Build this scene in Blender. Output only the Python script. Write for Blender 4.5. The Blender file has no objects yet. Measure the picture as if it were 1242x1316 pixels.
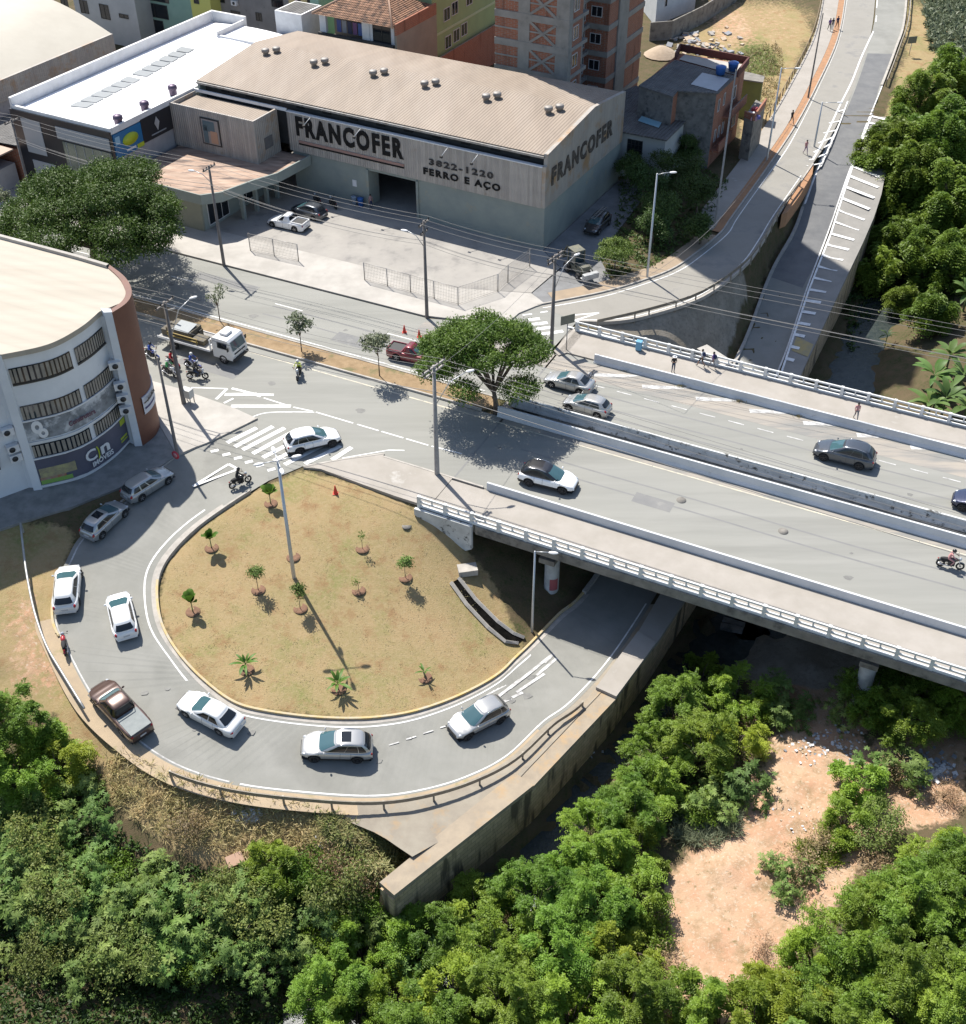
import bpy, bmesh, math, random
import numpy as np
from mathutils import Vector, Matrix, Euler
R = math.radians
sc = bpy.context.scene
col = sc.collection
# ---------------- camera, world, sun, exposure ----------------
HC, PITCH, FPX = 55.0, R(39.66), 1515.0
cam = bpy.data.cameras.new("camera"); camo = bpy.data.objects.new("camera", cam); col.objects.link(camo)
camo.location = (0, 0, HC); camo.rotation_euler = (R(90) - PITCH, 0, 0)
cam.sensor_fit = 'HORIZONTAL'; cam.sensor_width = 36; cam.lens = 36 * FPX / 1242
cam.clip_start = 0.5; cam.clip_end = 5000
sc.camera = camo
SUN_EL, SUN_AZ = R(56), R(121)                 # azimuth measured from +X
w = bpy.data.worlds.new("World"); sc.world = w; w.use_nodes = True
nt = w.node_tree; bg = nt.nodes['Background']
sky = nt.nodes.new('ShaderNodeTexSky'); sky.sky_type = 'NISHITA'; sky.sun_disc = False
sky.sun_elevation = SUN_EL; sky.sun_rotation = R(90) - SUN_AZ; sky.altitude = 300
sky.air_density = 1.0; sky.dust_density = 1.2
nt.links.new(sky.outputs[0], bg.inputs[0]); bg.inputs[1].default_value = 0.10
sl = bpy.data.lights.new("sun", 'SUN'); sl.energy = 4.6; sl.angle = R(0.5); sl.color = (1, .955, .88)
so = bpy.data.objects.new("sun", sl); col.objects.link(so)
sd = Vector((math.cos(SUN_AZ) * math.cos(SUN_EL), math.sin(SUN_AZ) * math.cos(SUN_EL), math.sin(SUN_EL)))
so.rotation_euler = sd.to_track_quat('Z', 'Y').to_euler(); so.location = (0, 60, 90)
sc.render.engine = 'CYCLES'
sc.view_settings.view_transform = 'Standard'; sc.view_settings.look = 'None'
sc.view_settings.gamma = 1; sc.view_settings.exposure = 0.78
# ---------------- geometry helpers ----------------
def at(px, py, z=0.0):
    a = (px - 621) / FPX; b = -(py - 658) / FPX
    c, s = math.cos(PITCH), math.sin(PITCH)
    d = Vector((a, c + b * s, -s + b * c)); t = (z - HC) / d.z
    return Vector((d.x * t, d.y * t, z))
def frame(deg):
    a = R(deg); u = Vector((math.cos(a), math.sin(a), 0)); n = Vector((-u.y, u.x, 0))
    return lambda U, N, z=0.0: u * U + n * N + Vector((0, 0, z))
BF = frame(-26.18); WF = frame(-28.55); BA = R(-26.18); WA = R(-28.55)

class MB:
    """collects shapes (in world or local coordinates) and links them as one mesh object"""
    def __init__(s): s.v = []; s.f = []; s.m = []; s.sm = []
    def face(s, pts, mi=0, smooth=False):
        n = len(s.v); s.v += [tuple(p) for p in pts]; s.f.append(tuple(range(n, n + len(pts)))); s.m.append(mi); s.sm.append(smooth)
    def add(s, vs, fs, mi=0, smooth=False):
        n = len(s.v); s.v += [tuple(p) for p in vs]
        for f in fs: s.f.append(tuple(i + n for i in f)); s.m.append(mi); s.sm.append(smooth)
    def box(s, c, d, rz=0.0, mi=0, top=1.0, M=None, rx=0.0, ry=0.0):
        x, y, z = d[0] / 2, d[1] / 2, d[2] / 2
        vs = [Vector((i * x * (top if k > 0 else 1), j * y * (top if k > 0 else 1), k * z)) for k in (-1, 1) for j in (-1, 1) for i in (-1, 1)]
        E = Euler((rx, ry, rz)).to_matrix()
        vs = [E @ p + Vector(c) for p in vs]
        if M: vs = [M @ p for p in vs]
        s.add(vs, [(0, 2, 3, 1), (4, 5, 7, 6), (0, 1, 5, 4), (2, 6, 7, 3), (0, 4, 6, 2), (1, 3, 7, 5)], mi)
    def prism(s, poly, z0, z1, mi=0, side=None):
        """poly: list of xy points (ccw); z0,z1 numbers or lists"""
        n = len(poly); Z0 = z0 if isinstance(z0, list) else [z0] * n; Z1 = z1 if isinstance(z1, list) else [z1] * n
        a = sum(poly[i][0] * poly[(i + 1) % n][1] - poly[(i + 1) % n][0] * poly[i][1] for i in range(n))
        idx = list(range(n)) if a > 0 else list(range(n))[::-1]
        P = [poly[i] for i in idx]; Z0 = [Z0[i] for i in idx]; Z1 = [Z1[i] for i in idx]
        vs = [(p[0], p[1], z) for p, z in zip(P, Z0)] + [(p[0], p[1], z) for p, z in zip(P, Z1)]
        s.add(vs, [tuple(range(n))[::-1], tuple(range(n, 2 * n))], mi)
        s.add(vs, [(i, (i + 1) % n, n + (i + 1) % n, n + i) for i in range(n)], mi if side is None else side)
    def tube(s, path, r, n=8, mi=0, r1=None, smooth=True, cap=True):
        path = [Vector(p) for p in path]; k = len(path); base = len(s.v); up = Vector((0, 0, 1))
        for i, p in enumerate(path):
            t = (path[min(i + 1, k - 1)] - path[max(i - 1, 0)]).normalized()
            a = t.cross(up)
            if a.length < .05: a = t.cross(Vector((0, 1, 0)))
            a.normalize(); b = t.cross(a).normalized()
            rr = r if r1 is None else r + (r1 - r) * i / max(1, k - 1)
            if isinstance(r, (list, tuple)): rr = r[i]
            for j in range(n):
                q = 2 * math.pi * j / n; s.v.append(tuple(p + a * math.cos(q) * rr + b * math.sin(q) * rr))
        for i in range(k - 1):
            for j in range(n):
                s.f.append((base + i * n + j, base + (i + 1) * n + j, base + (i + 1) * n + (j + 1) % n, base + i * n + (j + 1) % n)); s.m.append(mi); s.sm.append(smooth)
        if cap:
            s.f.append(tuple(base + j for j in range(n))); s.m.append(mi); s.sm.append(False)
            s.f.append(tuple(base + (k - 1) * n + j for j in range(n))[::-1]); s.m.append(mi); s.sm.append(False)
    def lathe(s, prof, n=16, c=(0, 0, 0), axis='Z', mi=0, smooth=True, M=None):
        base = len(s.v); k = len(prof)
        for r, z in prof:
            for j in range(n):
                q = 2 * math.pi * j / n
                p = Vector((r * math.cos(q), r * math.sin(q), z)) if axis == 'Z' else Vector((r * math.cos(q), z, r * math.sin(q)))
                p = p + Vector(c)
                s.v.append(tuple(M @ p if M else p))
        for i in range(k - 1):
            for j in range(n):
                f = (base + i * n + j, base + i * n + (j + 1) % n, base + (i + 1) * n + (j + 1) % n, base + (i + 1) * n + j)
                s.f.append(f if axis == 'Z' else f[::-1]); s.m.append(mi); s.sm.append(smooth)
    def ball(s, c, r, n=12, k=8, mi=0, M=None):
        r = r if isinstance(r, (tuple, list)) else (r, r, r)
        vs = []; fs = []
        for i in range(k + 1):
            t = math.pi * i / k
            for j in range(n):
                q = 2 * math.pi * j / n
                p = Vector((c[0] + r[0] * math.sin(t) * math.cos(q), c[1] + r[1] * math.sin(t) * math.sin(q), c[2] - r[2] * math.cos(t)))
                vs.append(M @ p if M else p)
        for i in range(k):
            for j in range(n): fs.append((i * n + j, i * n + (j + 1) % n, (i + 1) * n + (j + 1) % n, (i + 1) * n + j))
        s.add(vs, fs, mi, True)
    def strip(s, A, B, mi=0, smooth=False):
        """ribbon between two equal-length polylines A (left) and B (right)"""
        n = len(s.v); k = len(A)
        for a, b in zip(A, B): s.v.append(tuple(a)); s.v.append(tuple(b))
        for i in range(k - 1):
            s.f.append((n + 2 * i, n + 2 * i + 1, n + 2 * i + 3, n + 2 * i + 2)); s.m.append(mi); s.sm.append(smooth)
    def build(s, name, mats, parent=None, origin=None, rz=0.0, local=False):
        mats = mats if isinstance(mats, (list, tuple)) else [mats]
        me = bpy.data.meshes.new(name); V = s.v
        if not local:
            inv = None
            if parent is not None: inv = wm(parent).inverted()
            elif origin is not None: inv = (Matrix.Translation(Vector(origin)) @ Matrix.Rotation(rz, 4, 'Z')).inverted()
            if inv is not None: V = [tuple(inv @ Vector(p)) for p in s.v]
        me.from_pydata(V, [], s.f)
        for m in mats: me.materials.append(m)
        me.polygons.foreach_set('material_index', s.m); me.polygons.foreach_set('use_smooth', s.sm); me.update()
        o = bpy.data.objects.new(name, me); col.objects.link(o)
        if parent is not None: o.parent = parent
        elif origin is not None: o.location = origin; o.rotation_euler = (0, 0, rz)
        return o
def wm(o):
    m = Matrix.Translation(o.location) @ o.rotation_euler.to_matrix().to_4x4()
    return (wm(o.parent) @ m) if o.parent else m
def tag(o, label=None, cat=None, group=None, kind=None):
    if label: o['label'] = label
    if cat: o['category'] = cat
    if group: o['group'] = group
    if kind: o['kind'] = kind
    return o
def thing(name, label, cat, loc=(0, 0, 0), rz=0.0, group=None, rx=0.0, ry=0.0):
    o = bpy.data.objects.new(name, None); col.objects.link(o); o.empty_display_size = .3
    o.location = loc; o.rotation_euler = (rx, ry, rz)
    return tag(o, label, cat, group)
def struct(o): o['kind'] = 'structure'; return o
def copy_tree(o, parent=None):
    c = o.copy(); col.objects.link(c)
    if parent is not None: c.parent = parent
    for ch in [x for x in bpy.data.objects if x.parent == o]: copy_tree(ch, c)
    return c
def dup(o, label, loc=None, rz=None, scale=None, group=None):
    c = copy_tree(o); tag(c, label, None, group)
    if loc is not None: c.location = loc
    if rz is not None: c.rotation_euler = (c.rotation_euler[0], c.rotation_euler[1], rz)
    if scale is not None: c.scale = scale if isinstance(scale, tuple) else (scale,) * 3
    return c
def bev(o, wd=.02, seg=2, ang=35):
    m = o.modifiers.new('bevel', 'BEVEL'); m.width = wd; m.segments = seg; m.limit_method = 'ANGLE'; m.angle_limit = R(ang); return o
def text_mb(txt, size, M, depth=.03, bold=.0, sx=1.0, spacing=1.0, align='CENTER'):
    """solid lettering: returns an MB of the text mesh transformed by M"""
    cu = bpy.data.curves.new('lettering', 'FONT'); cu.body = txt; cu.size = size; cu.extrude = depth / 2; cu.offset = bold
    cu.align_x = align; cu.align_y = 'CENTER'; cu.space_character = spacing; cu.resolution_u = 3
    o = bpy.data.objects.new('lettering', cu); col.objects.link(o)
    dg = bpy.context.evaluated_depsgraph_get(); dg.update(); me = bpy.data.meshes.new_from_object(o.evaluated_get(dg))
    mb = MB(); S = Matrix.Diagonal((sx, 1, 1, 1))
    mb.add([M @ (S @ v.co) for v in me.vertices], [tuple(p.vertices) for p in me.polygons])
    bpy.data.objects.remove(o); bpy.data.meshes.remove(me)
    return mb
def wallM(p, a, tilt=0):
    """matrix placing text XY-plane on a vertical wall: text x along direction angle a, y up"""
    return Matrix.Translation(p) @ Matrix.Rotation(a, 4, 'Z') @ Matrix.Rotation(R(90), 4, 'X')
def cr(pts, k=6):
    """Catmull-Rom through points (Vectors)"""
    P = [Vector(p) for p in pts]; out = []
    for i in range(len(P) - 1):
        a, b, c, d = P[max(i - 1, 0)], P[i], P[i + 1], P[min(i + 2, len(P) - 1)]
        for j in range(k):
            t = j / k; out.append(.5 * ((2 * b) + (c - a) * t + (2 * a - 5 * b + 4 * c - d) * t * t + (3 * b - a - 3 * c + d) * t ** 3))
    out.append(P[-1]); return out
def pl(*q): return [at(*p) for p in q]
# ---------------- materials ----------------
MATS = {}
def mat(name, c1, c2=None, rough=.8, scale=1.0, bump=0.0, bscale=20.0, metal=0.0, detail=6, c3=None, s3=.15, t3=(.55, .7), stretch=None, spec=.5, coord='world', rnd=0.0, coat=0.0, lo=.35, hi=.65):
    m = bpy.data.materials.new(name); m.use_nodes = True; n = m.node_tree; L = n.links; b = n.nodes['Principled BSDF']
    b.inputs['Roughness'].default_value = rough; b.inputs['Metallic'].default_value = metal; b.inputs['Specular IOR Level'].default_value = spec
    b.inputs['Coat Weight'].default_value = coat; b.inputs['Coat Roughness'].default_value = .05
    c1 = tuple(c1) + (1,)
    if c2 is None and not rnd and not bump: b.inputs['Base Color'].default_value = c1; MATS[name] = m; return m
    if coord == 'world': src = n.nodes.new('ShaderNodeNewGeometry').outputs['Position']
    else: src = n.nodes.new('ShaderNodeTexCoord').outputs['Object']
    mp = n.nodes.new('ShaderNodeMapping'); L.new(src, mp.inputs[0])
    if stretch: mp.inputs['Rotation'].default_value = (0, 0, stretch[0]); mp.inputs['Scale'].default_value = stretch[1]
    out = None
    def noise(sc_, d=detail):
        t = n.nodes.new('ShaderNodeTexNoise'); t.inputs['Scale'].default_value = sc_; t.inputs['Detail'].default_value = d; t.inputs['Roughness'].default_value = .65
        L.new(mp.outputs[0], t.inputs[0]); return t.outputs[0]
    def mix(fac, a, bb):
        x = n.nodes.new('ShaderNodeMix'); x.data_type = 'RGBA'
        L.new(fac, x.inputs[0])
        for s_, i in ((a, 6), (bb, 7)):
            if isinstance(s_, tuple): x.inputs[i].default_value = s_
            else: L.new(s_, x.inputs[i])
        return x.outputs[2]
    def ramp(src_, a, c):
        r = n.nodes.new('ShaderNodeMapRange'); r.inputs[1].default_value = a; r.inputs[2].default_value = c; L.new(src_, r.inputs[0]); return r.outputs[0]
    out = c1
    if c2 is not None: out = mix(ramp(noise(scale), lo, hi), c1, tuple(c2) + (1,))
    if c3 is not None: out = mix(ramp(noise(s3, 8), t3[0], t3[1]), out, tuple(c3) + (1,))
    if rnd:
        oi = n.nodes.new('ShaderNodeObjectInfo'); hs = n.nodes.new('ShaderNodeHueSaturation')
        r = n.nodes.new('ShaderNodeMapRange'); r.inputs[3].default_value = 1 - rnd; r.inputs[4].default_value = 1 + rnd; L.new(oi.outputs['Random'], r.inputs[0])
        L.new(r.outputs[0], hs.inputs['Value']);
        if isinstance(out, tuple): hs.inputs['Color'].default_value = out
        else: L.new(out, hs.inputs['Color'])
        out = hs.outputs[0]
    if isinstance(out, tuple): b.inputs['Base Color'].default_value = out
    else: L.new(out, b.inputs['Base Color'])
    if bump:
        bp = n.nodes.new('ShaderNodeBump'); bp.inputs['Strength'].default_value = 1; bp.inputs['Distance'].default_value = bump
        L.new(noise(bscale), bp.inputs['Height']); L.new(bp.outputs[0], b.inputs['Normal'])
    MATS[name] = m; return m
def stripes(m, direction, period, depth, colors=None, axis='world'):
    """adds a corrugated bump (and optional colour variation) along a horizontal direction angle, or 'z'"""
    n = m.node_tree; L = n.links; b = n.nodes['Principled BSDF']
    g = n.nodes.new('ShaderNodeNewGeometry'); dt = n.nodes.new('ShaderNodeVectorMath'); dt.operation = 'DOT_PRODUCT'
    L.new(g.outputs['Position'], dt.inputs[0]); dt.inputs[1].default_value = (0, 0, 1) if direction == 'z' else (math.cos(direction), math.sin(direction), 0)
    mu = n.nodes.new('ShaderNodeMath'); mu.operation = 'MULTIPLY'; mu.inputs[1].default_value = 2 * math.pi / period; L.new(dt.outputs['Value'], mu.inputs[0])
    si = n.nodes.new('ShaderNodeMath'); si.operation = 'SINE'; L.new(mu.outputs[0], si.inputs[0])
    bp = n.nodes.new('ShaderNodeBump'); bp.inputs['Distance'].default_value = depth; L.new(si.outputs[0], bp.inputs['Height'])
    old = b.inputs['Normal'].links
    if old: L.new(old[0].from_socket, bp.inputs['Normal'])
    L.new(bp.outputs[0], b.inputs['Normal'])
    if colors:
        fr = n.nodes.new('ShaderNodeMath'); fr.operation = 'SNAP'; fr.inputs[1].default_value = colors[0]; L.new(dt.outputs['Value'], fr.inputs[0])
        wn = n.nodes.new('ShaderNodeTexWhiteNoise'); wn.noise_dimensions = '1D'; L.new(fr.outputs[0], wn.inputs['W'])
        r = n.nodes.new('ShaderNodeMapRange'); r.inputs[3].default_value = 1 - colors[1]; r.inputs[4].default_value = 1 + colors[1]; L.new(wn.outputs['Value'], r.inputs[0])
        hs = n.nodes.new('ShaderNodeHueSaturation'); L.new(r.outputs[0], hs.inputs['Value'])
        bl = b.inputs['Base Color'].links
        if bl: L.new(bl[0].from_socket, hs.inputs['Color'])
        else: hs.inputs['Color'].default_value = b.inputs['Base Color'].default_value
        L.new(hs.outputs[0], b.inputs['Base Color'])
    return m
def brickmat(name, c1, c2, mortar, sx=1.0, rough=.9, bw=.4, rh=.2, dirt=(.1, .09, .08), t3=(.55, .75)):
    """brick/block pattern on walls: u = horizontal run, v = height"""
    m = bpy.data.materials.new(name); m.use_nodes = True; n = m.node_tree; L = n.links; b = n.nodes['Principled BSDF']; b.inputs['Roughness'].default_value = rough
    g = n.nodes.new('ShaderNodeNewGeometry'); sp = n.nodes.new('ShaderNodeSeparateXYZ'); L.new(g.outputs['Position'], sp.inputs[0])
    ad = n.nodes.new('ShaderNodeMath'); ad.operation = 'ADD'; L.new(sp.outputs[0], ad.inputs[0]); L.new(sp.outputs[1], ad.inputs[1])
    cb = n.nodes.new('ShaderNodeCombineXYZ'); L.new(ad.outputs[0], cb.inputs[0]); L.new(sp.outputs[2], cb.inputs[1])
    br = n.nodes.new('ShaderNodeTexBrick'); L.new(cb.outputs[0], br.inputs[0]); br.inputs['Scale'].default_value = 1.0
    br.inputs['Color1'].default_value = c1 + (1,); br.inputs['Color2'].default_value = c2 + (1,); br.inputs['Mortar'].default_value = mortar + (1,)
    br.inputs['Mortar Size'].default_value = .015; br.inputs['Brick Width'].default_value = bw; br.inputs['Row Height'].default_value = rh
    t = n.nodes.new('ShaderNodeTexNoise'); t.inputs['Scale'].default_value = .9; t.inputs['Detail'].default_value = 8; mp = n.nodes.new('ShaderNodeMapping'); mp.inputs['Scale'].default_value = (1.4, 1.4, .22); L.new(g.outputs['Position'], mp.inputs[0]); L.new(mp.outputs[0], t.inputs[0])
    r = n.nodes.new('ShaderNodeMapRange'); r.inputs[1].default_value = t3[0]; r.inputs[2].default_value = t3[1]; L.new(t.outputs[0], r.inputs[0])
    x = n.nodes.new('ShaderNodeMix'); x.data_type = 'RGBA'; L.new(r.outputs[0], x.inputs[0]); L.new(br.outputs[0], x.inputs[6]); x.inputs[7].default_value = dirt + (1,)
    L.new(x.outputs[2], b.inputs['Base Color']); MATS[name] = m; return m
def leafmat(name, c1, c2, rough=.5, rnd=.25, trans=.3, scale=.6):
    m = bpy.data.materials.new(name); m.use_nodes = True; n = m.node_tree; L = n.links; b = n.nodes['Principled BSDF']
    b.inputs['Roughness'].default_value = rough; b.inputs['Specular IOR Level'].default_value = .25
    g = n.nodes.new('ShaderNodeNewGeometry'); t = n.nodes.new('ShaderNodeTexNoise'); t.inputs['Scale'].default_value = scale; t.inputs['Detail'].default_value = 3
    L.new(g.outputs['Position'], t.inputs[0])
    at_ = n.nodes.new('ShaderNodeAttribute'); at_.attribute_name = 'lv'
    r = n.nodes.new('ShaderNodeMapRange'); r.inputs[1].default_value = .3; r.inputs[2].default_value = .7; L.new(t.outputs[0], r.inputs[0])
    ad = n.nodes.new('ShaderNodeMath'); ad.operation = 'ADD'; L.new(r.outputs[0], ad.inputs[0]); L.new(at_.outputs['Fac'], ad.inputs[1])
    ml = n.nodes.new('ShaderNodeMath'); ml.operation = 'MULTIPLY'; ml.inputs[1].default_value = .5; L.new(ad.outputs[0], ml.inputs[0])
    x = n.nodes.new('ShaderNodeMix'); x.data_type = 'RGBA'; L.new(ml.outputs[0], x.inputs[0]); x.inputs[6].default_value = c1 + (1,); x.inputs[7].default_value = c2 + (1,)
    oi = n.nodes.new('ShaderNodeObjectInfo'); rr = n.nodes.new('ShaderNodeMapRange'); rr.inputs[3].default_value = 1 - rnd; rr.inputs[4].default_value = 1 + rnd; L.new(oi.outputs['Random'], rr.inputs[0])
    hs = n.nodes.new('ShaderNodeHueSaturation'); L.new(rr.outputs[0], hs.inputs['Value']); L.new(x.outputs[2], hs.inputs['Color'])
    hu = n.nodes.new('ShaderNodeMath'); hu.operation = 'MULTIPLY_ADD'; hu.inputs[1].default_value = -.13 * rnd; hu.inputs[2].default_value = .5 + .02 * rnd; fr = n.nodes.new('ShaderNodeMath'); fr.operation = 'FRACT'; m7 = n.nodes.new('ShaderNodeMath'); m7.operation = 'MULTIPLY'; m7.inputs[1].default_value = 7.3; L.new(oi.outputs['Random'], m7.inputs[0]); L.new(m7.outputs[0], fr.inputs[0]); L.new(fr.outputs[0], hu.inputs[0]); L.new(hu.outputs[0], hs.inputs['Hue'])
    L.new(hs.outputs[0], b.inputs['Base Color'])
    tr = n.nodes.new('ShaderNodeBsdfTranslucent'); L.new(hs.outputs[0], tr.inputs[0])
    mx = n.nodes.new('ShaderNodeMixShader'); mx.inputs[0].default_value = trans; L.new(b.outputs[0], mx.inputs[1]); L.new(tr.outputs[0], mx.inputs[2])
    L.new(mx.outputs[0], n.nodes['Material Output'].inputs[0]); MATS[name] = m; return m
asphalt = mat('asphalt', (.225, .224, .202), (.262, .259, .235), .9, .35, .004, 60, c3=(.18, .179, .162), s3=.25, t3=(.5, .78), stretch=(-BA, (.12, 1.3, 1)))
asphalt_new = mat('asphalt_new', (.235, .222, .195), (.27, .255, .225), .9, .3, .004, 60, c3=(.14, .14, .142), s3=.3, t3=(.55, .75))
asphalt_loop = mat('asphalt_loop', (.215, .213, .19), (.25, .246, .222), .9, .4, .004, 60, c3=(.175, .173, .155), s3=.18, t3=(.5, .72))
paint_w = mat('road_paint', (.72, .72, .70), (.42, .41, .40), .7, 2.5, lo=.45, hi=.8)
paint_worn = mat('worn_road_paint', (.6, .6, .58), (.30, .29, .28), .8, 1.5, lo=.35, hi=.65)
concrete = mat('concrete', (.40, .37, .33), (.30, .28, .25), .9, .5, .004, 30, c3=(.5, .47, .42), s3=.25)
conc_pale = mat('pale_concrete', (.42, .395, .36), (.33, .31, .28), .9, .4, .003, 30, c3=(.33, .31, .28), s3=.7, t3=(.6, .8))
conc_walk = mat('walkway_concrete', (.345, .315, .28), (.285, .26, .225), .9, .35, .003, 30, c3=(.46, .44, .41), s3=.35, t3=(.62, .75))
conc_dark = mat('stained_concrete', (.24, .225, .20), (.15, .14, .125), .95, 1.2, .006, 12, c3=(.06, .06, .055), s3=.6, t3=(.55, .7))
stone_walk = mat('slate_paving', (.26, .255, .24), (.17, .17, .16), .9, 1.0, .004, 12)
kerb_y = mat('ochre_kerb', (.50, .36, .14), (.42, .38, .30), .9, 1.2)
kerb_c = mat('kerb_concrete', (.42, .39, .35), (.3, .28, .25), .9, 1.5)
white_wall = mat('whitewash', (.60, .61, .62), (.50, .52, .53), .8, .5, c3=(.42, .42, .41), s3=1.2, t3=(.62, .75))
white_old = mat('peeling_whitewash', (.60, .61, .60), (.44, .45, .44), .85, .9, c3=(.09, .09, .085), s3=1.6, t3=(.56, .64))
rail_w = mat('painted_railing', (.70, .71, .70), (.58, .58, .56), .8, 1.5, c3=(.4, .38, .34), s3=2, t3=(.62, .75))
stonew = brickmat('stone_block_wall', (.58, .43, .27), (.44, .33, .20), (.18, .14, .10), bw=.9, rh=.4, dirt=(.13, .10, .065), t3=(.52, .62))
dark_metal = mat('galvanised_steel', (.36, .36, .36), (.24, .22, .2), .55, 2, metal=.5)
rusty = mat('rusty_steel', (.22, .17, .13), (.13, .08, .05), .8, 3, metal=.3)
pole_c = mat('pole_concrete', (.34, .32, .30), (.26, .245, .23), .9, 2, coord='obj')
pole_s = mat('pole_steel', (.48, .49, .50), None, .4, metal=.6)
wood_dark = mat('dark_pole_concrete', (.20, .18, .165), (.14, .125, .115), .9, 2, coord='obj')
wire_m = mat('cable', (.22, .21, .2), None, .6)
black = mat('black_rubber', (.015, .015, .016), None, .8)
glass_d = mat('dark_glass', (.014, .018, .023), None, .05, spec=.5)
glass_b = mat('tinted_glass', (.03, .05, .06), None, .05, spec=.7)
ramp_c = mat('ramp_shoulder_concrete', (.27, .255, .23), (.22, .21, .19), .9, .6)
# ---------------- road surfaces: control lines (world points) ----------------
LS = [((345,618,0),(330,538,0)),((322,632,0),(273,566,0)),((290,653,-.1),(227,586,-.1)),((258,676,-.3),(185,622,-.2)),((232,700,-.6),(142,656,-.4)),
 ((212,726,-.9),(103,690,-.7)),((204,751,-1.2),(86,719,-.9)),((206,787,-1.5),(70,757,-1.2)),((216,816,-1.8),(66,795,-1.5)),((238,848,-2.1),(78,827,-1.8)),
 ((267,877,-2.5),(118,902,-2.4)),((300,901,-2.8),(175,956,-2.9)),((335,912,-3.1),(230,990,-3.2)),((400,921,-3.6),(304,1012,-3.6)),((463,923,-4),(400,1024,-4.1)),
 ((518,917,-4.4),(481,1028,-4.5)),((564,904,-4.7),(543,1020,-4.8)),((606,886,-5),(600,1003,-5.1)),((640,866,-5.3),(652,976,-5.3)),((662,845,-5.5),(700,932,-5.5)),
 ((680,828,-5.6),(737,905,-5.6)),((717,790,-5.8),(790,846,-5.8)),((760,747,-6),(848,757,-6)),((16.2,81),(20.8,79),-5.9),((945,462,-5.5),(1002,476,-5.5)),
 ((988,355,-4.3),(1038,372,-4.3)),((1018,300,-3),(1065,300,-3)),((1032,262,-2),(1078,262,-2)),((1046,223,-1),(1090,228,-1)),((1060,190,-.45),(1104,190,-.5)),((1076,160,-.15),(1114,162,-.2)),((1097,115,0),(1135,110,0)),((1115,60,0),(1153,62,0)),((1125,20,0),(1164,25,0)),((1128,-50,0),(1170,-50,0)),((1132,-120,0),(1178,-120,0))]
LI, LO = [], []
for q in LS:
    if len(q) == 3: LI.append(Vector((q[0][0], q[0][1], q[2]))); LO.append(Vector((q[1][0], q[1][1], q[2])))
    else: LI.append(at(*q[0])); LO.append(at(*q[1]))
K = 6
li, lo_ = cr(LI, K), cr(LO, K)
UL = cr(pl((691,393,0),(773,377,0),(828,361,0),(866,346,0),(894,327,0),(927,300,0),(942,279,0),(985,219,0),(1022,164,0),(1050,112,0),(1077,52,0),(1087,0,0),(1092,-50,0),(1096,-120,0)), K)
UR = cr(pl((742,413,0),(790,413,0),(834,405,0),(902,382,0),(955,343,0),(980,310,0),(1000,275,0),(1040,217,0),(1060,188,0),(1080,152,0),(1105,95,0),(1122,30,0),(1128,-50,0),(1132,-120,0)), K)
for i, p in enumerate(UR):                         # past the gore both roads share one surface
    if p.y > li[28 * K].y: p.z = 0
_S = []
for a, b in zip(li, lo_):
    for t in (0, .25, .5, .75, 1): _S.append(tuple(a.lerp(b, t)))
_S = np.array(_S)
def loop_z(x, y):
    d = ((_S[:, :2] - (x, y)) ** 2).sum(1); i = np.argsort(d)[:5]; w_ = 1 / (d[i] + .02); return float((_S[i, 2] * w_).sum() / w_.sum())
def atl(px, py, dz=0.0):
    z = -3.0
    for _ in range(12):
        p = at(px, py, z + dz); z = .5 * z + .5 * loop_z(p.x, p.y)
    return at(px, py, z + dz)
# ---------------- terrain ----------------
def axis(a, b, st, far, m):
    c = list(np.arange(a, b + .01, st)); s_ = st; x = b; up = []
    while x < far: s_ *= 1.35; x += s_; up.append(x)
    s_ = st; x = a; dn = []
    while x > m: s_ *= 1.35; x -= s_; dn.append(x)
    return np.array(dn[::-1] + c + up)
gx, gy = axis(-58, 62, .6, 1500, -1500), axis(20, 150, .6, 2500, -400)
NX, NY = len(gx), len(gy)
XX, YY = np.meshgrid(gx, gy)
def inpoly(poly, X=None, Y=None):
    X = XX if X is None else X; Y = YY if Y is None else Y
    r = np.zeros(X.shape, bool); n = len(poly)
    for i in range(n):
        x1, y1 = poly[i][0], poly[i][1]; x2, y2 = poly[(i + 1) % n][0], poly[(i + 1) % n][1]
        if y1 == y2: continue
        c = ((y1 > Y) != (y2 > Y)) & (X < (x2 - x1) * (Y - y1) / (y2 - y1) + x1); r ^= c
    return r
Z = np.full(XX.shape, np.nan)
def near(v, A): i = np.clip(np.searchsorted(A, v), 1, len(A) - 1); return np.where(v - A[i - 1] < A[i] - v, i - 1, i)
def setpts(P):
    P = np.array([tuple(p) for p in P]); Z[near(P[:, 1], gy), near(P[:, 0], gx)] = P[:, 2]
def densify(P, st=.3):
    out = []
    for a, b in zip(P[:-1], P[1:]):
        a, b = Vector(a), Vector(b); k = max(1, int((b - a).length / st)); out += [a.lerp(b, i / k) for i in range(k)]
    return out + [Vector(P[-1])]
def line(*q): setpts(densify([at(*p) for p in q]))
def pts(*q): setpts([at(*p) for p in q])
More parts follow.
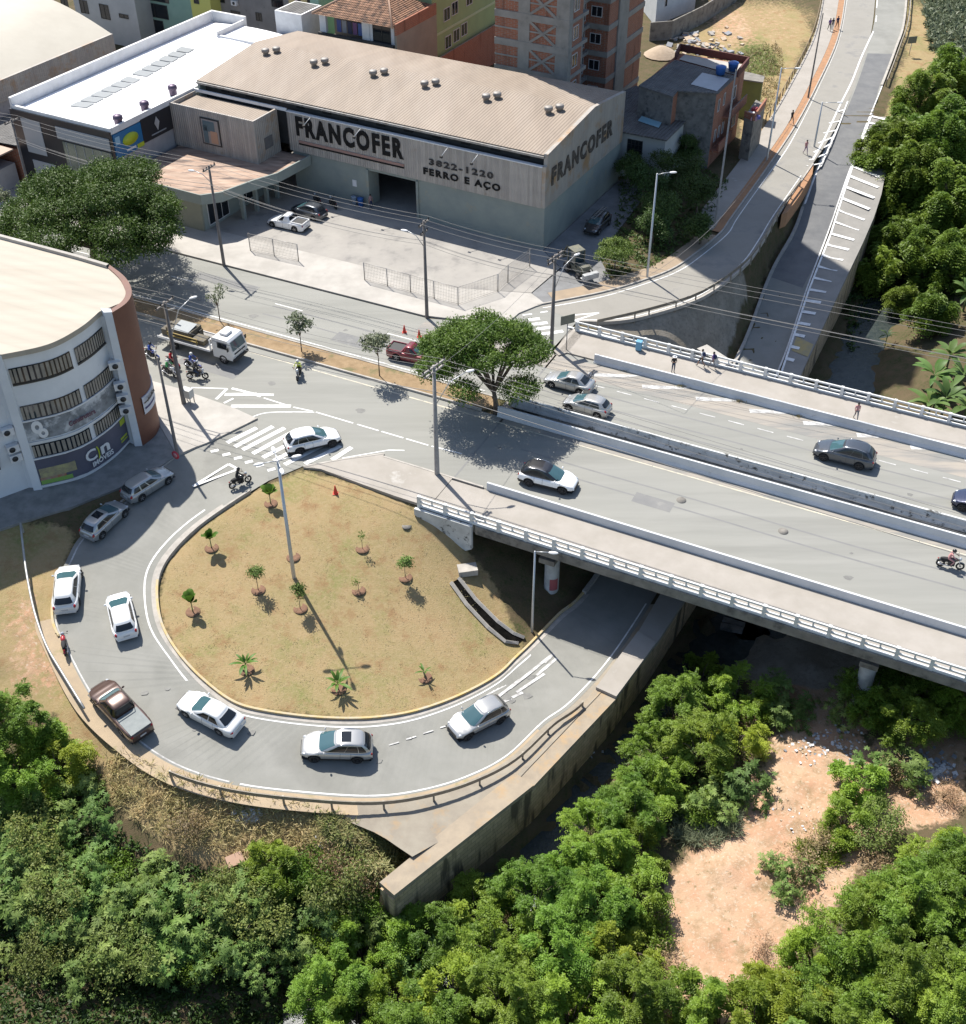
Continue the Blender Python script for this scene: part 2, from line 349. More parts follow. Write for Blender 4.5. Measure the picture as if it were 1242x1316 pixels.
# far terrain and river side
setpts([Vector((x, y, z)) for x, y, z in ((1400, -300, -3), (-1400, -300, -6), (1400, 1500, 3), (300, 20, -5), (-300, 20, -8), (0, -300, -8), (90, 60, -5), (90, 90, -5), (75, 130, -2.5), (80, 150, -1), (120, 200, 0))])
pts((1180,400,-7.2),(1200,480,-7),(1242,420,-6.3),(1242,300,-4),(1210,215,-2.2),(1242,100,-.8),(1190,60,-.5),(1180,120,-.6),(1180,280,-5.5),(1165,200,-2.5),(1140,170,-.8),(1150,230,-4),
 (1020,940,-6.8),(1000,1030,-6.5),(930,1120,-6.8),(1100,1050,-6.2),(1240,960,-6),(1242,1100,-5.8),(1100,1250,-6),(900,1300,-7),(1242,1316,-5.5),(1050,850,-7),(1150,900,-6.5),
 (40,760,-1.0),(0,720,-.5),(0,800,-1.5),(30,850,-2.2),(0,880,-3),(100,950,-3.3),(0,950,-5),(100,1030,-5.5),(200,1010,-3.9),(0,1100,-8),(150,1130,-7.5),(330,1060,-5),(420,1060,-4.6),(480,1060,-4.8),
 (300,1150,-7),(440,1110,-6),(420,1180,-8),(470,1150,-6.5),(200,1250,-9.2),(0,1280,-9.4),(400,1290,-9.6))
setpts([BF(u_, n_, -6.3) for u_ in (8, 20, 35, 60) for n_ in (58, 70, 86)])
pts((500,1108,-4.75),(492,1118,-4.9),(480,1112,-4.95),(440,1075,-4.7),(505,1125,-4.95))
# plateau carrying the avenue, the yards and the town
plateau = [at(*p) for p in ((0,682,0),(93,655,0),(140,652,0),(182,620,0),(227,586,0),(345,618,0),(390,602,0),(412,603,0),(469,624,0),(508,638,0))] + [BF(-34.2, 58.4), BF(-31.6, 58.4), BF(-31.6, 86.4), BF(-33.5, 86.6)] \
  + [p for p in UR if p.y < 124 ] + [p for p in lo_ if p.y > 136] + [Vector((800, 1200, 0)), Vector((-1500, 2500, 0)), Vector((-1500, 20, 0)), Vector((-90, 60, 0)), at(-100, 700, 0)]
ip = inpoly(plateau)
Z[ip] = -.06
Z[(YY > 230) & (XX < 100)] = -.06
for w__, h__ in ((.9, .1), (2.4, 1.3)): setpts([q for q in (p + Vector((-.9 * w__, .42 * w__, h__)) for p in densify(li[24 * K - 3:26 * K + 2], .4)) if min((Vector((q.x - r.x, q.y - r.y, 0))).length for r in UR) > 3.2])
# creek bed and banks
creek = cr([at(1150,345,-9.3), at(1128,400,-9.4), at(1092,500,-9.4), BF(-5.5,80,-9.4), BF(-9,68,-9.4), at(957,792,-9.4), at(880,868,-9.4), at(800,925,-9.4), at(735,1000,-9.5), at(690,1085,-9.6), at(600,1200,-9.8), at(470,1300,-10), at(300,1390,-10.2)], 6)
nrm = [Vector((-(creek[min(i+1,len(creek)-1)]-creek[max(i-1,0)]).y, (creek[min(i+1,len(creek)-1)]-creek[max(i-1,0)]).x, 0)).normalized() for i in range(len(creek))]
# retaining wall top: outer edge and inner edge
WO = [at(*p) for p in ((505,1150,-4.7),(684,1009,-5.0),(790,897,-5.3),(842,827,-5.4),(881,768,-5.5))] + [Vector((23.8, 78, -5.4))] + [at(*p) for p in ((1027,484,-5.2),(1070,392,-4.2),(1108,312,-2.9),(1122,280,-2.2),(1132,250,-1.2),(1138,218,-.75),(1141,185,-.4),(1140,150,-.12))]
WI = [at(*p) for p in ((488,1135,-4.7),(662,994,-5.0),(766,886,-5.3),(820,814,-5.4),(853,757,-5.5))] + [Vector((20.9, 79, -5.4))] + [at(*p) for p in ((1005,478,-5.2),(1040,373,-4.2),(1068,301,-2.9),(1080,263,-1.9),(1092,227,-.98),(1098,208,-.72),(1107,184,-.42),(1120,150,-.12))]
wo, wi = densify(WO, .3), densify(WI, .3)
for off, dz in ((4.0, 1.4), (2.6, .5)):
    for sgn in (-1, 1): setpts([Vector((p.x + q.x * off * sgn, p.y + q.y * off * sgn, p.z + dz)) for p, q in zip(creek, nrm) ])
cw = []
for p, q in zip(creek, nrm):
    for t in np.linspace(-2.0, 2.0, 9): cw.append(Vector((p.x + q.x * t, p.y + q.y * t, p.z - .25)))
setpts(densify([Vector((p.x + .7, p.y - .7, -8.9)) for p in WO[:-2]], .3))
setpts(cw)
wsamp = []
for j in range(len(WO) - 1):
    for s_ in np.linspace(0, 1, 60) if j < 8 else ():
        a, b = WI[j].lerp(WI[j + 1], s_), WO[j].lerp(WO[j + 1], s_)
        for t in np.linspace(.15, 1.12, 10): wsamp.append(Vector((*a.lerp(b, t)[:2], -9.0 if t > .3 else a.z - .5)))
setpts(wsamp)
# abutment, loop road bed
setpts(densify([BF(-31.3, 58, -1.4), BF(-31.3, 86, -1.4)]))
bed = []
for i in range(len(li) - 1):
    for s_ in (0, .5):
        a, b = li[i].lerp(li[i + 1], s_), lo_[i].lerp(lo_[i + 1], s_); k = max(2, int((b - a).length / .35))
        for t in range(-1, k + 2): p = a.lerp(b, t / k); bed.append(p - Vector((0, 0, .06 if t < 0 or t > k else .14)))
setpts(bed)
fixed = ~np.isnan(Z)
# fill: coarse inverse-distance start then relaxation
fy, fx = np.where(fixed); sel = np.random.RandomState(1).choice(len(fy), min(1500, len(fy)), False)
cx, cy, cz = gx[fx[sel]], gy[fy[sel]], Z[fy[sel], fx[sel]]
uy, ux = np.where(~fixed)
for c0 in range(0, len(uy), 4000):
    yy, xx = uy[c0:c0 + 4000], ux[c0:c0 + 4000]
    d = (gx[xx][:, None] - cx) ** 2 + (gy[yy][:, None] - cy) ** 2; w_ = 1 / (d + .01) ** 2; Z[yy, xx] = (w_ * cz).sum(1) / w_.sum(1)
F = ~fixed; F[0] = F[-1] = False; F[:, 0] = F[:, -1] = False
for _ in range(260):
    A = Z.copy(); A[1:-1, 1:-1] = .25 * (Z[2:, 1:-1] + Z[:-2, 1:-1] + Z[1:-1, 2:] + Z[1:-1, :-2]); Z[F] = A[F]
def gz(x, y):
    i = int(np.clip(np.searchsorted(gx, x) - 1, 0, NX - 2)); j = int(np.clip(np.searchsorted(gy, y) - 1, 0, NY - 2))
    a = (x - gx[i]) / (gx[i + 1] - gx[i]); b = (y - gy[j]) / (gy[j + 1] - gy[j])
    return float((Z[j, i] * (1 - a) + Z[j, i + 1] * a) * (1 - b) + (Z[j + 1, i] * (1 - a) + Z[j + 1, i + 1] * a) * b)
def atg(px, py, dz=0.0):
    z = -2.0
    for _ in range(25):
        p = at(px, py, z + dz); z = .6 * z + .4 * gz(p.x, p.y)
    return at(px, py, z + dz)
# cover masks
def pm(z, *q): return inpoly([at(x, y, z) for x, y in q])
dry = np.zeros(XX.shape); grn = np.zeros(XX.shape); dirt = np.zeros(XX.shape); pav = np.zeros(XX.shape)
island = [p for p in li if p.y < at(680,828,-5.6).y + 30 and p.x < 6][K:] 
isl = inpoly([at(390,602), at(469,624), at(540,650)] + [atg(600,700), atg(640,760), atg(672,830)] + [p for p in li[K:20 * K]][::-1])
dry[isl] = 1
dry[pm(-1.3, (-60,690),(0,690),(100,690),(80,760),(70,830),(120,905),(230,985),(300,1010),(160,985),(90,960),(60,900),(0,890),(-60,890))] = .85
dry[pm(-4.8, (130,955),(225,985),(400,1030),(520,1075),(505,1125),(430,1130),(350,1115),(250,1095),(150,1040))] = 1
dirt[pm(-1.3, (0,770),(55,760),(70,830),(110,905),(60,880),(0,860))] = .55
dirt[pm(-6.6, (1010,930),(1060,940),(1130,960),(1242,900),(1242,1050),(1130,1080),(1090,1140),(1040,1200),(980,1280),(930,1340),(820,1340),(800,1290),(850,1200),(850,1120),(930,1050),(960,1000))] = 1
dirt[pm(-7, (960,850),(1120,870),(1200,900),(1100,950),(1000,940))] = .9; pav[pm(-7.5, (960,780),(1060,800),(1240,880),(1240,930),(1120,890),(985,880),(940,850))] = 1  # second polygon paints the bank under the bridge paler to lift its shade
dirt[pm(0, (880,110),(960,60),(1050,0),(1070,0),(1010,130),(960,250),(930,300),(905,320),(900,250),(940,200))] = .25
dry[pm(0, (850,80),(900,30),(960,0),(1065,0),(985,170),(950,200),(955,120),(900,70))] = 1
dirt[pm(0, (880,30),(940,0),(1030,0),(1000,40),(930,50))] = .8
grn[pm(0, (930,70),(1000,50),(1010,90),(950,110))] = 1
dry[pm(-.8, (1130,180),(1160,80),(1170,0),(1242,0),(1242,130),(1180,160),(1150,200))] = 1; dry[pm(-3, (1080,260),(1150,180),(1190,200),(1130,300))] = .9
pav[pm(-1, (745,424),(960,352),(975,330),(945,400),(930,470),(800,440))] = 1
pav[pm(-4.6, (400,1030),(545,1030),(680,1000),(530,1120),(521,1096),(481,1070),(400,1040))] = 1
def blur(a, k=1):
    for _ in range(k):
        b = a.copy(); b[1:-1, 1:-1] = (a[1:-1, 1:-1] * 2 + a[2:, 1:-1] + a[:-2, 1:-1] + a[1:-1, 2:] + a[1:-1, :-2]) / 6; a = b
    return a
dry, dirt, grn, pav = blur(dry, 2), blur(dirt, 3), blur(grn, 4), blur(pav, 1)
rs = np.random.RandomState(3)
rough = (dry < .3) & (pav < .1) & ~ip & F
Z[rough] += rs.uniform(-.18, .18, Z.shape)[rough]
gidx = np.arange(NX * NY).reshape(NY, NX)
quads = np.stack([gidx[:-1, :-1], gidx[:-1, 1:], gidx[1:, 1:], gidx[1:, :-1]], -1).reshape(-1, 4)
me = bpy.data.meshes.new('ground'); me.from_pydata(np.stack([XX, YY, Z], -1).reshape(-1, 3).tolist(), [], quads.tolist())
ca = me.color_attributes.new('cover', 'FLOAT_COLOR', 'POINT'); ca.data.foreach_set('color', np.stack([dry, grn, dirt, pav], -1).reshape(-1).astype(np.float32))
me.polygons.foreach_set('use_smooth', [True] * len(quads))
gm = bpy.data.materials.new('ground_cover'); gm.use_nodes = True; n_ = gm.node_tree; L_ = n_.links; b_ = n_.nodes['Principled BSDF']; b_.inputs['Roughness'].default_value = .95; b_.inputs['Specular IOR Level'].default_value = .1
geo = n_.nodes.new('ShaderNodeNewGeometry')
def gno(s, d=7, lo=.4, hi=.6):
    t = n_.nodes.new('ShaderNodeTexNoise'); t.inputs['Scale'].default_value = s; t.inputs['Detail'].default_value = d; t.inputs['Roughness'].default_value = .68; L_.new(geo.outputs['Position'], t.inputs[0])
    r = n_.nodes.new('ShaderNodeMapRange'); r.inputs[1].default_value = lo; r.inputs[2].default_value = hi; L_.new(t.outputs[0], r.inputs[0]); return r.outputs[0]
def gmix(f, a, b):
    x = n_.nodes.new('ShaderNodeMix'); x.data_type = 'RGBA'
    L_.new(f, x.inputs[0]) if not isinstance(f, float) else setattr(x.inputs[0], 'default_value', f)
    for s_, i in ((a, 6), (b, 7)):
        if isinstance(s_, tuple): x.inputs[i].default_value = s_ + (1,)
        else: L_.new(s_, x.inputs[i])
    return x.outputs[2]
vc = n_.nodes.new('ShaderNodeAttribute'); vc.attribute_name = 'cover'; sx = n_.nodes.new('ShaderNodeSeparateColor'); L_.new(vc.outputs['Color'], sx.inputs[0])
def thr(sock, nz, w=.35):
    a = n_.nodes.new('ShaderNodeMath'); a.operation = 'MULTIPLY_ADD'; L_.new(nz, a.inputs[0]); a.inputs[1].default_value = w; L_.new(sock, a.inputs[2])
    r = n_.nodes.new('ShaderNodeMapRange'); r.inputs[1].default_value = .5 + w / 2 - .12; r.inputs[2].default_value = .5 + w / 2 + .12; L_.new(a.outputs[0], r.inputs[0]); return r.outputs[0]
base = gmix(gno(.8), (.12, .09, .055), (.06, .07, .028)); base = gmix(gno(5, 5), base, (.11, .085, .05))
drygrass = gmix(gno(.3, 8, .38, .62), (.325, .235, .125), (.26, .21, .10)); drygrass = gmix(gno(.16, 6, .52, .68), drygrass, (.18, .19, .065)); drygrass = gmix(gno(4, 6, .4, .8), drygrass, (.34, .26, .15)); drygrass = gmix(gno(.7, 8, .52, .70), drygrass, (.25, .155, .08))
soil = gmix(gno(.3), (.45, .31, .205), (.43, .255, .16)); soil = gmix(gno(.9, 9, .48, .66), soil, (.27, .19, .11)); soil = gmix(gno(5, 6, .54, .7), soil, (.50, .42, .33)); soil = gmix(gno(1.6, 8, .6, .72), soil, (.12, .12, .05))
pave = gmix(gno(.6), (.33, .29, .235), (.25, .22, .175)); pave = gmix(gno(3, 6, .5, .7), pave, (.20, .175, .14))
green = gmix(gno(3), (.07, .10, .025), (.13, .14, .05))
o1 = gmix(thr(sx.outputs[0], gno(2.5, 6, .3, .7)), base, drygrass)
o2 = gmix(thr(sx.outputs[2], gno(1.5, 7, .3, .7), .6), o1, soil); o3 = gmix(thr(sx.outputs[1], gno(2, 6, .3, .7)), o2, green); o4 = gmix(thr(vc.outputs['Alpha'], gno(2, 6, .3, .7), .15), o3, pave)
L_.new(o4, b_.inputs['Base Color'])
bp_ = n_.nodes.new('ShaderNodeBump'); bp_.inputs['Distance'].default_value = .05; L_.new(gno(9, 8, 0, 1), bp_.inputs['Height']); L_.new(bp_.outputs[0], b_.inputs['Normal'])
me.materials.append(gm); go = bpy.data.objects.new('ground', me); struct(go); col.objects.link(go)
# ---------------- water ----------------
water = mat('creek_water', (.025, .035, .035), (.05, .06, .055), .25, 1.5, .04, 6, spec=.35)
m = MB(); m.strip([p + q * 2.6 - Vector((0, 0, -.12)) for p, q in zip(creek, nrm)], [p - q * 2.6 - Vector((0, 0, -.12)) for p, q in zip(creek, nrm)], smooth=True); struct(m.build('water', water))
# ---------------- roads ----------------
def rect(m, u0, u1, n0, n1, z, mi=0, f=BF): m.face([f(u0, n0, z), f(u1, n0, z), f(u1, n1, z), f(u0, n1, z)], mi)
m = MB(); rect(m, -150, 62, 62.1, 71.05, 0); rect(m, -150, 62, 73.3, 82.15, 0)
struct(m.build('avenue', asphalt))
m = MB(); m.face([BF(-53, 62.5, -.003), at(318,533,-.003), at(330,538,-.003), at(345,618,-.003), at(390,599,-.003), at(494,583,-.003), BF(-38, 62.5, -.003)])
m.face([BF(-46, 82.15), BF(-33.4, 82.15), at(716,458), at(709,450), at(725,432), at(742,413), at(691,393), at(668,402), at(652,418)]); struct(m.build('junction_paving', asphalt))
m = MB(); m.strip([p.copy() for p in lo_], [p.copy() for p in li]); struct(m.build('loop_road', asphalt_loop))
m = MB(); z4 = Vector((0, 0, .006)); m.strip([p + z4 for p in UR], [p + z4 for p in UL]); struct(m.build('side_street', asphalt_new))
def offs(P, w):
    out = []
    for i, p in enumerate(P): d = P[min(i + 1, len(P) - 1)] - P[max(i - 1, 0)]; out.append(p + Vector((-d.y, d.x, 0)).normalized() * w)
    return out
def across(A, B, w0, w1):
    """strip between offsets w0..w1 metres from line A towards line B"""
    a, b = [], []
    for p, q in zip(A, B):
        d = (q - p); Ln = d.length; a.append(p + d * (w0 / Ln)); b.append(p + d * (w1 / Ln))
    return a, b
def lift(P, z): return [p + Vector((0, 0, z)) for p in P]
# new dark surfacing patch on the lower road and sandy strip by the far barrier
m = MB(); a, b = across(li[25 * K:32 * K], lo_[25 * K:32 * K], .3, 3.9); m.strip(lift(b, .009), lift(a, .009)); struct(m.build('road_patch', mat('patched_asphalt', (.12, .122, .125), (.16, .16, .158), .9, .6)))
dust = mat('dusty_asphalt', (.33, .295, .25), (.25, .235, .215), .95, .5, c3=(.2, .2, .19), s3=.25, t3=(.5, .65), stretch=(-BA, (.3, 2.5, 1)))
m = MB(); rect(m, -46, 62, 79.3, 81.6, .005); rect(m, -33.5, 62, 70.35, 70.8, .005); struct(m.build('road_shoulder', dust))
m = MB(); a, b = across(li[2 * K:22 * K], lo_[2 * K:22 * K], .12, .55); m.strip(lift(b, .012), lift(a, .012)); struct(m.build('road_gutter', kerb_c))
m = MB(); a = offs(lo_[8 * K:19 * K], .12); b = offs(lo_[8 * K:19 * K], -1.1); m.strip(lift(b, -.03), lift(a, .008)); m.f = [f[::-1] for f in m.f]; struct(m.build('dusty_verge', mat('dusty_verge', (.40, .31, .205), (.33, .26, .18), .95, .9, .02, 12, c3=(.24, .22, .10), s3=.7, t3=(.56, .7))))
# repairs, tyre marks and joints
tm = MB()
for n_, u0, u1 in ((66.3, -30, 58), (67.75, -30, 58), (64.1, 5, 58), (76.0, -60, 50), (77.6, -60, 50), (74.9, -30, 20)):
    A = [BF(u_, n_ + .15 * math.sin(u_ * .09) + .06 * math.sin(u_ * .31), .004) for u_ in np.arange(u0, u1, 2)]; tm.strip(A, [p + Vector((.044, .09, 0)) * 1.6 for p in A])
struct(tm.build('tyre_marks', mat('tyre_dark', (.175, .174, .17), (.205, .203, .196), .85, .8)))
pt = MB()
for u_, n_, a_, b_ in ((-52, 75, 5, 1.6), (-70, 79, 7, 1.2), (-20, 65.5, 3, 1.2), (-62, 66, 6, 1.4), (14, 76, 4, 1.5), (-88, 77, 9, 1.1), (6, 68.6, 5, .9)): rect(pt, u_, u_ + a_, n_, n_ + b_, .0045)
st_ = MB(); rs_ = random.Random(8)
for i in range(46):
    if i < 30: p = BF(rs_.uniform(-85, 40), rs_.choice((67, 64.2, 75.4, 77.2)) + rs_.uniform(-.3, .3), .0055)
    else: k_ = rs_.randrange(8 * K, 20 * K); p = li[k_].lerp(lo_[k_], rs_.uniform(.3, .6)) + Vector((0, 0, .012))
    r_ = rs_.uniform(.12, .45); st_.face([p + Vector((r_ * math.cos(a) * rs_.uniform(.7, 1.3), r_ * .8 * math.sin(a) * rs_.uniform(.7, 1.3), 0)) for a in np.linspace(0, 5.6, 9)])
struct(st_.build('oil_stains', mat('oil_stain', (.13, .128, .12), (.18, .178, .165), .7, 3)))
struct(pt.build('road_patch', mat('road_repair', (.17, .17, .168), (.20, .198, .19), .9, .8, c3=(.24, .235, .22), s3=.9)))
jt = MB(); rect(jt, -33.1, -32.95, 62.2, 71, .005); rect(jt, -33.1, -32.95, 73.3, 81.8, .005); struct(jt.build('expansion_joint', MATS['tyre_dark']))
# kerbs
def kerb(name, P, w=.16, h=.14, m_=kerb_c, side=1):
    mb = MB(); Q = []
    for i, p in enumerate(P):
        t = (P[min(i + 1, len(P) - 1)] - P[max(i - 1, 0)]); q = Vector((-t.y, t.x, 0)).normalized() * side; Q.append(p + q * w)
    T0, T1 = lift(P, h), lift(Q, h); D0, D1 = lift(P, -.2), lift(Q, -.2)
    for A, B in ((D0, T0), (T0, T1), (T1, D1)): mb.strip(A, B)
    if side > 0:
        mb.f = [f[::-1] for f in mb.f]
    mb.face([D0[0], T0[0], T1[0], D1[0]]); mb.face([D0[-1], D1[-1], T1[-1], T0[-1]])
    return struct(mb.build(name, m_))
kerb('kerb', li[K:6 * K], side=-1); kerb('kerb', li[6 * K - 1:22 * K], m_=kerb_y, side=-1, h=.16)
kerb('kerb', li[22 * K - 1:27 * K], side=-1, w=.3, h=.3)
kerb('kerb', lo_[0:4 * K], side=1); kerb('kerb', lo_[7 * K:9 * K], side=1, m_=kerb_y)
kerb('kerb', UL[:13 * K], side=1); kerb('kerb', UR[:7 * K + 2], side=-1)
kerb('kerb', [p for p in lo_[31 * K:]], side=1, w=.3)
kerb('kerb', densify(pl((494,583.5,0),(440,591,0),(390,600,0)), 1.5), side=1)
kerb('kerb', densify([BF(-30.5, 62.15), BF(-39.1, 62.15)], 2), side=1)
# ---------------- markings ----------------
mk = MB(); mw = MB()
NB = [0]
def bar(mb, a, b, wdt, f=at, z=.008, f1=None):
    NB[0] += 1; z += (NB[0] % 9) * .0009
    A, B = (f(*a), f(*b)); A = A + Vector((0, 0, z)); B = B + Vector((0, 0, z)); d = (B - A); q = Vector((-d.y, d.x, 0)).normalized() * wdt / 2; mb.face([A - q, B - q, B + q, A + q])
def bl(mb, P, wdt, z=.008):
    NB[0] += 1; z += (NB[0] % 9) * .0009
    P = lift(P, z); Q = []; S = []
    for i, p in enumerate(P):
        t = (P[min(i + 1, len(P) - 1)] - P[max(i - 1, 0)]); q = Vector((-t.y, t.x, 0)).normalized() * wdt / 2; Q.append(p + q); S.append(p - q)
    mb.strip(S, Q)
    mb.f = [f_ if True else f_ for f_ in mb.f]
cream = MB()
for u0 in range(-150, 60, 10): rect(cream, u0, u0 + 9.95, 70.15, 70.3, .01)
rect(mk, -150, -36, 70.25, 70.38, .01) if False else None
for u0 in range(-150, -36, 6): rect(mk, u0, u0 + 5.9, 73.75, 73.87, .008)
for u0 in (-120, -108, -96, -84, -72, -60, -48): rect(mk, u0, u0 + 3, 78.2, 78.3, .008)
for p, q in (((300,499),(376,523)), ((376,523),(404,529)), ((404,529),(458,545)), ((458,545),(553,573)), ((553,573),(597,584))):
    A, B = at(*p), at(*q); L0 = (B - A).length; k = max(1, int(L0 / 2.1))
    for i in range(k): bl(mk, [A.lerp(B, (i + .04) / k), A.lerp(B, (i + .93) / k)], .13)
for p, q, w_ in (((246,498),(292,499.5),.14), ((292,499.5),(278,513),.25), ((298,499),(330,507),.25), ((289,507),(330,506.5),.4), ((297,522),(374,522),.4), ((300,512),(288,518),.2), ((330,507),(352,507.5),.3)): bar(mk, p, q, w_)
bl(mk, cr(pl((312,541.5),(340,531),(380,529.5),(404,530)), 5), .12)
for p, q in (((292,569),(330,550)), ((302,574),(351,548)), ((312,578),(366,550)), ((325,583),(380,553)), ((338,588),(392,560)), ((352,592),(406,564.5)), ((366,597),(422,569)), ((392,596),(438,573)), ((427,591),(452,575))): bar(mk, p, q, .42)
for p in ((276,579.5),(291,584),(306,588.5),(320,593.5),(334,598),(349,603.5)): bar(mk, (p[0] - 5, p[1] + 1.2), (p[0] + 5, p[1] - 1.2), .32)
for p, q in (((248,625),(294,596.5)), ((294,596.5),(306,603)), ((306,603),(248,625))): bar(mk, p, q, .22)
bl(mk, cr(pl((388,608.5),(358,618),(330,634)), 4) if False else pl((440,589),(500,578.5),(520,579)), .12)
a, b = across(li[2 * K + 3:10 * K], lo_[2 * K + 3:10 * K], 1.0, 1.14); mk.strip(lift(b, .012), lift(a, .012))
a, b = across(li[10 * K + 2:20 * K], lo_[10 * K + 2:20 * K], .75, .87); mk.strip(lift(b, .012), lift(a, .012))
a, b = across(lo_[8 * K:13 * K], li[8 * K:13 * K], .25, .36); mw.strip(lift(a, .012), lift(b, .012)); a, b = across(lo_[13 * K:22 * K], li[13 * K:22 * K], .25, .36); mk.strip(lift(a, .012), lift(b, .012))
a, b = across(lo_[3 * K:7 * K], li[3 * K:7 * K], .3, .42); mw.strip(lift(a, .012), lift(b, .012))
def lbar(mb, p, q, w_): A, B = atl(*p), atl(*q); bl(mb, [A, B], w_, .014)
for k_, (p, q) in enumerate((((625,893),(650,880)), ((640,896),(668,874)), ((655,885),(690,858)), ((664,890),(700,866)), ((672,872),(708,843)), ((690,868),(716,846)), ((700,852),(712,840)), ((648,902),(672,890)))): lbar(mw, p, q, .22)
for i in range(5): lbar(mw, (500 + 22 * i, 958 - 7.5 * i), (513 + 22 * i, 954 - 7.5 * i), .1)
for i in range(8):
    x0, y0 = 767 + 69 * (i - .15), 482.5 + 15.6 * (i - .15); A = at(x0, y0 + 1, 0); B = at(x0 + 74, y0 + 2.5, 0)
    d = (B - A); q = Vector((-d.y, d.x, 0)).normalized(); A.z = B.z = .013; mw.face([A - q * .28, A.lerp(B, .6) - q * .32, B, A + q * .28][::1])
for u0 in np.arange(-31, 60, 2.4): rect(mw, u0, u0 + 1.3, 78.55, 78.67, .012)
for p, q in (((679,411),(694,409.5)), ((684,417),(704,414.5)), ((690,423),(712,420)), ((696,429.5),(724,425.5))): bar(mk, p, q, .45)
for p, q in (((672,405),(684,403.5)), ((695,401.5),(704,400)), ((738,412),(770,402)), ((770,402),(736,405)), ((736,405),(738,412))): bar(mk, p, q, .2)
a, b = across(UL, UR, .55, .66); mk.strip(lift(b, .012), lift(a, .012))
a, b = across(UR[:7 * K], UL[:7 * K], .35, .46); mk.strip(lift(a, .012), lift(b, .012))
# lines on the far roads
C1 = cr(pl((1045,205),(1060,178),(1080,135),(1095,105),(1108,72),(1123,40)), 5)
bl(mk, [p + Vector((0, 0, .012)) for p in C1], .2)
bar(mk, (1126,28), (1127,20), .15, z=.02); bar(mk, (1127,10), (1128,0), .15, z=.02)
G0 = cr(pl((1036,216),(1046,196),(1062,165),(1080,135)), 5); 
GR = cr([at(1055,214,-.6), at(1068,185,-.1), at(1078,162,0), at(1090,130,0)], 5)
a, b = across(li[27 * K:30 * K], lo_[27 * K:30 * K], .15, .35); mk.strip(lift(b, .014), lift(a, .014))
bl(mk, GR, .16, .03)
for i in range(1, 14, 2): bl(mk, [G0[i] + Vector((0, 0, .02)), GR[i] + Vector((0, 0, .02))], .24, .02)
a, b = across(lo_[24 * K - 4:34 * K], li[24 * K - 4:34 * K], .30, .46)
S0 = [p for p in a]
R0, R1 = across(lo_[24 * K - 8:34 * K], li[24 * K - 8:34 * K], .0, .16)
mk.strip(lift(R0, .014), lift(R1, .014))
# ladder hatching on the right shoulder
shl_i = lo_[24 * K - 8:31 * K]
# ---------------- paved shoulder / wall top handled with the wall ----------------
struct(mk.build('road_markings', paint_w)); struct(mw.build('worn_road_markings', paint_worn)); struct(cream.build('edge_line', mat('cream_paint', (.55, .5, .38), (.36, .34, .3), .8, 2)))
# ---------------- pavements (sheets with a real step) ----------------
def slab(name, poly, m_, z1=.12, z0=-.12):
    mb = MB(); mb.prism([(p.x, p.y) for p in poly], z0, z1); return struct(mb.build(name, m_))
bcurve = pl((204,545),(195,530),(188,505),(170,470),(120,440))
slab('corner_pavement', pl((228,586),(273,566.5),(330,539),(301,525.5),(232,501),(196,491)) + [BF(-75, 62.0), BF(-75, 58)] + pl((150,500),(204,545)), conc_pale)
slab('pavement', pl((0,682),(29,672),(93,653),(154,628),(205,601),(227.6,586.2),(203.6,545.2),(150,510),(-60,540),(-200,650),(-200,735)), stone_walk, .11)
slab('island_footway', pl((390,602),(412,604),(469,625),(508,639)) + [BF(-33.6, 58.2), BF(-33.05, 58.2), BF(-33.05, 61.98), BF(-39.1, 61.98)] + pl((494,584.8),(440,592.5)), conc_walk, .12)
slab('far_pavement', [BF(-150, 82.3), BF(-46.5, 82.3), at(650,419), at(667,403.5), at(689,394.5), at(700,391), at(683,378), BF(-46.5, 88), BF(-150, 88)], conc_pale, .12)
yard = mat('yard_concrete', (.33, .31, .28), (.26, .245, .225), .9, .25, .004, 30, c3=(.19, .18, .17), s3=.5, t3=(.55, .75))
slab('yard', [BF(-46.5, 88.05), BF(-150, 88.05), BF(-150, 125), BF(-90, 125), WF(-46, 116), WF(-46, 97), at(720,345), at(683,377)], yard, .08)
slab('driveway', pl((684,377.5),(700,391.5),(772,376),(790,370),(770,330),(830,250),(800,215)) + [WF(-45.9, 117), WF(-45.9, 97)] + pl((722,345.5)), mat('old_driveway', (.22, .22, .22), (.15, .15, .15), .95, .5), .06)
slab('corner_footway', [at(744,417), at(726.5,435), at(712,452), at(718,458), BF(-32.2, 82.3), BF(-32.2, 85.7), at(747,428)], conc_walk, .12)
# strips beside the side street
def band(name, i0, i1, w0, w1, m_, z):
    A = UL[i0:i1]; P, Q = [], []
    for i, p in enumerate(A):
        t = (UL[min(i0 + i + 1, len(UL) - 1)] - UL[max(i0 + i - 1, 0)]); q = Vector((-t.y, t.x, 0)).normalized(); P.append(p + q * w0); Q.append(p + q * w1)
    mb = MB(); mb.strip(lift(P, z), lift(Q, z)); mb.strip(lift(P, -.1), lift(P, z)); mb.strip(lift(Q, z), lift(Q, -.1)); struct(mb.build(name, m_))
red_soil = mat('red_soil', (.38, .20, .10), (.28, .16, .09), .95, 1.5)
band('verge', 5 * K, 13 * K, .17, 1.0, red_soil, .1); band('footpath', 5 * K, 13 * K, 1.0, 3.4, conc_walk, .13)
band('footpath', 2, 5 * K, .17, 1.8, mat('earth_path', (.33, .25, .17), (.27, .21, .15), .95, 1), .1)
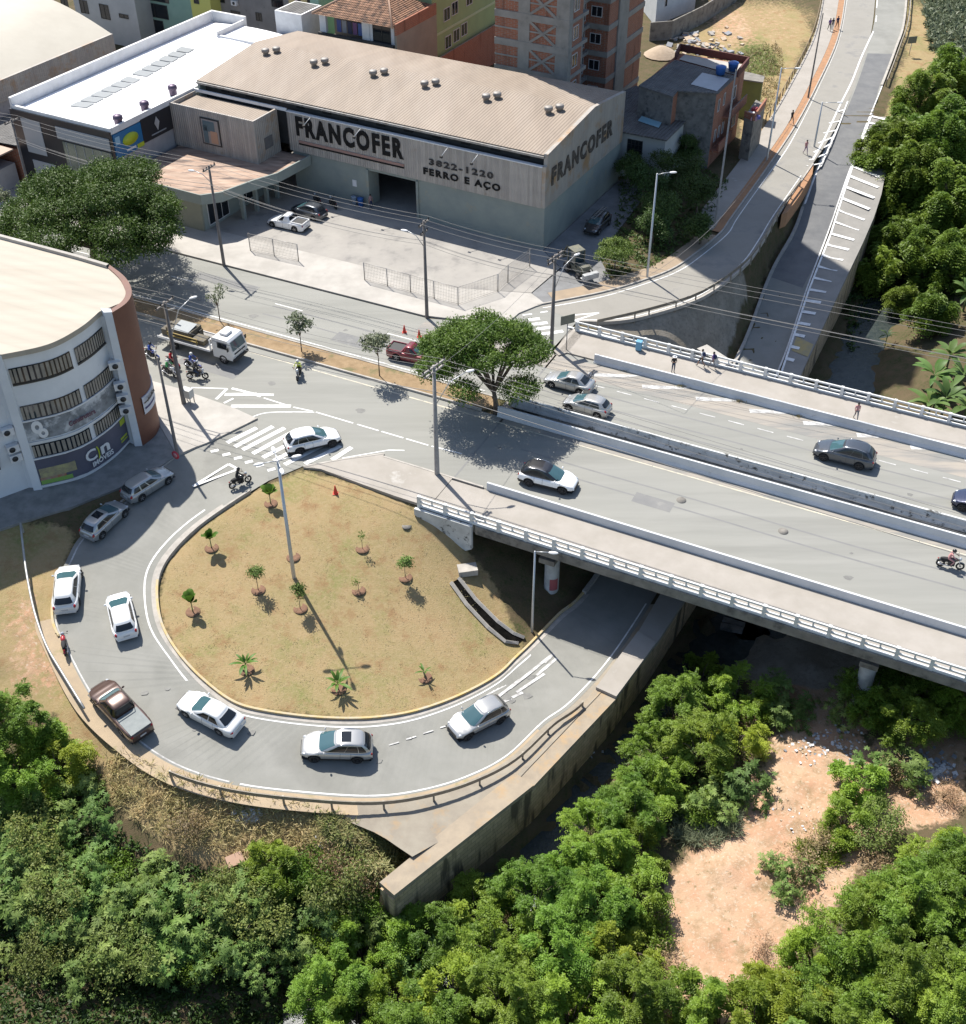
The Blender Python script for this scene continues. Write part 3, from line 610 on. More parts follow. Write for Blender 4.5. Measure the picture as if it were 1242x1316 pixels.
m = MB(); m.prism([(p.x, p.y) for p in (at(1046,212), at(1037,222), at(1018,252), at(1005,276), at(1012,276,-.3), at(1028,254,-.3), at(1044,226,-.2))], -1.6, .03); struct(m.build('gore_soil', red_soil))
# median
md = MB(); md.prism([tuple(BF(u_, n_)[:2]) for u_, n_ in ((-150, 71.2), (-35.0, 71.25), (-34.3, 72.1), (-35.2, 73.15), (-150, 73.15))], -.1, .13)
med_m = mat('median_soil', (.30, .21, .12), (.22, .15, .08), .95, 1.2, .03, 8, c3=(.12, .12, .05), s3=.5, t3=(.55, .68)); struct(md.build('median', med_m))
m = MB(); m.box(BF(-92.6, 71.12, .05), (115, .16, .26), BA); m.box(BF(-92.6, 73.23, .05), (115, .16, .26), BA); struct(m.build('median_kerb', kerb_c))
# ---------------- bridge ----------------
U1 = 62
br = thing('road_bridge', 'long concrete road bridge carrying the avenue over the underpass and the creek', 'bridge', BF(-33, 72, 0), BA)
for nm, n0, n1 in (('deck', 57.95, 71.5), ('deck', 72.45, 85.95)):
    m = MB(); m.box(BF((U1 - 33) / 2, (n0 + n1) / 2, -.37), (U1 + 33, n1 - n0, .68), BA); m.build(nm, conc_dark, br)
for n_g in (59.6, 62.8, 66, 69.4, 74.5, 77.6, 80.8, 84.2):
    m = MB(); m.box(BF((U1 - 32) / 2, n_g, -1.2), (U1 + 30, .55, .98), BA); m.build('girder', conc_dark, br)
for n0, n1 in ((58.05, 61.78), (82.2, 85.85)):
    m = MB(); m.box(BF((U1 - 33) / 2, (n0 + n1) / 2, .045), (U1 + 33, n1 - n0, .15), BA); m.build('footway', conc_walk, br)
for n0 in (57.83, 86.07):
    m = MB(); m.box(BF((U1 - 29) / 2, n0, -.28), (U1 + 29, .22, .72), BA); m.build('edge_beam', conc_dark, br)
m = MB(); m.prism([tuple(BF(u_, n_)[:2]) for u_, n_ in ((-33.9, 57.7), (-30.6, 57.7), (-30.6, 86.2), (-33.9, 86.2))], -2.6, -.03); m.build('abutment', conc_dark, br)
for nn in (57.62, 86.28):
    m = MB(); P = [(-33.9, .12), (-29.2, .12), (-29.2, -2.0), (-29.7, -2.35), (-33.9, -.45)]
    A = [BF(a_, nn - .12, b_) for a_, b_ in P]; B = [BF(a_, nn + .12, b_) for a_, b_ in P]; m.face(A); m.face(B[::-1])
    for i in range(5): j = (i + 1) % 5; m.face([A[j], A[i], B[i], B[j]])
    m.build('wing_wall', white_old, br)
pier_w = mat('pier_paint', (.52, .53, .52), (.36, .36, .35), .9, 1.2)
piers = [(at(714,752,-6.0), 'pier')]
def pier(c, zb):
    m = MB(); m.lathe([(.55, zb), (.55, -1.68)], 28, (c.x, c.y, 0)); return m.build('pier', pier_w, br)
P1 = at(714, 754, -6.0); u_p = P1.x * math.cos(BA) + P1.y * math.sin(BA); P2 = at(1113,868,-1.5)
u_q = P2.x * math.cos(BA) + P2.y * math.sin(BA)
for u_ in (u_p, u_q, u_q + 22):
    for n_g in (59.7, 68.2, 76, 83.8): c = BF(u_, n_g); pier(c, gz(c.x, c.y) - .6)
    m = MB(); m.box(BF(u_, 65, -1.9), (1.2, 13, .45), BA); m.box(BF(u_, 79.5, -1.9), (1.2, 13, .45), BA); m.build('crosshead', conc_dark, br)
m = MB(); c = BF(u_p, 59.7); A = [Vector((c.x + .56 * math.cos(a), c.y + .56 * math.sin(a), -5.2)) for a in np.linspace(-1.9, -.7, 8)]; m.strip(A, lift(A, 1.1), smooth=True); m.build('painted_patch', mat('faded_red_paint', (.42, .09, .10), (.3, .1, .1), .8, 2), br)
# barriers
def barrier(label, n0, u0, u1, h, m_, face=-1, w=.26):
    m = MB(); prof = [(-.22, 0), (-.22, .08), (-.10, .30), (-.07, h), (.09, h), (.12, 0)]
    if face > 0: prof = [(-a_, b_) for a_, b_ in prof][::-1]
    A = [BF(u0, n0 + a_, b_) for a_, b_ in prof]; B = [BF(u1, n0 + a_, b_) for a_, b_ in prof]
    for i in range(len(prof) - 1): m.face([A[i], B[i], B[i + 1], A[i + 1]])
    m.face(A[::-1]); m.face(B)
    o = m.build('concrete_barrier', m_, origin=BF(u0, n0, 0), rz=BA); o = tag(o, label, 'barrier'); bev(o, .015, 1); return o
white_top = rail_w
barrier('low white concrete barrier between near carriageway and near footway of the bridge', 61.95, -30.1, U1, .78, white_wall, 1)
barrier('white concrete barrier on the near side of the median gap', 71.1, -33.6, U1, .9, white_wall, -1)
barrier('peeling graffiti-marked white barrier on the far side of the median gap', 72.9, -33.2, U1, .95, white_old, -1)
barrier('white concrete barrier between far carriageway and far footway of the bridge', 82.0, -29.6, U1, .8, white_wall, -1)
for i, u_ in enumerate(np.arange(-27, 60, 5.6)):
    pass
# railings
def railing(label, n0, u0, gap=2.15):
    t = thing('bridge_railing', label, 'railing', BF(u0, n0, 0), BA)
    k = int((U1 - u0) / gap)
    pm_ = MB(); pm_.box((0, 0, .30), (.24, .24, 1.55), 0); proto = None
    for i in range(k):
        if i == 0: proto = pm_.build('post', rail_w, None, local=True); proto.parent = t; proto.location = (0, 0, 0)
        else: c = proto.copy(); col.objects.link(c); c.parent = t; c.location = (i * gap, 0, 0)
    for z_, h_ in ((.98, .14), (.55, .12)):
        m = MB(); m.box((k * gap / 2, 0, z_), (k * gap, .13, h_)); o = m.build('rail', rail_w, None, local=True); o.parent = t
    m = MB(); m.box((0, 0, .76), (.1, .1, .3)); o = m.build('spacer', rail_w, None, local=True); o.parent = t; o.location = (gap / 2, 0, 0)
    for i in range(1, k): c = o.copy(); col.objects.link(c); c.parent = t; c.location = ((i + .5) * gap, 0, 0)
    m = MB(); m.box((k * gap / 2, 0, .17), (k * gap, .2, .16)); o = m.build('plinth', rail_w, None, local=True); o.parent = t
railing('white concrete balustrade along the near edge of the bridge above the underpass', 57.95, -33.7)
railing('white concrete balustrade along the far edge of the bridge behind the pedestrians', 85.95, -32.9)
# ---------------- retaining wall ----------------
tan_c = mat('tan_concrete', (.33, .27, .195), (.26, .215, .16), .9, 1, c3=(.36, .25, .14), s3=.6, t3=(.52, .66))
rw = thing('retaining_wall', 'tall stained stone retaining wall beside the creek with a wide concrete top', 'wall', (WO[2].x, WO[2].y, -9))
for j in range(len(WO) - 1):
    dz = (0.1, .0, .25, .1, .12, .1, .1, .1, .1, .1, .08, .05, .04)[j]
    a, b, c, d = WI[j], WI[j + 1], WO[j + 1], WO[j]
    m = MB(); m.prism([(p.x, p.y) for p in (a, b, c, d)], -10.6, [p.z + dz - .35 for p in (a, b, c, d)] if False else [min(p.z for p in (a, b, c, d)) + dz - .36] * 4 if j < 4 else [p.z + dz - .36 for p in (a, b, c, d)]); m.build('wall_face', stonew, rw)
    A, B = [WI[j], WI[j + 1]], [WO[j], WO[j + 1]]
    ov = [(p.x - q.x, p.y - q.y) for p, q in zip(B, A)]
    B2 = [q + (q - p).normalized() * .12 for p, q in zip(A, B)]
    poly = [A[0], A[1], B2[1], B2[0]]
    m = MB(); m.prism([(p.x, p.y) for p in poly], [p.z + dz - .35 for p in poly], [p.z + dz - .02 for p in poly]); m.build('coping_slab', tan_c if j < 2 else conc_walk if j < 5 else ramp_c, rw)
# ladder hatching painted on the shoulder beside the lower road
lad = MB()
for i in range(17):
    s_ = i / 16; p = (1005 + (1090 - 1005) * s_ ** .9, 0)
ws_i, ws_o = densify(WI[6:], 1.0), densify(WO[6:], 1.0)
k_ = len(ws_i)
for i in range(2, k_, 2):
    a = ws_i[i]; b = ws_o[min(int(i * len(ws_o) / k_), len(ws_o) - 1)]; frac = .40 + .5 * min(1, i / k_ * 1.5)
    c = a.lerp(b, frac); bl(lad, [a + Vector((0, 0, .1)), c + Vector((0, 0, .1))], .55, .012)
bl(lad, [p + Vector((0, 0, .1)) for p in ws_i], .2, .013)
struct(lad.build('shoulder_markings', paint_w))
m = MB(); a, b, c, d = WI[6].lerp(WI[7], .25), WI[6].lerp(WI[7], .42), WO[6].lerp(WO[7], .42), WO[6].lerp(WO[7], .25)
m.face([p + Vector((0, 0, .1)) for p in (a.lerp(d, .15), d, c, b.lerp(c, .15))]); struct(m.build('yellow_marking', mat('faded_yellow', (.40, .30, .12), (.3, .26, .16), .9, 2)))
# apron between loop guard rail and wall
ap = [lo_[i] for i in range(14 * K, 22 * K)]
m = MB(); wi_d = densify(WI[:6], .5); inn2 = []
for p in ap: inn2.append(min(wi_d, key=lambda q: (q - p).length))
for i, q in enumerate(((404,1040),(415,1044),(430,1049),(447,1056),(464,1063),(481,1070),(497,1079),(510,1088),(522,1097))): inn2[i] = at(q[0], q[1], -4.5)
m.strip(lift(ap, -.01), lift([p + (Vector((.38, -.24, 0)) if i > 7 else Vector((0, 0, 0))) for i, p in enumerate(inn2)], .03)); o = m.build('concrete_apron', mat('apron_concrete', (.27, .24, .19), (.22, .19, .15), .9, .8, .006, 15, c3=(.32, .22, .12), s3=.45, t3=(.55, .7))); struct(o)
# open drain on the island
dr = thing('drain_channel', 'narrow open concrete drain running down the grass to the underpass kerb', 'drain', atg(620, 790))
dl, dr_ = [atg(*p) for p in ((580,750),(600,778),(628,808),(650,826),(666,828))], [atg(*p) for p in ((590,744),(612,772),(640,800),(660,815),(674,821))]
m = MB(); m.strip(lift(dl, .05), lift(dr_, .05)); m.build('channel_floor', mat('ditch_depth_shade', (.004, .004, .004), (.012, .011, .01), 1, 2, spec=0), dr)  # black colour paints the deep shade of a ditch not cut into the ground
for P in (dl, dr_): m = MB(); m.tube(lift(P, .12), .16, 4, smooth=False); m.build('channel_wall', kerb_c, dr)
m = MB(); p = atg(601, 735); m.box(p + Vector((0, 0, .2)), (1.4, .9, .5), .2); tag(m.build('culvert_cover', kerb_c, origin=p), 'concrete drain cover at the top of the open drain on the grass', 'drain cover')
# ---------------- buildings ----------------
clad = mat('ribbed_cladding', (.42, .38, .335), (.34, .31, .28), .6, .6, c3=(.30, .22, .14), s3=.5, t3=(.62, .78)); stripes(clad, WA, .28, .03, (.28, .13))
clad_s = mat('ribbed_side_cladding', (.40, .365, .32), (.34, .31, .28), .6, .6, c3=(.36, .22, .11), s3=.35, t3=(.52, .68)); stripes(clad_s, WA + R(90), .3, .03, (.3, .08))
gwall = mat('green_grey_render', (.27, .30, .27), (.22, .25, .235), .9, .5, c3=(.33, .30, .22), s3=.6, t3=(.58, .72))
roof_b = mat('beige_roof_sheet', (.27, .215, .165), (.23, .182, .14), .7, .5, c3=(.31, .255, .205), s3=.15, t3=(.45, .7), stretch=(-WA, (1.2, .25, 1))); stripes(roof_b, WA, .33, .02, (.99, .06))
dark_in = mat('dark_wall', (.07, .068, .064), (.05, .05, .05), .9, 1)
white_roof = mat('white_roof', (.82, .82, .82), (.74, .74, .75), .6, .3)
lgrey = mat('light_grey_render', (.40, .39, .40), (.33, .32, .33), .9, .6, c3=(.2, .19, .19), s3=.8, t3=(.62, .75))
fibre = mat('fibre_cement_roof', (.15, .145, .14), (.10, .098, .095), .95, .8, c3=(.2, .18, .16), s3=.6, t3=(.6, .7)); stripes(fibre, WA, .4, .04, (1.1, .12))
rust_roof = mat('weathered_tin_roof', (.42, .31, .235), (.30, .195, .14), .8, .9, c3=(.12, .085, .07), s3=.5, t3=(.52, .62), stretch=(-WA, (.4, 1.8, 1))); stripes(rust_roof, WA + R(90), .9, .03, (.9, .12))
brick_o = brickmat('hollow_brick', (.34, .13, .075), (.27, .10, .058), (.26, .22, .18), bw=.3, rh=.2, dirt=(.16, .07, .045))
frame_c = mat('frame_concrete', (.30, .285, .26), (.23, .22, .20), .95, .8, c3=(.17, .16, .15), s3=.8, t3=(.6, .72))
whitep = mat('white_paint', (.7, .7, .7), (.6, .6, .6), .7, 1)
winfr = mat('window_frame_white', (.55, .55, .55), None, .5); winfb = mat('window_frame_black', (.03, .03, .03), None, .5)
def uof(px, n, z):
    """u coordinate in the warehouse frame where pixel column px meets the line n at height z"""
    k = (px - 621) / FPX; c, s = math.cos(PITCH), math.sin(PITCH); a0, a1 = WF(0, n, z), WF(1, n, z)
    f = lambda p: p.x - k * (p.y * c - (p.z - HC) * s)
    return -f(a0) / (f(a1) - f(a0))
def zoy(px, py, n):
    best = 0
    for k in range(0, 400):
        z = k * .06; p = WF(uof(px, n, z), n, z); zc = p.y * math.cos(PITCH) - (z - HC) * math.sin(PITCH); y = 658 - FPX * (p.y * math.sin(PITCH) + (z - HC) * math.cos(PITCH)) / zc
        if y <= py: return z
    return 20
def wbox(name, par, u0, u1, n0, n1, z0, z1, m_, f=WF, mi=0):
    m = MB(); m.prism([tuple(f(a, b)[:2]) for a, b in ((u0, n0), (u1, n0), (u1, n1), (u0, n1))], z0, z1); return m.build(name, m_, par)
def window(par, p, ang, w_, h_, z0, pane=glass_d, fr=winfr, cols=2, rows=1, nm='window', off=.03):
    """window on a wall through point p, running along angle ang; outward normal is to the right of ang"""
    d = Vector((math.cos(ang), math.sin(ang), 0)); q = Vector((d.y, -d.x, 0)); c = Vector((p.x, p.y, 0)) + d * (w_ / 2)
    t = .07; m = MB(); y = q * off
    for zz in (z0, z0 + h_): m.box(c + y + Vector((0, 0, zz)), (w_ + t, off * 2.6, t), ang)
    for i in range(cols + 1): m.box(c + y * .9 + d * (-w_ / 2 + w_ * i / cols) + Vector((0, 0, z0 + h_ / 2)), (t * (.7 if 0 < i < cols else 1), off * 2.3, h_ - t), ang)
    for j in range(1, rows): m.box(c + y * .8 + Vector((0, 0, z0 + h_ * j / rows)), (w_, off * 2, t * .6), ang)
    o = m.build(nm, fr, par)
    m = MB(); m.box(c + q * .006 + Vector((0, 0, z0 + h_ / 2)), (w_, .02, h_), ang); m.build('pane', pane, o)
    return o
# --- steel warehouse ---
wh = thing('warehouse', 'big steel trader warehouse with ribbed cladding, black lettering and beige ribbed roof', 'warehouse', WF(-67, 106, 0), WA)
e_z, r_z, rn = 9.75, 10.75, 108.0
wbox('wall', wh, -76, -66.5, 97.2, 97.5, 0, 4.5, gwall); wbox('wall', wh, -60.6, -46.35, 97.2, 97.5, 0, 4.5, gwall); wbox('lintel', wh, -66.5, -60.6, 97.19, 97.51, 4.1, 4.5, gwall)
wbox('gate_jamb', wh, -66.75, -66.45, 97.05, 99, 0, 4.2, gwall); wbox('gate_jamb', wh, -60.65, -60.4, 97.05, 98.4, 0, 4.2, gwall)
wbox('back_wall', wh, -88, -46.35, 115.6, 115.9, 0, e_z - .05, gwall); wbox('wall', wh, -88, -87.7, 97.2, 115.6, 0, e_z - .1, gwall); wbox('floor', wh, -87.6, -46.5, 97.5, 115.5, 0.02, .1, yard)
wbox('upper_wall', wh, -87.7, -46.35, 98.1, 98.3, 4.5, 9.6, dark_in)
for i in range(12):
    u_ = -85 + i * 3.3; m = MB(); m.box(WF(u_, 98.05, 9.15), (1.0, .1, .8), WA); m.build('louvre', black, wh)
m = MB()
for a, b, c, d in ((-46.35, -46.05, 0, 4.5),):
    m.prism([tuple(WF(x, y)[:2]) for x, y in ((a, 97.2), (b, 97.2), (b, 115.9), (a, 115.9))], c, d)
m.build('side_wall', gwall, wh)
m = MB(); P = [(97.0, 4.5), (115.95, 4.5), (115.95, e_z + .15), (rn, r_z + .15), (97.35, e_z + .1), (97.3, 8.75), (97.0, 8.7)]
A = [WF(-46.35, a, b) for a, b in P]; B = [WF(-45.95, a, b) for a, b in P]; m.face(A[::-1]); m.face(B)
for i in range(len(P)): j = (i + 1) % len(P); m.face([A[i], A[j], B[j], B[i]])
m.build('side_cladding', clad_s, wh)
wbox('front_cladding', wh, -76.2, -46.36, 96.98, 97.16, 4.46, 8.6, clad); wbox('parapet_cap', wh, -76.2, -46.3, 96.9, 97.35, 8.6, 8.7, whitep)
m = MB()
for s_, (na, za, nb, zb) in enumerate(((97.3, e_z, rn, r_z), (rn, r_z, 116.0, e_z))):
    a, b, c, d = WF(-88.1, na, za), WF(-46.36, na, za), WF(-46.36, nb, zb), WF(-88.1, nb, zb)
    m.face([a, b, c, d]); k = Vector((0, 0, -.15)); m.face([d + k, c + k, b + k, a + k])
    m.face([a + k, b + k, b, a]) if s_ == 0 else m.face([c + k, d + k, d, c]); m.face([d + k, a + k, a, d]); m.face([b + k, c + k, c, b])
roof = m.build('roof', roof_b, wh)
wbox('gutter', roof, -88.1, -46.3, 97.12, 97.32, e_z - .32, e_z - .12, dark_metal)
vm = mat('vent_metal', (.30, .28, .26), (.22, .2, .18), .6, 4, metal=.3)
vent0 = None
for px, py in ((404,86.5), (480,100), (546,114), (625,131), (705,147), (342,72)):
    for du, dn in ((0, 0), (.75, 1.0)):
        p = at(px, py, 10.35); un = (p.x * math.cos(WA) + p.y * math.sin(WA), -p.x * math.sin(WA) + p.y * math.cos(WA)); P = WF(un[0] + du, un[1] + dn, 10.3)
        m = MB(); m.lathe([(.3, 0), (.3, .45), (.42, .5), (.44, .62), (.44, .78), (.40, .86), (.2, .92), (0, .93)], 16); m.box((0, 0, .05), (.8, .8, .1))
        if vent0 is None: vent0 = m.build('roof_vent', vm, None, local=True); vent0.parent = roof; c = vent0
        else: c = vent0.copy(); col.objects.link(c); c.parent = roof
        c.location = wm(roof).inverted() @ P
bk = mat('lettering_black', (.012, .011, .011), (.03, .028, .026), .9, 6, spec=.1)
def letters(par, txt, u0, u1, n_, z, hgt, side=False, sxx=None, bold=.03, m_=None, nm='lettering'):
    L0 = u1 - u0
    if side: M = wallM(WF(n_, (u0 + u1) / 2, z), WA + R(90))
    else: M = wallM(WF((u0 + u1) / 2, n_, z), WA)
    t = text_mb(txt, 1.0, Matrix.Identity(4), .06, bold / hgt, spacing=1.28)
    xs = [v[0] for v in t.v]; ys = [v[1] for v in t.v]; w0 = max(xs) - min(xs); h0 = .72
    S = M @ Matrix.Diagonal((L0 / w0, hgt / h0, 1, 1)) @ Matrix.Translation((-(max(xs) + min(xs)) / 2, 0, 0))
    t.v = [tuple(S @ Vector(v)) for v in t.v]; return t.build(nm, m_ or bk, par)
letters(wh, 'FRANCOFER', -75.1, -61.9, 96.93, 7.2, 1.95, bold=.085)
letters(wh, '3822-1220', -58.9, -51.6, 96.93, 6.65, .62, bold=.022, m_=mat('faded_lettering', (.10, .09, .085), (.02, .02, .02), .9, 4, spec=.1))
letters(wh, 'FERRO E AÇO', -59.6, -50.8, 96.93, 5.55, .68, bold=.026)
wbox('stripe', wh, -74.9, -61.9, 96.9, 96.97, 5.32, 5.46, bk); wbox('stripe', wh, -74.9, -61.9, 96.9, 96.97, 5.52, 5.78, mat('faded_red', (.36, .20, .16), (.3, .2, .17), .8, 3))
letters(wh, 'FRANCOFER', 98.3, 112.9, -45.9, 7.15, 1.7, side=True, bold=.07, m_=mat('faded_lettering_side', (.05, .045, .042), (.14, .12, .10), .9, 3, spec=.1))
for u_ in (-56.6, -53.2, -66.8, -73): 
    m = MB(); m.tube([WF(u_, 97, 8.7), WF(u_ - .2, 95.9, 8.1)], .03, 6); o = m.build('sign_lamp', whitep, wh); m = MB(); m.box(WF(u_ - .2, 95.8, 8.0), (.25, .2, .2), WA); m.build('lamp_head', winfb, o)
m = MB(); m.box(WF(-68.3, 97.15, 2.3), (.5, .06, .7), WA); m.build('notice', whitep, wh)
# --- annex with the rounded fascia and the ribbed tower ---
an = thing('office_annex', 'low green-grey office annex with rusty tin roof and ribbed box tower', 'annex', WF(-81, 90, 0), WA)
P = [(-88, 84), (-77.6, 84), (-76.7, 85.2), (-76.2, 87), (-75.6, 89), (-74.5, 91.6), (-74.1, 97), (-88, 97)]
m = MB(); m.prism([tuple(WF(a, b)[:2]) for a, b in P], 3.95, 4.1); m.build('roof', rust_roof, an)
Q = [(a + (.5 if a > -77.5 else 0), b - .35 if b < 84.5 else b) for a, b in P][:7]
m = MB(); A = [WF(a, b, 3.3) for a, b in Q]; B = [WF(a, b, 4.35) for a, b in Q]; A2 = [WF(a - .15, b + .1, 3.3) for a, b in Q]; B2 = [WF(a - .15, b + .1, 4.35) for a, b in Q]
m.strip(A, B); m.strip(B, B2); m.strip(A2, A); m.strip(B2, A2); m.f = [f[::-1] for f in m.f]; m.build('fascia', gwall, an)
wbox('wall', an, -88, -78.2, 84.05, 84.3, 0, 3.95, mat('olive_wall', (.25, .25, .19), (.2, .2, .16), .9, .5)); wbox('wall', an, -78.4, -78.2, 84.3, 96.9, 0, 3.95, gwall); wbox('wall', an, -88, -87.8, 84.3, 97, 0, 3.95, gwall)
for n_ in (88.2, 90.4, 92.2, 94): wbox('column', an, -76.6, -76.2, n_, n_ + .35, 0, 3.3, gwall)
window(an, WF(-78.2, 85, 0), WA + R(90), 3.2, 2.6, .4, cols=3); window(an, WF(-78.2, 90, 0), WA + R(90), 2.4, 2.4, .6, cols=2)
wbox('tower_wall', an, -88.4, -77.4, 92.9, 93.1, 4.1, 8.7, clad); wbox('tower_wall', an, -77.6, -77.4, 93.1, 96.95, 4.1, 8.7, clad_s); wbox('tower_wall', an, -88.4, -88.2, 93.1, 96.95, 4.1, 8.7, clad_s)
wbox('tower_roof', an, -88.2, -77.6, 93.1, 96.9, 8.1, 8.3, roof_b); wbox('tower_cap', an, -88.45, -76.2, 96.96, 97.15, 8.6, 8.9, whitep)
m = MB(); m.box(WF(-83.2, 92.86, 6.5), (2.5, .08, 2.9), WA); lg = m.build('logo_panel', winfb, an)
m = MB(); m.box(WF(-83.2, 92.8, 6.5), (2.2, .05, 2.6), WA); m.build('logo_ground', mat('logo_grey', (.30, .27, .25), None, .6), lg)
m = MB(); m.box(WF(-83.35, 92.76, 7.1), (1.5, .04, 1.1), WA); m.box(WF(-83.85, 92.76, 6.2), (.6, .04, 1.9), WA); m.build('logo_shape', mat('logo_teal', (.10, .15, .17), None, .5), lg)
m = MB(); m.box(WF(-82.75, 92.75, 6.0), (.9, .04, 1.3), WA); m.build('logo_shape', mat('logo_orange', (.45, .27, .18), None, .5), lg)
wbox('vent_grille', an, -77.38, -77.3, 94.3, 95.6, 5.2, 6.4, fibre)
# --- white-roofed shop ---
ws = thing('white_roofed_shop', 'tall shop building with brilliant white roof, black frontage and side advertising panels', 'shop building', WF(-95, 100, 0), WA)
wbox('wall', ws, -102.2, -88.6, 84.0, 117.5, 0, 8.4, lgrey)
m = MB(); k = 8; 
A, B = [], []
for i in range(k + 1):
    u_ = -101.9 + 13.2 * i / k; z_ = 8.45 + .35 * math.sin(math.pi * i / k); A.append(WF(u_, 84.25, z_)); B.append(WF(u_, 116.8, z_))
m.strip(A, B, smooth=True); m.f = [f[::-1] for f in m.f]; wr = m.build('roof', white_roof, ws)
wbox('parapet', ws, -102.3, -102.0, 84.0, 117.6, 8.3, 9.7, whitep); wbox('parapet', ws, -102.0, -97, 117.3, 117.6, 8.3, 9.7, whitep); wbox('parapet', ws, -97.2, -97, 112, 117.3, 8.3, 9.4, whitep); wbox('parapet', ws, -97, -88.6, 112, 112.3, 8.3, 9.0, whitep)
wbox('parapet', ws, -102.0, -88.5, 83.9, 84.2, 8.3, 8.95, whitep); wbox('parapet', ws, -88.7, -88.45, 84.2, 112, 8.3, 8.95, whitep)
wbox('stair_tower', ws, -92.6, -88.7, 117.7, 122, 0, 11.0, whitep); wbox('stair_tower_roof', ws, -92.3, -89, 118, 121.7, 11.0, 11.05, fibre)
for q in (((88,136),(110,138.5),(182,101),(165,97)), ((168,95),(188,98.5),(251,62),(234,59))):
    m = MB(); P = [at(a, b, 8.86) for a, b in q]
    for i in range(6):
        t0, t1 = i / 6 + .01, (i + 1) / 6 - .012; m.face([P[0].lerp(P[3], t0), P[1].lerp(P[2], t0), P[1].lerp(P[2], t1), P[0].lerp(P[3], t1)])
    m.build('skylight', mat('skylight_grey', (.24, .25, .245), None, .4), wr)
for px, py in ((153,160), (187,142), (223,121)):
    m = MB(); p = at(px, py, 8.6); m.lathe([(.42, 0), (.42, .5), (.52, .6), (.5, .9), (.3, 1.05), (0, 1.08)], 14, tuple(p)); m.build('roof_vent', mat('dark_vent', (.12, .09, .13), None, .5, metal=.5), wr)
blk = mat('black_panel', (.022, .022, .026), None, .35); gpan = mat('grey_panel', (.30, .32, .34), None, .4); gglass = mat('reflecting_glass', (.16, .18, .15), (.22, .24, .2), .15, .4, metal=.3)
wbox('front_panel', ws, -102.3, -88.5, 83.75, 83.98, .2, 8.6, blk); wbox('front_panel', ws, -100.9, -98.2, 83.68, 83.74, 4.2, 7.9, gpan)
wbox('front_panel', ws, -96, -88.7, 83.68, 83.74, 6.6, 7.9, gpan); gl = wbox('shop_window', ws, -95.4, -88.7, 83.66, 83.74, 3.0, 6.4, gglass)
for i in range(6): wbox('mullion', gl, -94.9 + i * 1.2, -94.84 + i * 1.2, 83.62, 83.66, 3.0, 6.4, gpan)
wbox('front_panel', ws, -100.6, -97.4, 83.68, 83.74, .4, 3.4, gpan); wbox('sign_board', ws, -95.5, -91.5, 83.5, 83.65, 2.3, 3.0, mat('blue_sign', (.02, .035, .22), None, .4))
bs = mat('blue_banner', (.01, .14, .32), None, .4); yl = mat('yellow_green', (.42, .50, .03), None, .4); wt = mat('sign_white', (.7, .7, .7), None, .5)
a = wbox('advert_panel', ws, -88.6, -88.42, 84.1, 88.2, 5.7, 8.2, bs)
m = MB(); m.lathe([(0, 0), (1.0, 0), (1.0, .05), (0, .05)], 24, M=Matrix.Translation(WF(-88.42, 86.4, 7.1)) @ Matrix.Rotation(WA, 4, 'Z') @ Matrix.Rotation(R(90), 4, 'Y') @ Matrix.Diagonal((.62, 1.15, 1, 1))); m.build('advert_oval', yl, a)
wbox('advert_stripe', a, -88.41, -88.38, 85.7, 87.1, 6.9, 7.2, mat('olive', (.2, .26, .02), None, .5)); wbox('advert_text', a, -88.41, -88.38, 85.6, 87.0, 6.0, 6.2, wt); wbox('advert_text', a, -88.41, -88.38, 84.25, 84.9, 7.1, 7.9, mat('pale_blue', (.25, .45, .6), None, .5)); wbox('advert_corner', a, -88.41, -88.38, 87.2, 88.2, 5.75, 6.2, yl)
a = wbox('advert_panel', ws, -88.6, -88.42, 88.25, 92.9, 5.9, 8.4, blk)
m = MB(); P = [WF(-88.38, 90.5 + x, 7.3 + y) for x, y in ((0, .75), (-.4, .1), (0, -.75), (.4, .1))]; Q = [p + Vector((.04, -.02, 0)) for p in P]; m.face(Q[::-1]); m.face(Q); m.build('advert_emblem', wt, a); wbox('advert_text', a, -88.41, -88.39, 89.5, 91.8, 6.25, 6.38, gpan)
# --- vaulted hall at far left ---
vh = thing('vaulted_hall', 'long hall with a cream curved roof at the far left', 'hall', WF(-124, 98, 0), WA)
wbox('wall', vh, -136.8, -111.8, 72, 108.8, 0, 7.1, lgrey)
A, B = [], []; k = 16
for i in range(k + 1):
    t = i / k; u_ = -137.2 + 25.8 * t; z_ = 7.2 + 3.6 * math.sin(math.pi * (.04 + .92 * t)); A.append(WF(u_, 71.5, z_)); B.append(WF(u_, 109.3, z_))
cream_roof = mat('cream_roof', (.43, .40, .335), (.38, .35, .29), .7, .2)
m = MB(); m.strip(A, B, smooth=True); m.f = [f[::-1] for f in m.f]; vr = m.build('roof', cream_roof, vh)
m = MB(); A2 = lift(A, -.15); B2 = lift(B, -.15)
for X in (A, B):
    c = X[0].lerp(X[-1], .5); n_x = [X[0] + Vector((0, 0, -.3))] + X + [X[-1] + Vector((0, 0, -.3))]; m.face(n_x)
m.build('gable', lgrey, vh); wbox('side_fascia', vh, -111.75, -111.35, 71.5, 109.3, 5.4, 7.75, clad_s)
lo = thing('shed', 'dark corrugated shed roof between the curved hall and the white roof', 'shed', WF(-107, 100, 0), WA)
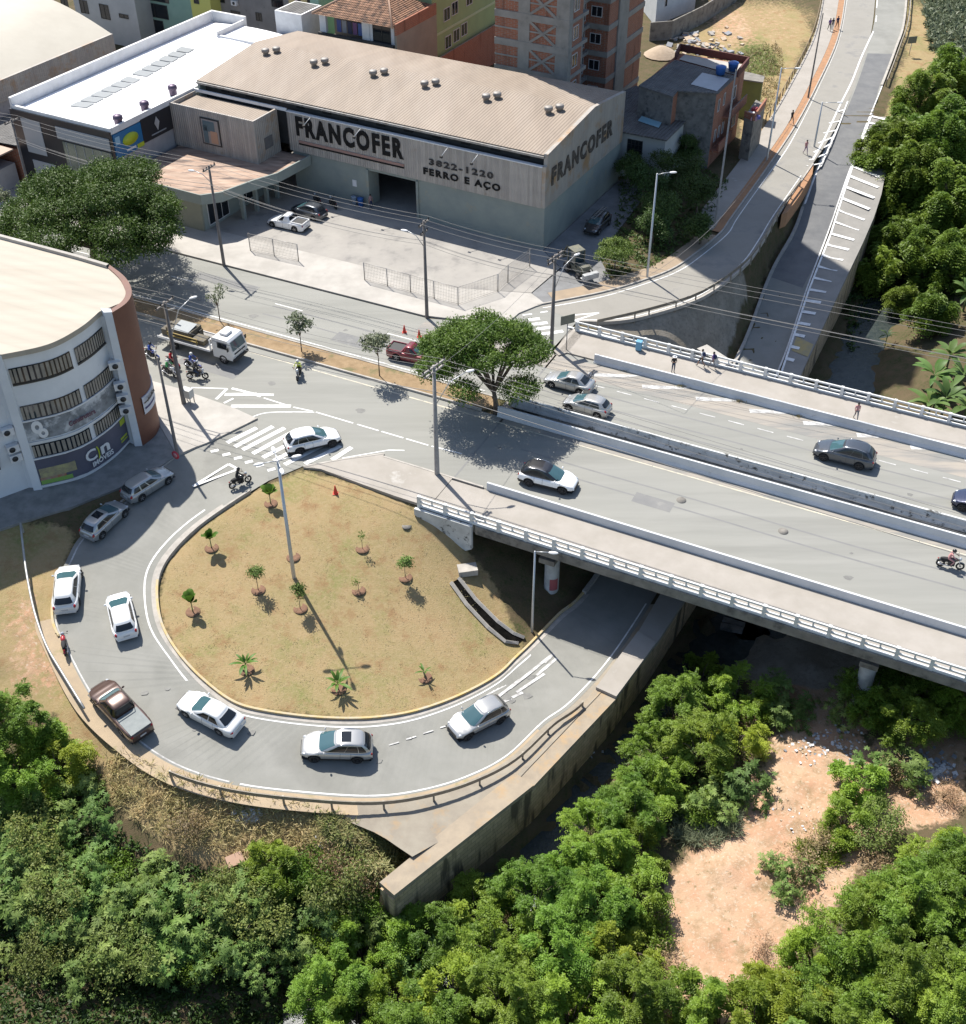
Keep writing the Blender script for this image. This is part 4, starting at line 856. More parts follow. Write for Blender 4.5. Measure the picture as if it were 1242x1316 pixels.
wbox('wall', lo, -110.8, -103, 84, 113, 0, 3.9, brick_o); m = MB(); a, b, c, d = WF(-111, 83.6, 4.0), WF(-102.5, 83.6, 4.6), WF(-102.5, 114, 4.6), WF(-111, 114, 4.0); m.face([a, b, c, d]); m.face([p - Vector((0, 0, .12)) for p in (d, c, b, a)]); m.build('roof', fibre, lo); wbox('parapet', lo, -107, -104.5, 103, 103.3, 4.2, 5.1, concrete)
rd = thing('red_fascia_shop', 'small shop with pinkish roof and faded red fascia at the left edge', 'shop', WF(-107, 82, 0), WA)
wbox('wall', rd, -113, -103.2, 78.6, 83.4, 0, 2.6, lgrey); wbox('roof', rd, -113.2, -103, 78.4, 83.5, 4.0, 4.15, mat('pink_roof', (.46, .35, .28), (.4, .3, .24), .9, .6)); wbox('fascia', rd, -113.2, -103, 78.15, 78.4, 2.6, 4.1, mat('red_sign', (.42, .035, .035), (.35, .03, .03), .5, 1)); wbox('shutter', rd, -111.6, -108, 78.5, 78.6, .1, 2.4, blk)
window(rd, WF(-107, 78.6, 0), WA, 3.2, 1.6, .5, cols=3)
# --- houses behind the warehouse ---
def house(name, label, cat, pxl, pxr, n0, n1, h, m_, wins=(), flat=True, side=True, zr=8.0, fl=3.0, top=None, acs=(), side_w=0):
    u0, u1 = uof(pxl, n0, zr), uof(pxr, n0, zr); t = thing(name, label, cat, WF((u0 + u1) / 2, (n0 + n1) / 2, 0), WA)
    wbox('wall', t, u0, u1, n0, n1, 0, h, m_); wbox('roof', t, u0 - .1, u1 + .1, n0 - .1, n1 + .1, h, h + .2, top or concrete)
    for px, py_, w_, h_ in wins:
        z_ = zoy(px, py_, n0); window(t, WF(uof(px, n0, z_), n0, 0), WA, w_, h_, z_, cols=2, rows=1, fr=winfb if name != 'green_house' else winfr)
    for px, z_ in acs:
        z_ = zoy(px, z_, n0)
        u_ = uof(px, n0, z_); m = MB(); m.box(WF(u_, n0 - .25, z_), (.9, .4, .6), WA); a = m.build('air_conditioner', whitep, t); m = MB(); m.lathe([(.2, 0), (.2, .02), (0, .02)], 12, M=wallM(WF(u_, n0 - .46, z_), WA)); m.build('fan', winfb, a)
    for i in range(side_w):
        for k_ in range(int(h // fl)): window(t, WF(u1, n0 + 1 + i * 3.2, 0), WA + R(90), 1.6, 1.3, k_ * fl + 1.0)
    return t
pale = mat('pale_render', (.42, .44, .44), (.36, .38, .38), .9, .4); teal = mat('mint_render', (.27, .42, .35), (.22, .36, .3), .9, .5); grn_m = mat('green_render', (.30, .40, .20), (.26, .35, .18), .9, .5); crm = mat('cream_render', (.52, .42, .20), (.46, .38, .2), .9, .5); grey_r = mat('grey_render', (.25, .24, .23), (.2, .19, .185), .9, .6, c3=(.13, .12, .12), s3=1, t3=(.6, .7)); yel = mat('lime_render', (.50, .50, .14), None, .9); tan = mat('tan_render', (.30, .26, .21), (.25, .22, .18), .9, .5)
house('grey_house', 'pale grey rendered house with small dark windows behind the curved roof', 'house', 88, 170, 124, 134, 15, pale, ((80, 9, 1.3, 1.5), (105, 16, 1.4, 1.7), (131, 23, 1.6, 1.9), (154, 22, 1.6, .5)))
t = house('mint_house', 'mint green house with open balconies between grey and lime houses', 'house', 178, 243, 127, 137, 16, teal, ((184, 19, 4.6, 1.8), (191, 42, 3, 2.0), (184, -2, 4.6, 1.4)))
house('lime_house', 'narrow lime yellow house in the back row', 'house', 244, 270, 125, 134, 15, yel, ((250, 4, .8, .7),))
house('grey_house', 'tall dark grey rendered house with air conditioners behind the white rooftop', 'house', 271, 372, 127, 136, 17, grey_r, ((299, 30, 1.5, 1.7), (350, 8, 1.8, 1.6), (280, 2, 1.2, 1.4), (330, 26, .9, 1.0)), acs=((303, 3), (362, 14)))
house('cream_house', 'cream coloured house beside the narrow mint strip', 'house', 373, 400, 125, 134, 16, crm, ((397, 20, .5, 2.0), (380, 4, .8, .9)))
house('mint_house', 'mint strip of house left of the tiled roof', 'house', 401, 412, 124, 131, 15, teal)
# tiled-roof house
th = thing('tiled_roof_house', 'house with a brown tiled roof and open laundry veranda', 'house', WF(-80, 122, 0), WA)
u0, u1 = uof(412, 118.5, 9), uof(507, 118.5, 9)
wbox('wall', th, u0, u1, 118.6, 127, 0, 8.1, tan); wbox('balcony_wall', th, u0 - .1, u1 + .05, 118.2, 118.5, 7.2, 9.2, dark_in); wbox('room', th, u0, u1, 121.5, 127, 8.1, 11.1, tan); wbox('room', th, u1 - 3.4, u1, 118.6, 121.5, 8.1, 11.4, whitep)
window(th, WF(u1 - 2.9, 118.6, 0), WA, 2.4, 1.9, 9.2, cols=2, fr=winfb); wbox('pillar', th, u0, u0 + .9, 118.5, 118.9, 9.2, 11.4, whitep); wbox('pillar', th, u1 - 4.4, u1 - 3.4, 118.5, 118.9, 9.2, 11.4, whitep)
for i, c_ in enumerate(((.1, .12, .3), (.3, .3, .32), (.06, .06, .1), (.2, .1, .2), (.1, .15, .35))):
    wbox('hanging_laundry', th, u0 + 2 + i * .75, u0 + 2.6 + i * .75, 119.2, 119.26, 9.3, 10.7, mat('cloth_%d' % i, c_, None, .9))
tile = mat('clay_tiles', (.20, .115, .07), (.30, .17, .11), .95, 2.5, c3=(.09, .06, .045), s3=1.2, t3=(.5, .62)); stripes(tile, WA, .22, .05, (.22, .25)); stripes(tile, WA + R(90), .35, .04, (.35, .2))
m = MB(); e = 11.4; a, b, c, d = WF(u0 - .5, 117.8, e), WF(u1 + .3, 117.8, e), WF(u1 + .3, 127.5, e), WF(u0 - .5, 127.5, e); r1, r2 = WF(u0 + 3.4, 122.6, 13.5), WF(u1 - 3.2, 122.6, 13.5)
m.face([a, b, r2, r1]); m.face([b, c, r2]); m.face([c, d, r1, r2]); m.face([d, a, r1]); m.face([d, c, b, a]); rf = m.build('roof', tile, th)
m = MB(); m.tube([b, r2, r1, a], .14, 6); m.build('ridge_tiles', mat('ridge', (.42, .28, .2), None, .9), rf)
wbox('side_wall', th, u1 + .3, u1 + .55, 118.2, 127.4, 0, 10.4, tan); wbox('side_wall_top', th, u1 + .3, u1 + .55, 118.2, 127.4, 10.4, 11.7, brick_o)
for px in (488, 500):
    m = MB(); u_ = uof(px, 118, 8.2); m.box(WF(u_, 117.9, 8.2), (.95, .4, .7), WA); a = m.build('air_conditioner', whitep, th); m = MB(); m.lathe([(.25, 0), (.25, .02), (0, .02)], 12, M=wallM(WF(u_, 117.69, 8.2), WA)); m.build('fan', winfb, a)
gh = thing('green_house', 'pale green house whose windowed side faces the brick yard wall', 'house', WF(-72, 125, 0), WA)
ug = uof(556, 127.5, 8); wbox('wall', gh, ug - 8, ug, 127.5, 146, 0, 17, grn_m)
for z_ in (4.2, 7.4): wbox('band', gh, ug - 8.05, ug + .06, 127.4, 146.1, z_, z_ + .3, mat('pale_green_band', (.42, .5, .32), None, .9))
for n_, z_ in ((130.5, 5.2), (132.6, 5.4), (134.6, 5.6), (130.3, 8.6), (132.3, 8.8), (136, 9), (130.5, 12)): window(gh, WF(ug, n_, 0), WA + R(90), 1.5, 1.5, z_)
yw = wbox('yard_wall', None, ug + .4, ug + .65, 118, 150, 0, 5.0, brick_o); tag(yw, 'orange brick yard wall running back between green house and unfinished tower', 'wall')
# --- unfinished brick and concrete tower ---
tw = thing('unfinished_tower', 'unfinished brick tower block with bare concrete frame and diagonal braces', 'tower block', WF(-60, 126, 0), WA)
TU0, TU1, TN0, TN1, TH = -63.4, -54.4, 119.3, 139.5, 69; WN = TN0 + 9.6
wbox('wall', tw, TU0, TU1 - .02, TN0 + .02, TN0 + 3.6, 0, TH, brick_o); wbox('core_wall', tw, TU0, TU1 - 2.2, TN0 + 3.6, TN1, 0, 38, brick_o); wbox('wing', tw, TU1 - 2.2, TU1 + .6, WN, TN1, 0, 38, brick_o); wbox('unseen_upper_block', tw, TU0 + .01, TU1 - 2.21, TN0 + 3.61, 134.6, 38, TH, brick_o); wbox('unseen_upper_block', tw, TU1 - 2.2, TU1 + .59, WN + .01, 134.6, 38, TH, brick_o)  # upper blocks are out of view, set back to trim the tower's cast shadow
fh = 3.0
for u_ in ((TU0 + 2.9, TU0 + 4.3), (TU1 - 1.5, TU1 + .04)): wbox('column', tw, u_[0], u_[1], TN0 - .06, TN0 + .4, 0, TH, frame_c)
wbox('column', tw, TU1 - .4, TU1 + .06, TN0 - .05, TN0 + .9, 0, TH, frame_c); wbox('column', tw, TU1 + .5, TU1 + .78, WN + 2.6, WN + 5.4, 0, 38, frame_c); wbox('column', tw, TU1 - 1.9, TU1 - .9, TN0 + 5.2, TN0 + 6.0, 0, TH, frame_c)
for k_ in range(12):
    z_ = 2.2 + k_ * fh; m = MB()
    m.prism([tuple(WF(a, b)[:2]) for a, b in ((TU0 - .02, TN0 - .1), (TU1 + .08, TN0 - .1), (TU1 + .08, TN0 + .3), (TU0 - .02, TN0 + .3))], z_, z_ + .75); m.build('floor_beam', frame_c, tw); m = MB()
    m.prism([tuple(WF(a, b)[:2]) for a, b in ((TU1 - .2, TN0 + .3), (TU1 + .1, TN0 + .3), (TU1 + .1, TN0 + 4.9), (TU1 - 1.7, TN0 + 5.1), (TU1 - 1.7, WN), (TU1 - 2.1, WN), (TU1 - 2.1, TN0 + .5))], z_ + .2, z_ + .6); m.build('balcony_slab', frame_c, tw); m = MB()
    m.prism([tuple(WF(a, b)[:2]) for a, b in ((TU1 - 2.15, WN - .1), (TU1 + .7, WN - .1), (TU1 + .7, TN1 + .05), (TU1 + .3, TN1 + .05), (TU1 + .3, WN + .3), (TU1 - 2.15, WN + .3))], z_ + .1, z_ + .7); m.build('floor_beam', frame_c, tw)
    if k_ < 8:
        m = MB(); m.prism([tuple(WF(a, b)[:2]) for a, b in ((TU0 - .01, TN0 - .03), (TU1, TN0 - .03), (TU1, TN0 + .2), (TU0 - .01, TN0 + .2))], z_ + 1.85, z_ + 2.0); m.build('tie_beam', frame_c, tw)
        for sgn in (-1, 1):
            za, zb = (z_ + .75, z_ + fh) if sgn > 0 else (z_ + fh, z_ + .75)
            a, b = WF(TU0 + 4.3, TN0 - .03, za), WF(TU1 - 1.5, TN0 - .03, zb); d = (b - a); L0 = d.length; c = (a + b) / 2
            m = MB(); m.box(c, (L0, .12 + .02 * sgn, .28), WA, ry=-math.atan2(zb - za, math.hypot(d.x, d.y))); m.build('brace', frame_c, tw)
        window(tw, WF(TU1 - .02, TN0 + 1.2, 0), WA + R(90), 1.3, 1.4, z_ + 1.3, fr=winfr)
        window(tw, WF(TU1 - 2.18, TN0 + 7.4, 0), WA + R(90), 1.7, 1.9, z_ + 1.0, fr=winfr); window(tw, WF(TU1 - 1.6, WN, 0), WA, 1.3, 1.1, z_ + 1.5, fr=winfr)
# --- houses right of the warehouse ---
def pxpoly(z, *q): return [tuple(at(a, b, z)[:2]) for a, b in q]
h1 = thing('low_house', 'low whitewashed house with grey roof, blue water tank and barred window', 'house', at(845, 150, 0))
q = ((797,122),(798,167),(856,178),(901,135),(871,129),(817,112)); z1 = 5.2
m = MB(); m.prism(pxpoly(z1, *q), -.2, z1 - .1); m.build('wall', pale, h1); m = MB(); m.prism(pxpoly(z1, *((795,120),(797,169),(857,180.5),(904,134),(871,127.5),(817,110))), z1 - .1, z1 + .05); hr = m.build('roof', fibre, h1)
m = MB(); m.face([at(a, b, z1 + .12) for a, b in ((863,147),(882,154),(901,136),(881,131.5))]); m.build('roof_sheet', mat('pale_sheet', (.42, .44, .47), (.36, .38, .4), .6, 1), hr)
m = MB(); m.face([at(a, b, z1 + .14) for a, b in ((820,155),(847,164),(851,156),(826,147.5))]); m.build('roof_sheet', mat('sky_blue_sheet', (.22, .42, .52), (.3, .45, .5), .6, 1), hr)
p = at(804, 205, 0); w_ = window(h1, at(809, 176, 3.2), WA, 1.7, 1.5, 2.0, cols=4, rows=3, fr=winfb) if False else None
a1, a2 = at(798, 167, z1), at(856, 178, z1); ang1 = math.atan2(a2.y - a1.y, a2.x - a1.x); window(h1, a1.lerp(a2, .18), ang1, 1.7, 1.5, 2.9, cols=4, rows=3, fr=winfb)
h2 = thing('brick_house', 'three-storey bare brick house with patched dark roof and blue tanks', 'house', at(910, 160, 0))
z2 = 8.6; q2 = ((821,110),(865,124),(871,116),(923,119),(961,81),(873,65))
m = MB(); m.prism(pxpoly(z2, *((823,109),(865,122),(872,115),(921,118),(959,81),(873,67))), -1.0, z2 - .1); m.build('wall', brick_o, h2); m = MB(); m.prism(pxpoly(z2, *((821,110),(865,124.5),(871,117),(923,120),(947,98),(868,77))), z2 - .1, z2 + .05); hr2 = m.build('roof', fibre, h2)
m = MB(); m.face([at(a, b, z2 + .1) for a, b in ((888,108),(922,117),(938,101),(903,93))]); m.build('roof_sheet', mat('pale_sheet', (.42, .44, .47), (.36, .38, .4), .6, 1), hr2)
m = MB(); m.face([at(a, b, z2 + .02) for a, b in ((873,76),(950,97),(959,83),(880,70))]); m.build('terrace', conc_pale, h2)
for A_, B_ in (((868,76),(874,64)), ((874,64),(962,81)), ((962,81),(948,98))):
    a, b = at(*A_, z2), at(*B_, z2); m = MB(); m.box((a + b) / 2 + Vector((0, 0, .3)), ((b - a).length, .2, .8), math.atan2(b.y - a.y, b.x - a.x)); m.build('parapet', mat('dark_red_parapet', (.10, .035, .03), None, .9), h2)
for A_, B_, zb_ in (((823,109),(865,122),0), ((872,115),(921,118),-.5)):
    a, b = at(*A_, z2), at(*B_, z2); m = MB(); m.box((a + b) / 2 + Vector((0, 0, -4.4)), ((b - a).length + .1, .12, 8.5), math.atan2(b.y - a.y, b.x - a.x)); m.build('rendered_wall', mat('mouldy_render', (.20, .195, .185), (.12, .12, .115), .95, 1.2, c3=(.05, .05, .05), s3=.8, t3=(.52, .66)) if 'mouldy_render' not in MATS else MATS['mouldy_render'], h2)
e1, e2 = at(921, 118, z2), at(959, 81, z2); ea = math.atan2(e2.y - e1.y, e2.x - e1.x)
for t_, zz, w1, h1_ in ((.12, 6.0, .5, 1.3), (.3, 6.1, .5, 1.3), (.12, 2.6, .45, 1.3), (.25, 2.6, .45, 1.3), (.38, 2.6, .45, 1.3), (.6, 5.6, 1.3, 1.4), (.75, 2.0, 1.2, 1.6)): window(h2, e1.lerp(e2, t_), ea, w1, h1_, zz, pane=winfb, cols=1)
d_ = Vector((math.cos(ea), math.sin(ea), 0)); q_ = Vector((d_.y, -d_.x, 0))
for zz, t_, w_ in ((4.6, .62, 5.5), (1.9, .25, 4.5)):
    m = MB(); m.box(e1.lerp(e2, t_) + q_ * .5 + Vector((0, 0, zz - z2)), (w_, 1.0, .15), ea); m.box(e1.lerp(e2, t_) + q_ * .95 + Vector((0, 0, zz - z2 + .5)), (w_, .12, 1.0), ea); m.build('balcony', brick_o, h2)
blue_t = mat('blue_tank', (.03, .12, .38), None, .5)
def tank(label, p, lid=whitep):
    t = thing('water_tank', label, 'water tank', p, group='water tanks on the house roofs'); m = MB(); m.lathe([(0, 0), (.48, 0), (.58, .75), (.6, .8), (.56, .82)], 18); o = m.build('tank', blue_t, None, local=True); o.parent = t
    m = MB(); m.lathe([(.62, .8), (.6, .86), (.3, .98), (0, 1.0)], 18); o = m.build('lid', lid, None, local=True); o.parent = t
tank('blue water tank with white lid on the low grey roof', at(839, 140, 5.3)); tank('blue water tank at the back corner of the terrace', at(942, 90, 8.75), blue_t); tank('darker blue water tank on the dark upper roof', at(926, 95, 8.75), blue_t)
h3 = thing('block_house', 'small block house with cluttered roof terrace at the end of the row', 'house', at(975, 150, 0)); m = MB(); z3 = 4.8
m.prism(pxpoly(z3, (957,150),(969,155),(984,134),(972,128)), -.5, z3); m.build('wall', conc_dark, h3)
for A_, B_ in (((957,150),(969,155)), ((969,155),(984,134))): a, b = at(*A_, z3), at(*B_, z3); m = MB(); m.box((a + b) / 2 + Vector((0, 0, .35)), ((b - a).length, .2, .7), math.atan2(b.y - a.y, b.x - a.x)); m.build('parapet', brick_o, h3)
for i, (dx, dy, c_) in enumerate(((0, 0, (.5, .5, .5)), (5, -6, (.35, .06, .08)), (9, 4, (.1, .1, .3)), (4, 6, (.4, .25, .3)))): m = MB(); p = at(966 + dx * .8, 146 + dy, z3 + .15); m.box(p, (.7, .5, .35), i); tag(m.build('storage_box', mat('junk_%d' % i, c_, None, .8), origin=p), ('grey box on the cluttered roof terrace', 'red box on the cluttered roof terrace', 'navy box on the cluttered roof terrace', 'pink box on the cluttered roof terrace')[i], 'box', 'junk on the roof terrace')
h4 = thing('green_hut', 'olive green rendered hut behind the brick house', 'hut', at(965, 110, 2)); m = MB(); m.prism(pxpoly(4.6, (955,102),(980,106),(982,100),(957,94)), -.2, 4.6); m.build('wall', mat('olive_green', (.20, .22, .07), (.16, .18, .07), .9, 1), h4)
m = MB(); m.prism(pxpoly(4.6, (954,103),(981,107),(983,99),(957,93)), 4.6, 4.75); m.build('roof', conc_dark, h4)
h5 = thing('white_house', 'white house with blue-grey shade side at the top behind the tower', 'house', at(865, 30, 0)); m = MB(); m.prism([tuple(at(a, b, 0)[:2]) for a, b in ((842,33),(893,12),(880,-40),(800,-20))], 0, 6.5); m.build('wall', white_wall, h5)
a1, a2 = at(842, 33, 0), at(893, 12, 0); window(h5, a1.lerp(a2, .2), math.atan2(a2.y - a1.y, a2.x - a1.x), .6, 1.8, 2.2, cols=1); window(h5, a1.lerp(a2, .6), math.atan2(a2.y - a1.y, a2.x - a1.x), .6, 1.6, 3.2, cols=1)
m = MB(); P = [at(835,52,0), at(862,50,0), at(902,30,0), at(945,2,0), at(960,-20,0)]
for a, b in zip(P[:-1], P[1:]): m.box((a + b) / 2 + Vector((0, 0, 1.2)), ((b - a).length + .1, .2, 2.6), math.atan2(b.y - a.y, b.x - a.x))
tag(m.build('yard_wall', conc_dark, origin=P[1]), 'stained grey block wall around the vacant lot behind the tower', 'wall')
# --- curved white office building on the left ---
ob = thing('curved_office', 'curved white three-storey office block with brown rounded corner and shop banners', 'office building', Vector((-34, 77, 0)))
HB = 12.0
fac = cr([at(54,629), at(108,615), at(145,592), at(167,570)], 8)
fac = [p - (fac[0] - Vector((-33.2, 69.4, 0))) * 0 for p in fac]
rc = cr([at(183,573.5), at(199,560), at(204,545), at(196,526), at(178,509)], 6)
nA = -26.7 * math.sin(-BA) + 74.5 * math.cos(BA)
backn = rc[-1].x * -math.sin(BA) + rc[-1].y * math.cos(BA)
ubk = rc[-1].x * math.cos(BA) + rc[-1].y * math.sin(BA)
back = [BF(ubk - 3, backn + .1), BF(ubk - 42, backn + .1)]
left = [at(0,642), at(38,628)]
poly = [at(-330,760)] + left + fac + rc + back
poly = [p for p in poly]
m = MB(); m.prism([(p.x, p.y) for p in ([at(-330,760)] + left + fac + [at(174,573)] + [at(182,571)] + rc[3:] + back)], 0, HB - .5); wall_o = m.build('wall', white_wall, ob)
off_w = mat('office_white', (.70, .72, .74), (.62, .64, .66), .8, .4, c3=(.5, .51, .5), s3=1.0, t3=(.64, .78))
roofm = mat('sheet_roof_beige', (.41, .365, .30), (.36, .32, .26), .8, .35, c3=(.36, .27, .2), s3=.5, t3=(.66, .78), stretch=(-R(-26), (.2, 2, 1)))
wall_o.data.materials[0] = off_w
stripes(roofm, BA + R(90), 1.1, .02, (1.1, .04))
m = MB(); rp = [at(-330,760)] + [at(0,641.5), at(38,627)] + [p + Vector((.1, -.15, 0)) for p in fac] + rc[8:] + back; m.prism([(p.x, p.y) for p in rp], HB - .5, [HB - .1] * len(rp)); m.build('roof', roofm, ob)
brown = mat('brown_stone', (.155, .06, .035), (.12, .045, .028), .6, .5)
m = MB(); cc = Vector((-28.5, 77.5, 0)); ro = [p + (p - cc).normalized() * .12 for p in rc]; m.strip(ro, lift(ro, HB)); m.strip(lift(ro, HB), lift([p - (p - cc).normalized() * .35 for p in rc], HB)); m.strip(lift([p - (p - cc).normalized() * .35 for p in rc], HB), lift([p - (p - cc).normalized() * .35 for p in rc], HB - 1)); m.sm = [True] * len(m.sm); m.build('rounded_corner', brown, ob)
m = MB(); b0 = [rc[-1]] + back; m.strip(lift(b0, HB - .6), lift(b0, HB + .15)); ins = [p - Vector((-math.sin(BA), math.cos(BA), 0)) * .3 for p in b0]; m.strip(lift(b0, HB + .15), lift(ins, HB + .15)); m.strip(lift(ins, HB + .15), lift(ins, HB - .6)); m.build('parapet', concrete, ob)
m = MB(); m.prism([(p.x, p.y) for p in (at(174,575), at(183.5,574.5), at(182,570), at(170,569))], 0, HB + .05); m.build('pier', off_w, ob)
m = MB(); m.prism([(p.x, p.y) for p in (at(44,632), at(55,630.5), at(56,625), at(44,625))], 0, HB - .2); m.build('pier', off_w, ob)
def facade(s0, s1, z0, z1, off, nm, m_, par=ob, steps=8, curve=None):
    C_ = curve or fac; N_ = len(C_) - 1; P = []
    for i in range(steps + 1):
        x = (s0 + (s1 - s0) * i / steps) * N_; j = min(int(x), N_ - 1); P.append(C_[j].lerp(C_[j + 1], x - j))
    T = []
    for i, p in enumerate(P): t = P[min(i + 1, steps)] - P[max(i - 1, 0)]; T.append(p + Vector((t.y, -t.x, 0)).normalized() * off)
    m = MB(); m.strip(lift(T, z0), lift(T, z1), smooth=True); m.strip(lift(T, z1), lift(P, z1)); m.strip(lift(P, z0), lift(T, z0)); return m.build(nm, m_, par), T
blind = mat('blinds', (.30, .275, .235), (.20, .185, .16), .6, 1.5); 
def fwin(s0, s1, z0, z1, pale_=False):
    o, T = facade(s0, s1, z0, z1, .05, 'window', glass_d, steps=10)
    k = 13; m = MB(); rnd = random.Random(int(s0 * 100 + z0 * 7))
    for i in range(k):
        x0 = i / k * 10; x1 = x0 + .5; f_ = lambda x: T[min(int(x), 9)].lerp(T[min(int(x), 9) + 1], x - int(x))
        a, b = f_(x0) , f_(min(x1, 9.99)); q = Vector(((b - a).y, -(b - a).x, 0)).normalized() * .03
        m.face([a + q + Vector((0, 0, z0 + .08)), b + q + Vector((0, 0, z0 + .08)), b + q + Vector((0, 0, z1 - .06)), a + q + Vector((0, 0, z1 - .06))])
    m.build('blind', blind, o); facade(s0, s1, z0 - .16, z0 - .03, .09, 'sill', winfb, o); return o
for z0, z1 in ((9.35, 10.6), (6.25, 7.45), (2.9, 4.0)): fwin(.03, .50, z0, z1); fwin(.55, .98, z0, z1)
b1, _ = facade(.0, 1.0, 4.45, 6.1, .10, 'upper_banner', mat('grey_print_banner', (.30, .32, .34), (.12, .13, .14), .7, .9, c3=(.52, .54, .56), s3=.8, t3=(.5, .6)))
b2, _ = facade(.0, 1.0, .45, 2.75, .10, 'lower_banner', mat('slate_banner', (.11, .11, .15), (.08, .08, .11), .7, .5))
for z_ in (6.12, 4.2, 2.77, .3): facade(0, 1, z_, z_ + .12, .14, 'band', whitep)
def ftext(txt, s, z, h_, m_, off=.14, par=None, w_=None, bold=.02, bend=True, depth=.03):
    N_ = len(fac) - 1; x = s * N_; j = min(int(x), N_ - 1); p = fac[j].lerp(fac[j + 1], x - j); d = (fac[min(j + 2, N_)] - fac[max(j - 1, 0)]); a_ = math.atan2(d.y, d.x)
    q = Vector((d.y, -d.x, 0)).normalized() * off
    t = text_mb(txt, 1, Matrix.Identity(4), depth, bold); xs = [v[0] for v in t.v]; k_ = (w_ / (max(xs) - min(xs))) if w_ else h_ / .72
    M = wallM(p + q + Vector((0, 0, z)), a_) @ Matrix.Diagonal((k_, h_ / .72, 1, 1)); t.v = [tuple(M @ Vector(v)) for v in t.v]; return t.build('lettering', m_, par)
ftext('IMÓVEIS', .55, .95, .42, wt, par=b2, w_=2.1, off=.2); ftext('n', .60, 1.75, 1.0, wt, par=b2, w_=.9, bold=.03, off=.18); ftext('C', .44, 1.75, .95, wt, par=b2, w_=.95, bold=.02, off=.2); ftext(')', .52, 1.75, .8, yl, par=b2, w_=.22, bold=.05, off=.2)
ftext('Casa Moderna', .42, 5.45, .30, mat('plum', (.12, .05, .08), None, .6), par=b1, w_=2.3, off=.2) if False else None
ftext('Casa do Construtor'[:0] + 'Construtora', .45, 5.2, .42, mat('plum', (.12, .05, .08), None, .6), par=b1, w_=2.3, off=.2)
ftext('O', .12, 5.5, .9, wt, par=b1, w_=.8, bold=.09, off=.16); ftext('O', .15, 4.95, .7, wt, par=b1, w_=.7, bold=.09, off=.18)
facade(.03, .30, 1.1, 1.9, .13, 'house_picture', mat('house_yellow', (.42, .38, .18), (.25, .22, .15), .7, 2.5), b2); facade(.02, .26, .5, .85, .135, 'lawn_picture', mat('lawn_green', (.2, .36, .08), None, .7), b2); facade(.02, .22, .85, 1.1, .13, 'brick_picture', mat('house_orange', (.36, .13, .05), (.3, .25, .2), .7, 3), b2)
facade(.86, .97, 2.2, 2.7, .13, 'leaf_shape', yl, b2); facade(.82, .95, 1.1, 1.25, .13, 'small_print', yl, b2); facade(.82, .95, .85, .95, .13, 'small_print', yl, b2)
b3, _ = facade(.14, .62, 2.6, 4.1, .2, 'corner_banner', mat('blue_white_banner', (.55, .56, .6), (.48, .5, .56), .7, 1), curve=rc)
facade(.16, .60, 3.5, 3.62, .22, 'banner_line', winfb, b3, curve=rc); facade(.16, .4, 3.0, 3.15, .22, 'banner_line', mat('navy', (.03, .03, .12), None, .6), b3, curve=rc)
def wtext(txt, p, a_, h_, m_, par, w_):
    t = text_mb(txt, 1, Matrix.Identity(4), .02, .02); xs = [v[0] for v in t.v]; M = wallM(p, a_) @ Matrix.Diagonal((w_ / (max(xs) - min(xs)), h_ / .72, 1, 1)); t.v = [tuple(M @ Vector(v)) for v in t.v]; return t.build('lettering', m_, par)
p = rc[7]; dd = rc[10] - rc[5]; wtext('ALUGA', p + Vector((dd.y, -dd.x, 0)).normalized() * .3 + Vector((0, 0, 3.8)), math.atan2(dd.y, dd.x), .34, winfb, b3, 1.5)
for i, (z_, o_) in enumerate(((7.7, 0), (5.9, .1), (4.8, .1), (3.7, .05))):
    a, b = at(170, 572), at(175, 575); p = a.lerp(b, .3 + o_) + Vector((.15, -.35, z_)); m = MB(); m.box(p, (.85, .45, .6), R(20)); ac = m.build('air_conditioner', whitep, ob); m = MB(); m.lathe([(.22, 0), (.22, .03), (0, .03)], 12, M=wallM(p + Vector((.1, -.24, 0)), R(20))); m.build('fan', winfb, ac)
lf = at(0,642) ; ang_l = math.atan2((left[1] - left[0]).y, (left[1] - left[0]).x)
for z_ in (9.2, 6.0, 2.7): window(ob, left[0] + Vector((-2.5, 0, 0)) * 1 + (left[1] - left[0]).normalized() * 1.2, ang_l, 3.2, 1.2, z_, cols=3, fr=winfb) if False else window(ob, at(-40,659) , ang_l, 3.0, 1.2, z_, cols=3, fr=winfb)
for i, z_ in enumerate((5.6, 4.1, 3.3)):
    p = at(36,629.5) + Vector((0, -.3, z_)); m = MB(); m.box(p, (.85, .45, .6), ang_l); ac = m.build('air_conditioner', whitep, ob); m = MB(); m.lathe([(.22, 0), (.22, .03), (0, .03)], 12, M=wallM(p + Vector((.05, -.25, 0)), ang_l)); m.build('fan', winfb, ac)
# more of the town behind, up to the edge of view
rb = random.Random(5); cols_ = [pale, tan, crm, lgrey, teal, grey_r]
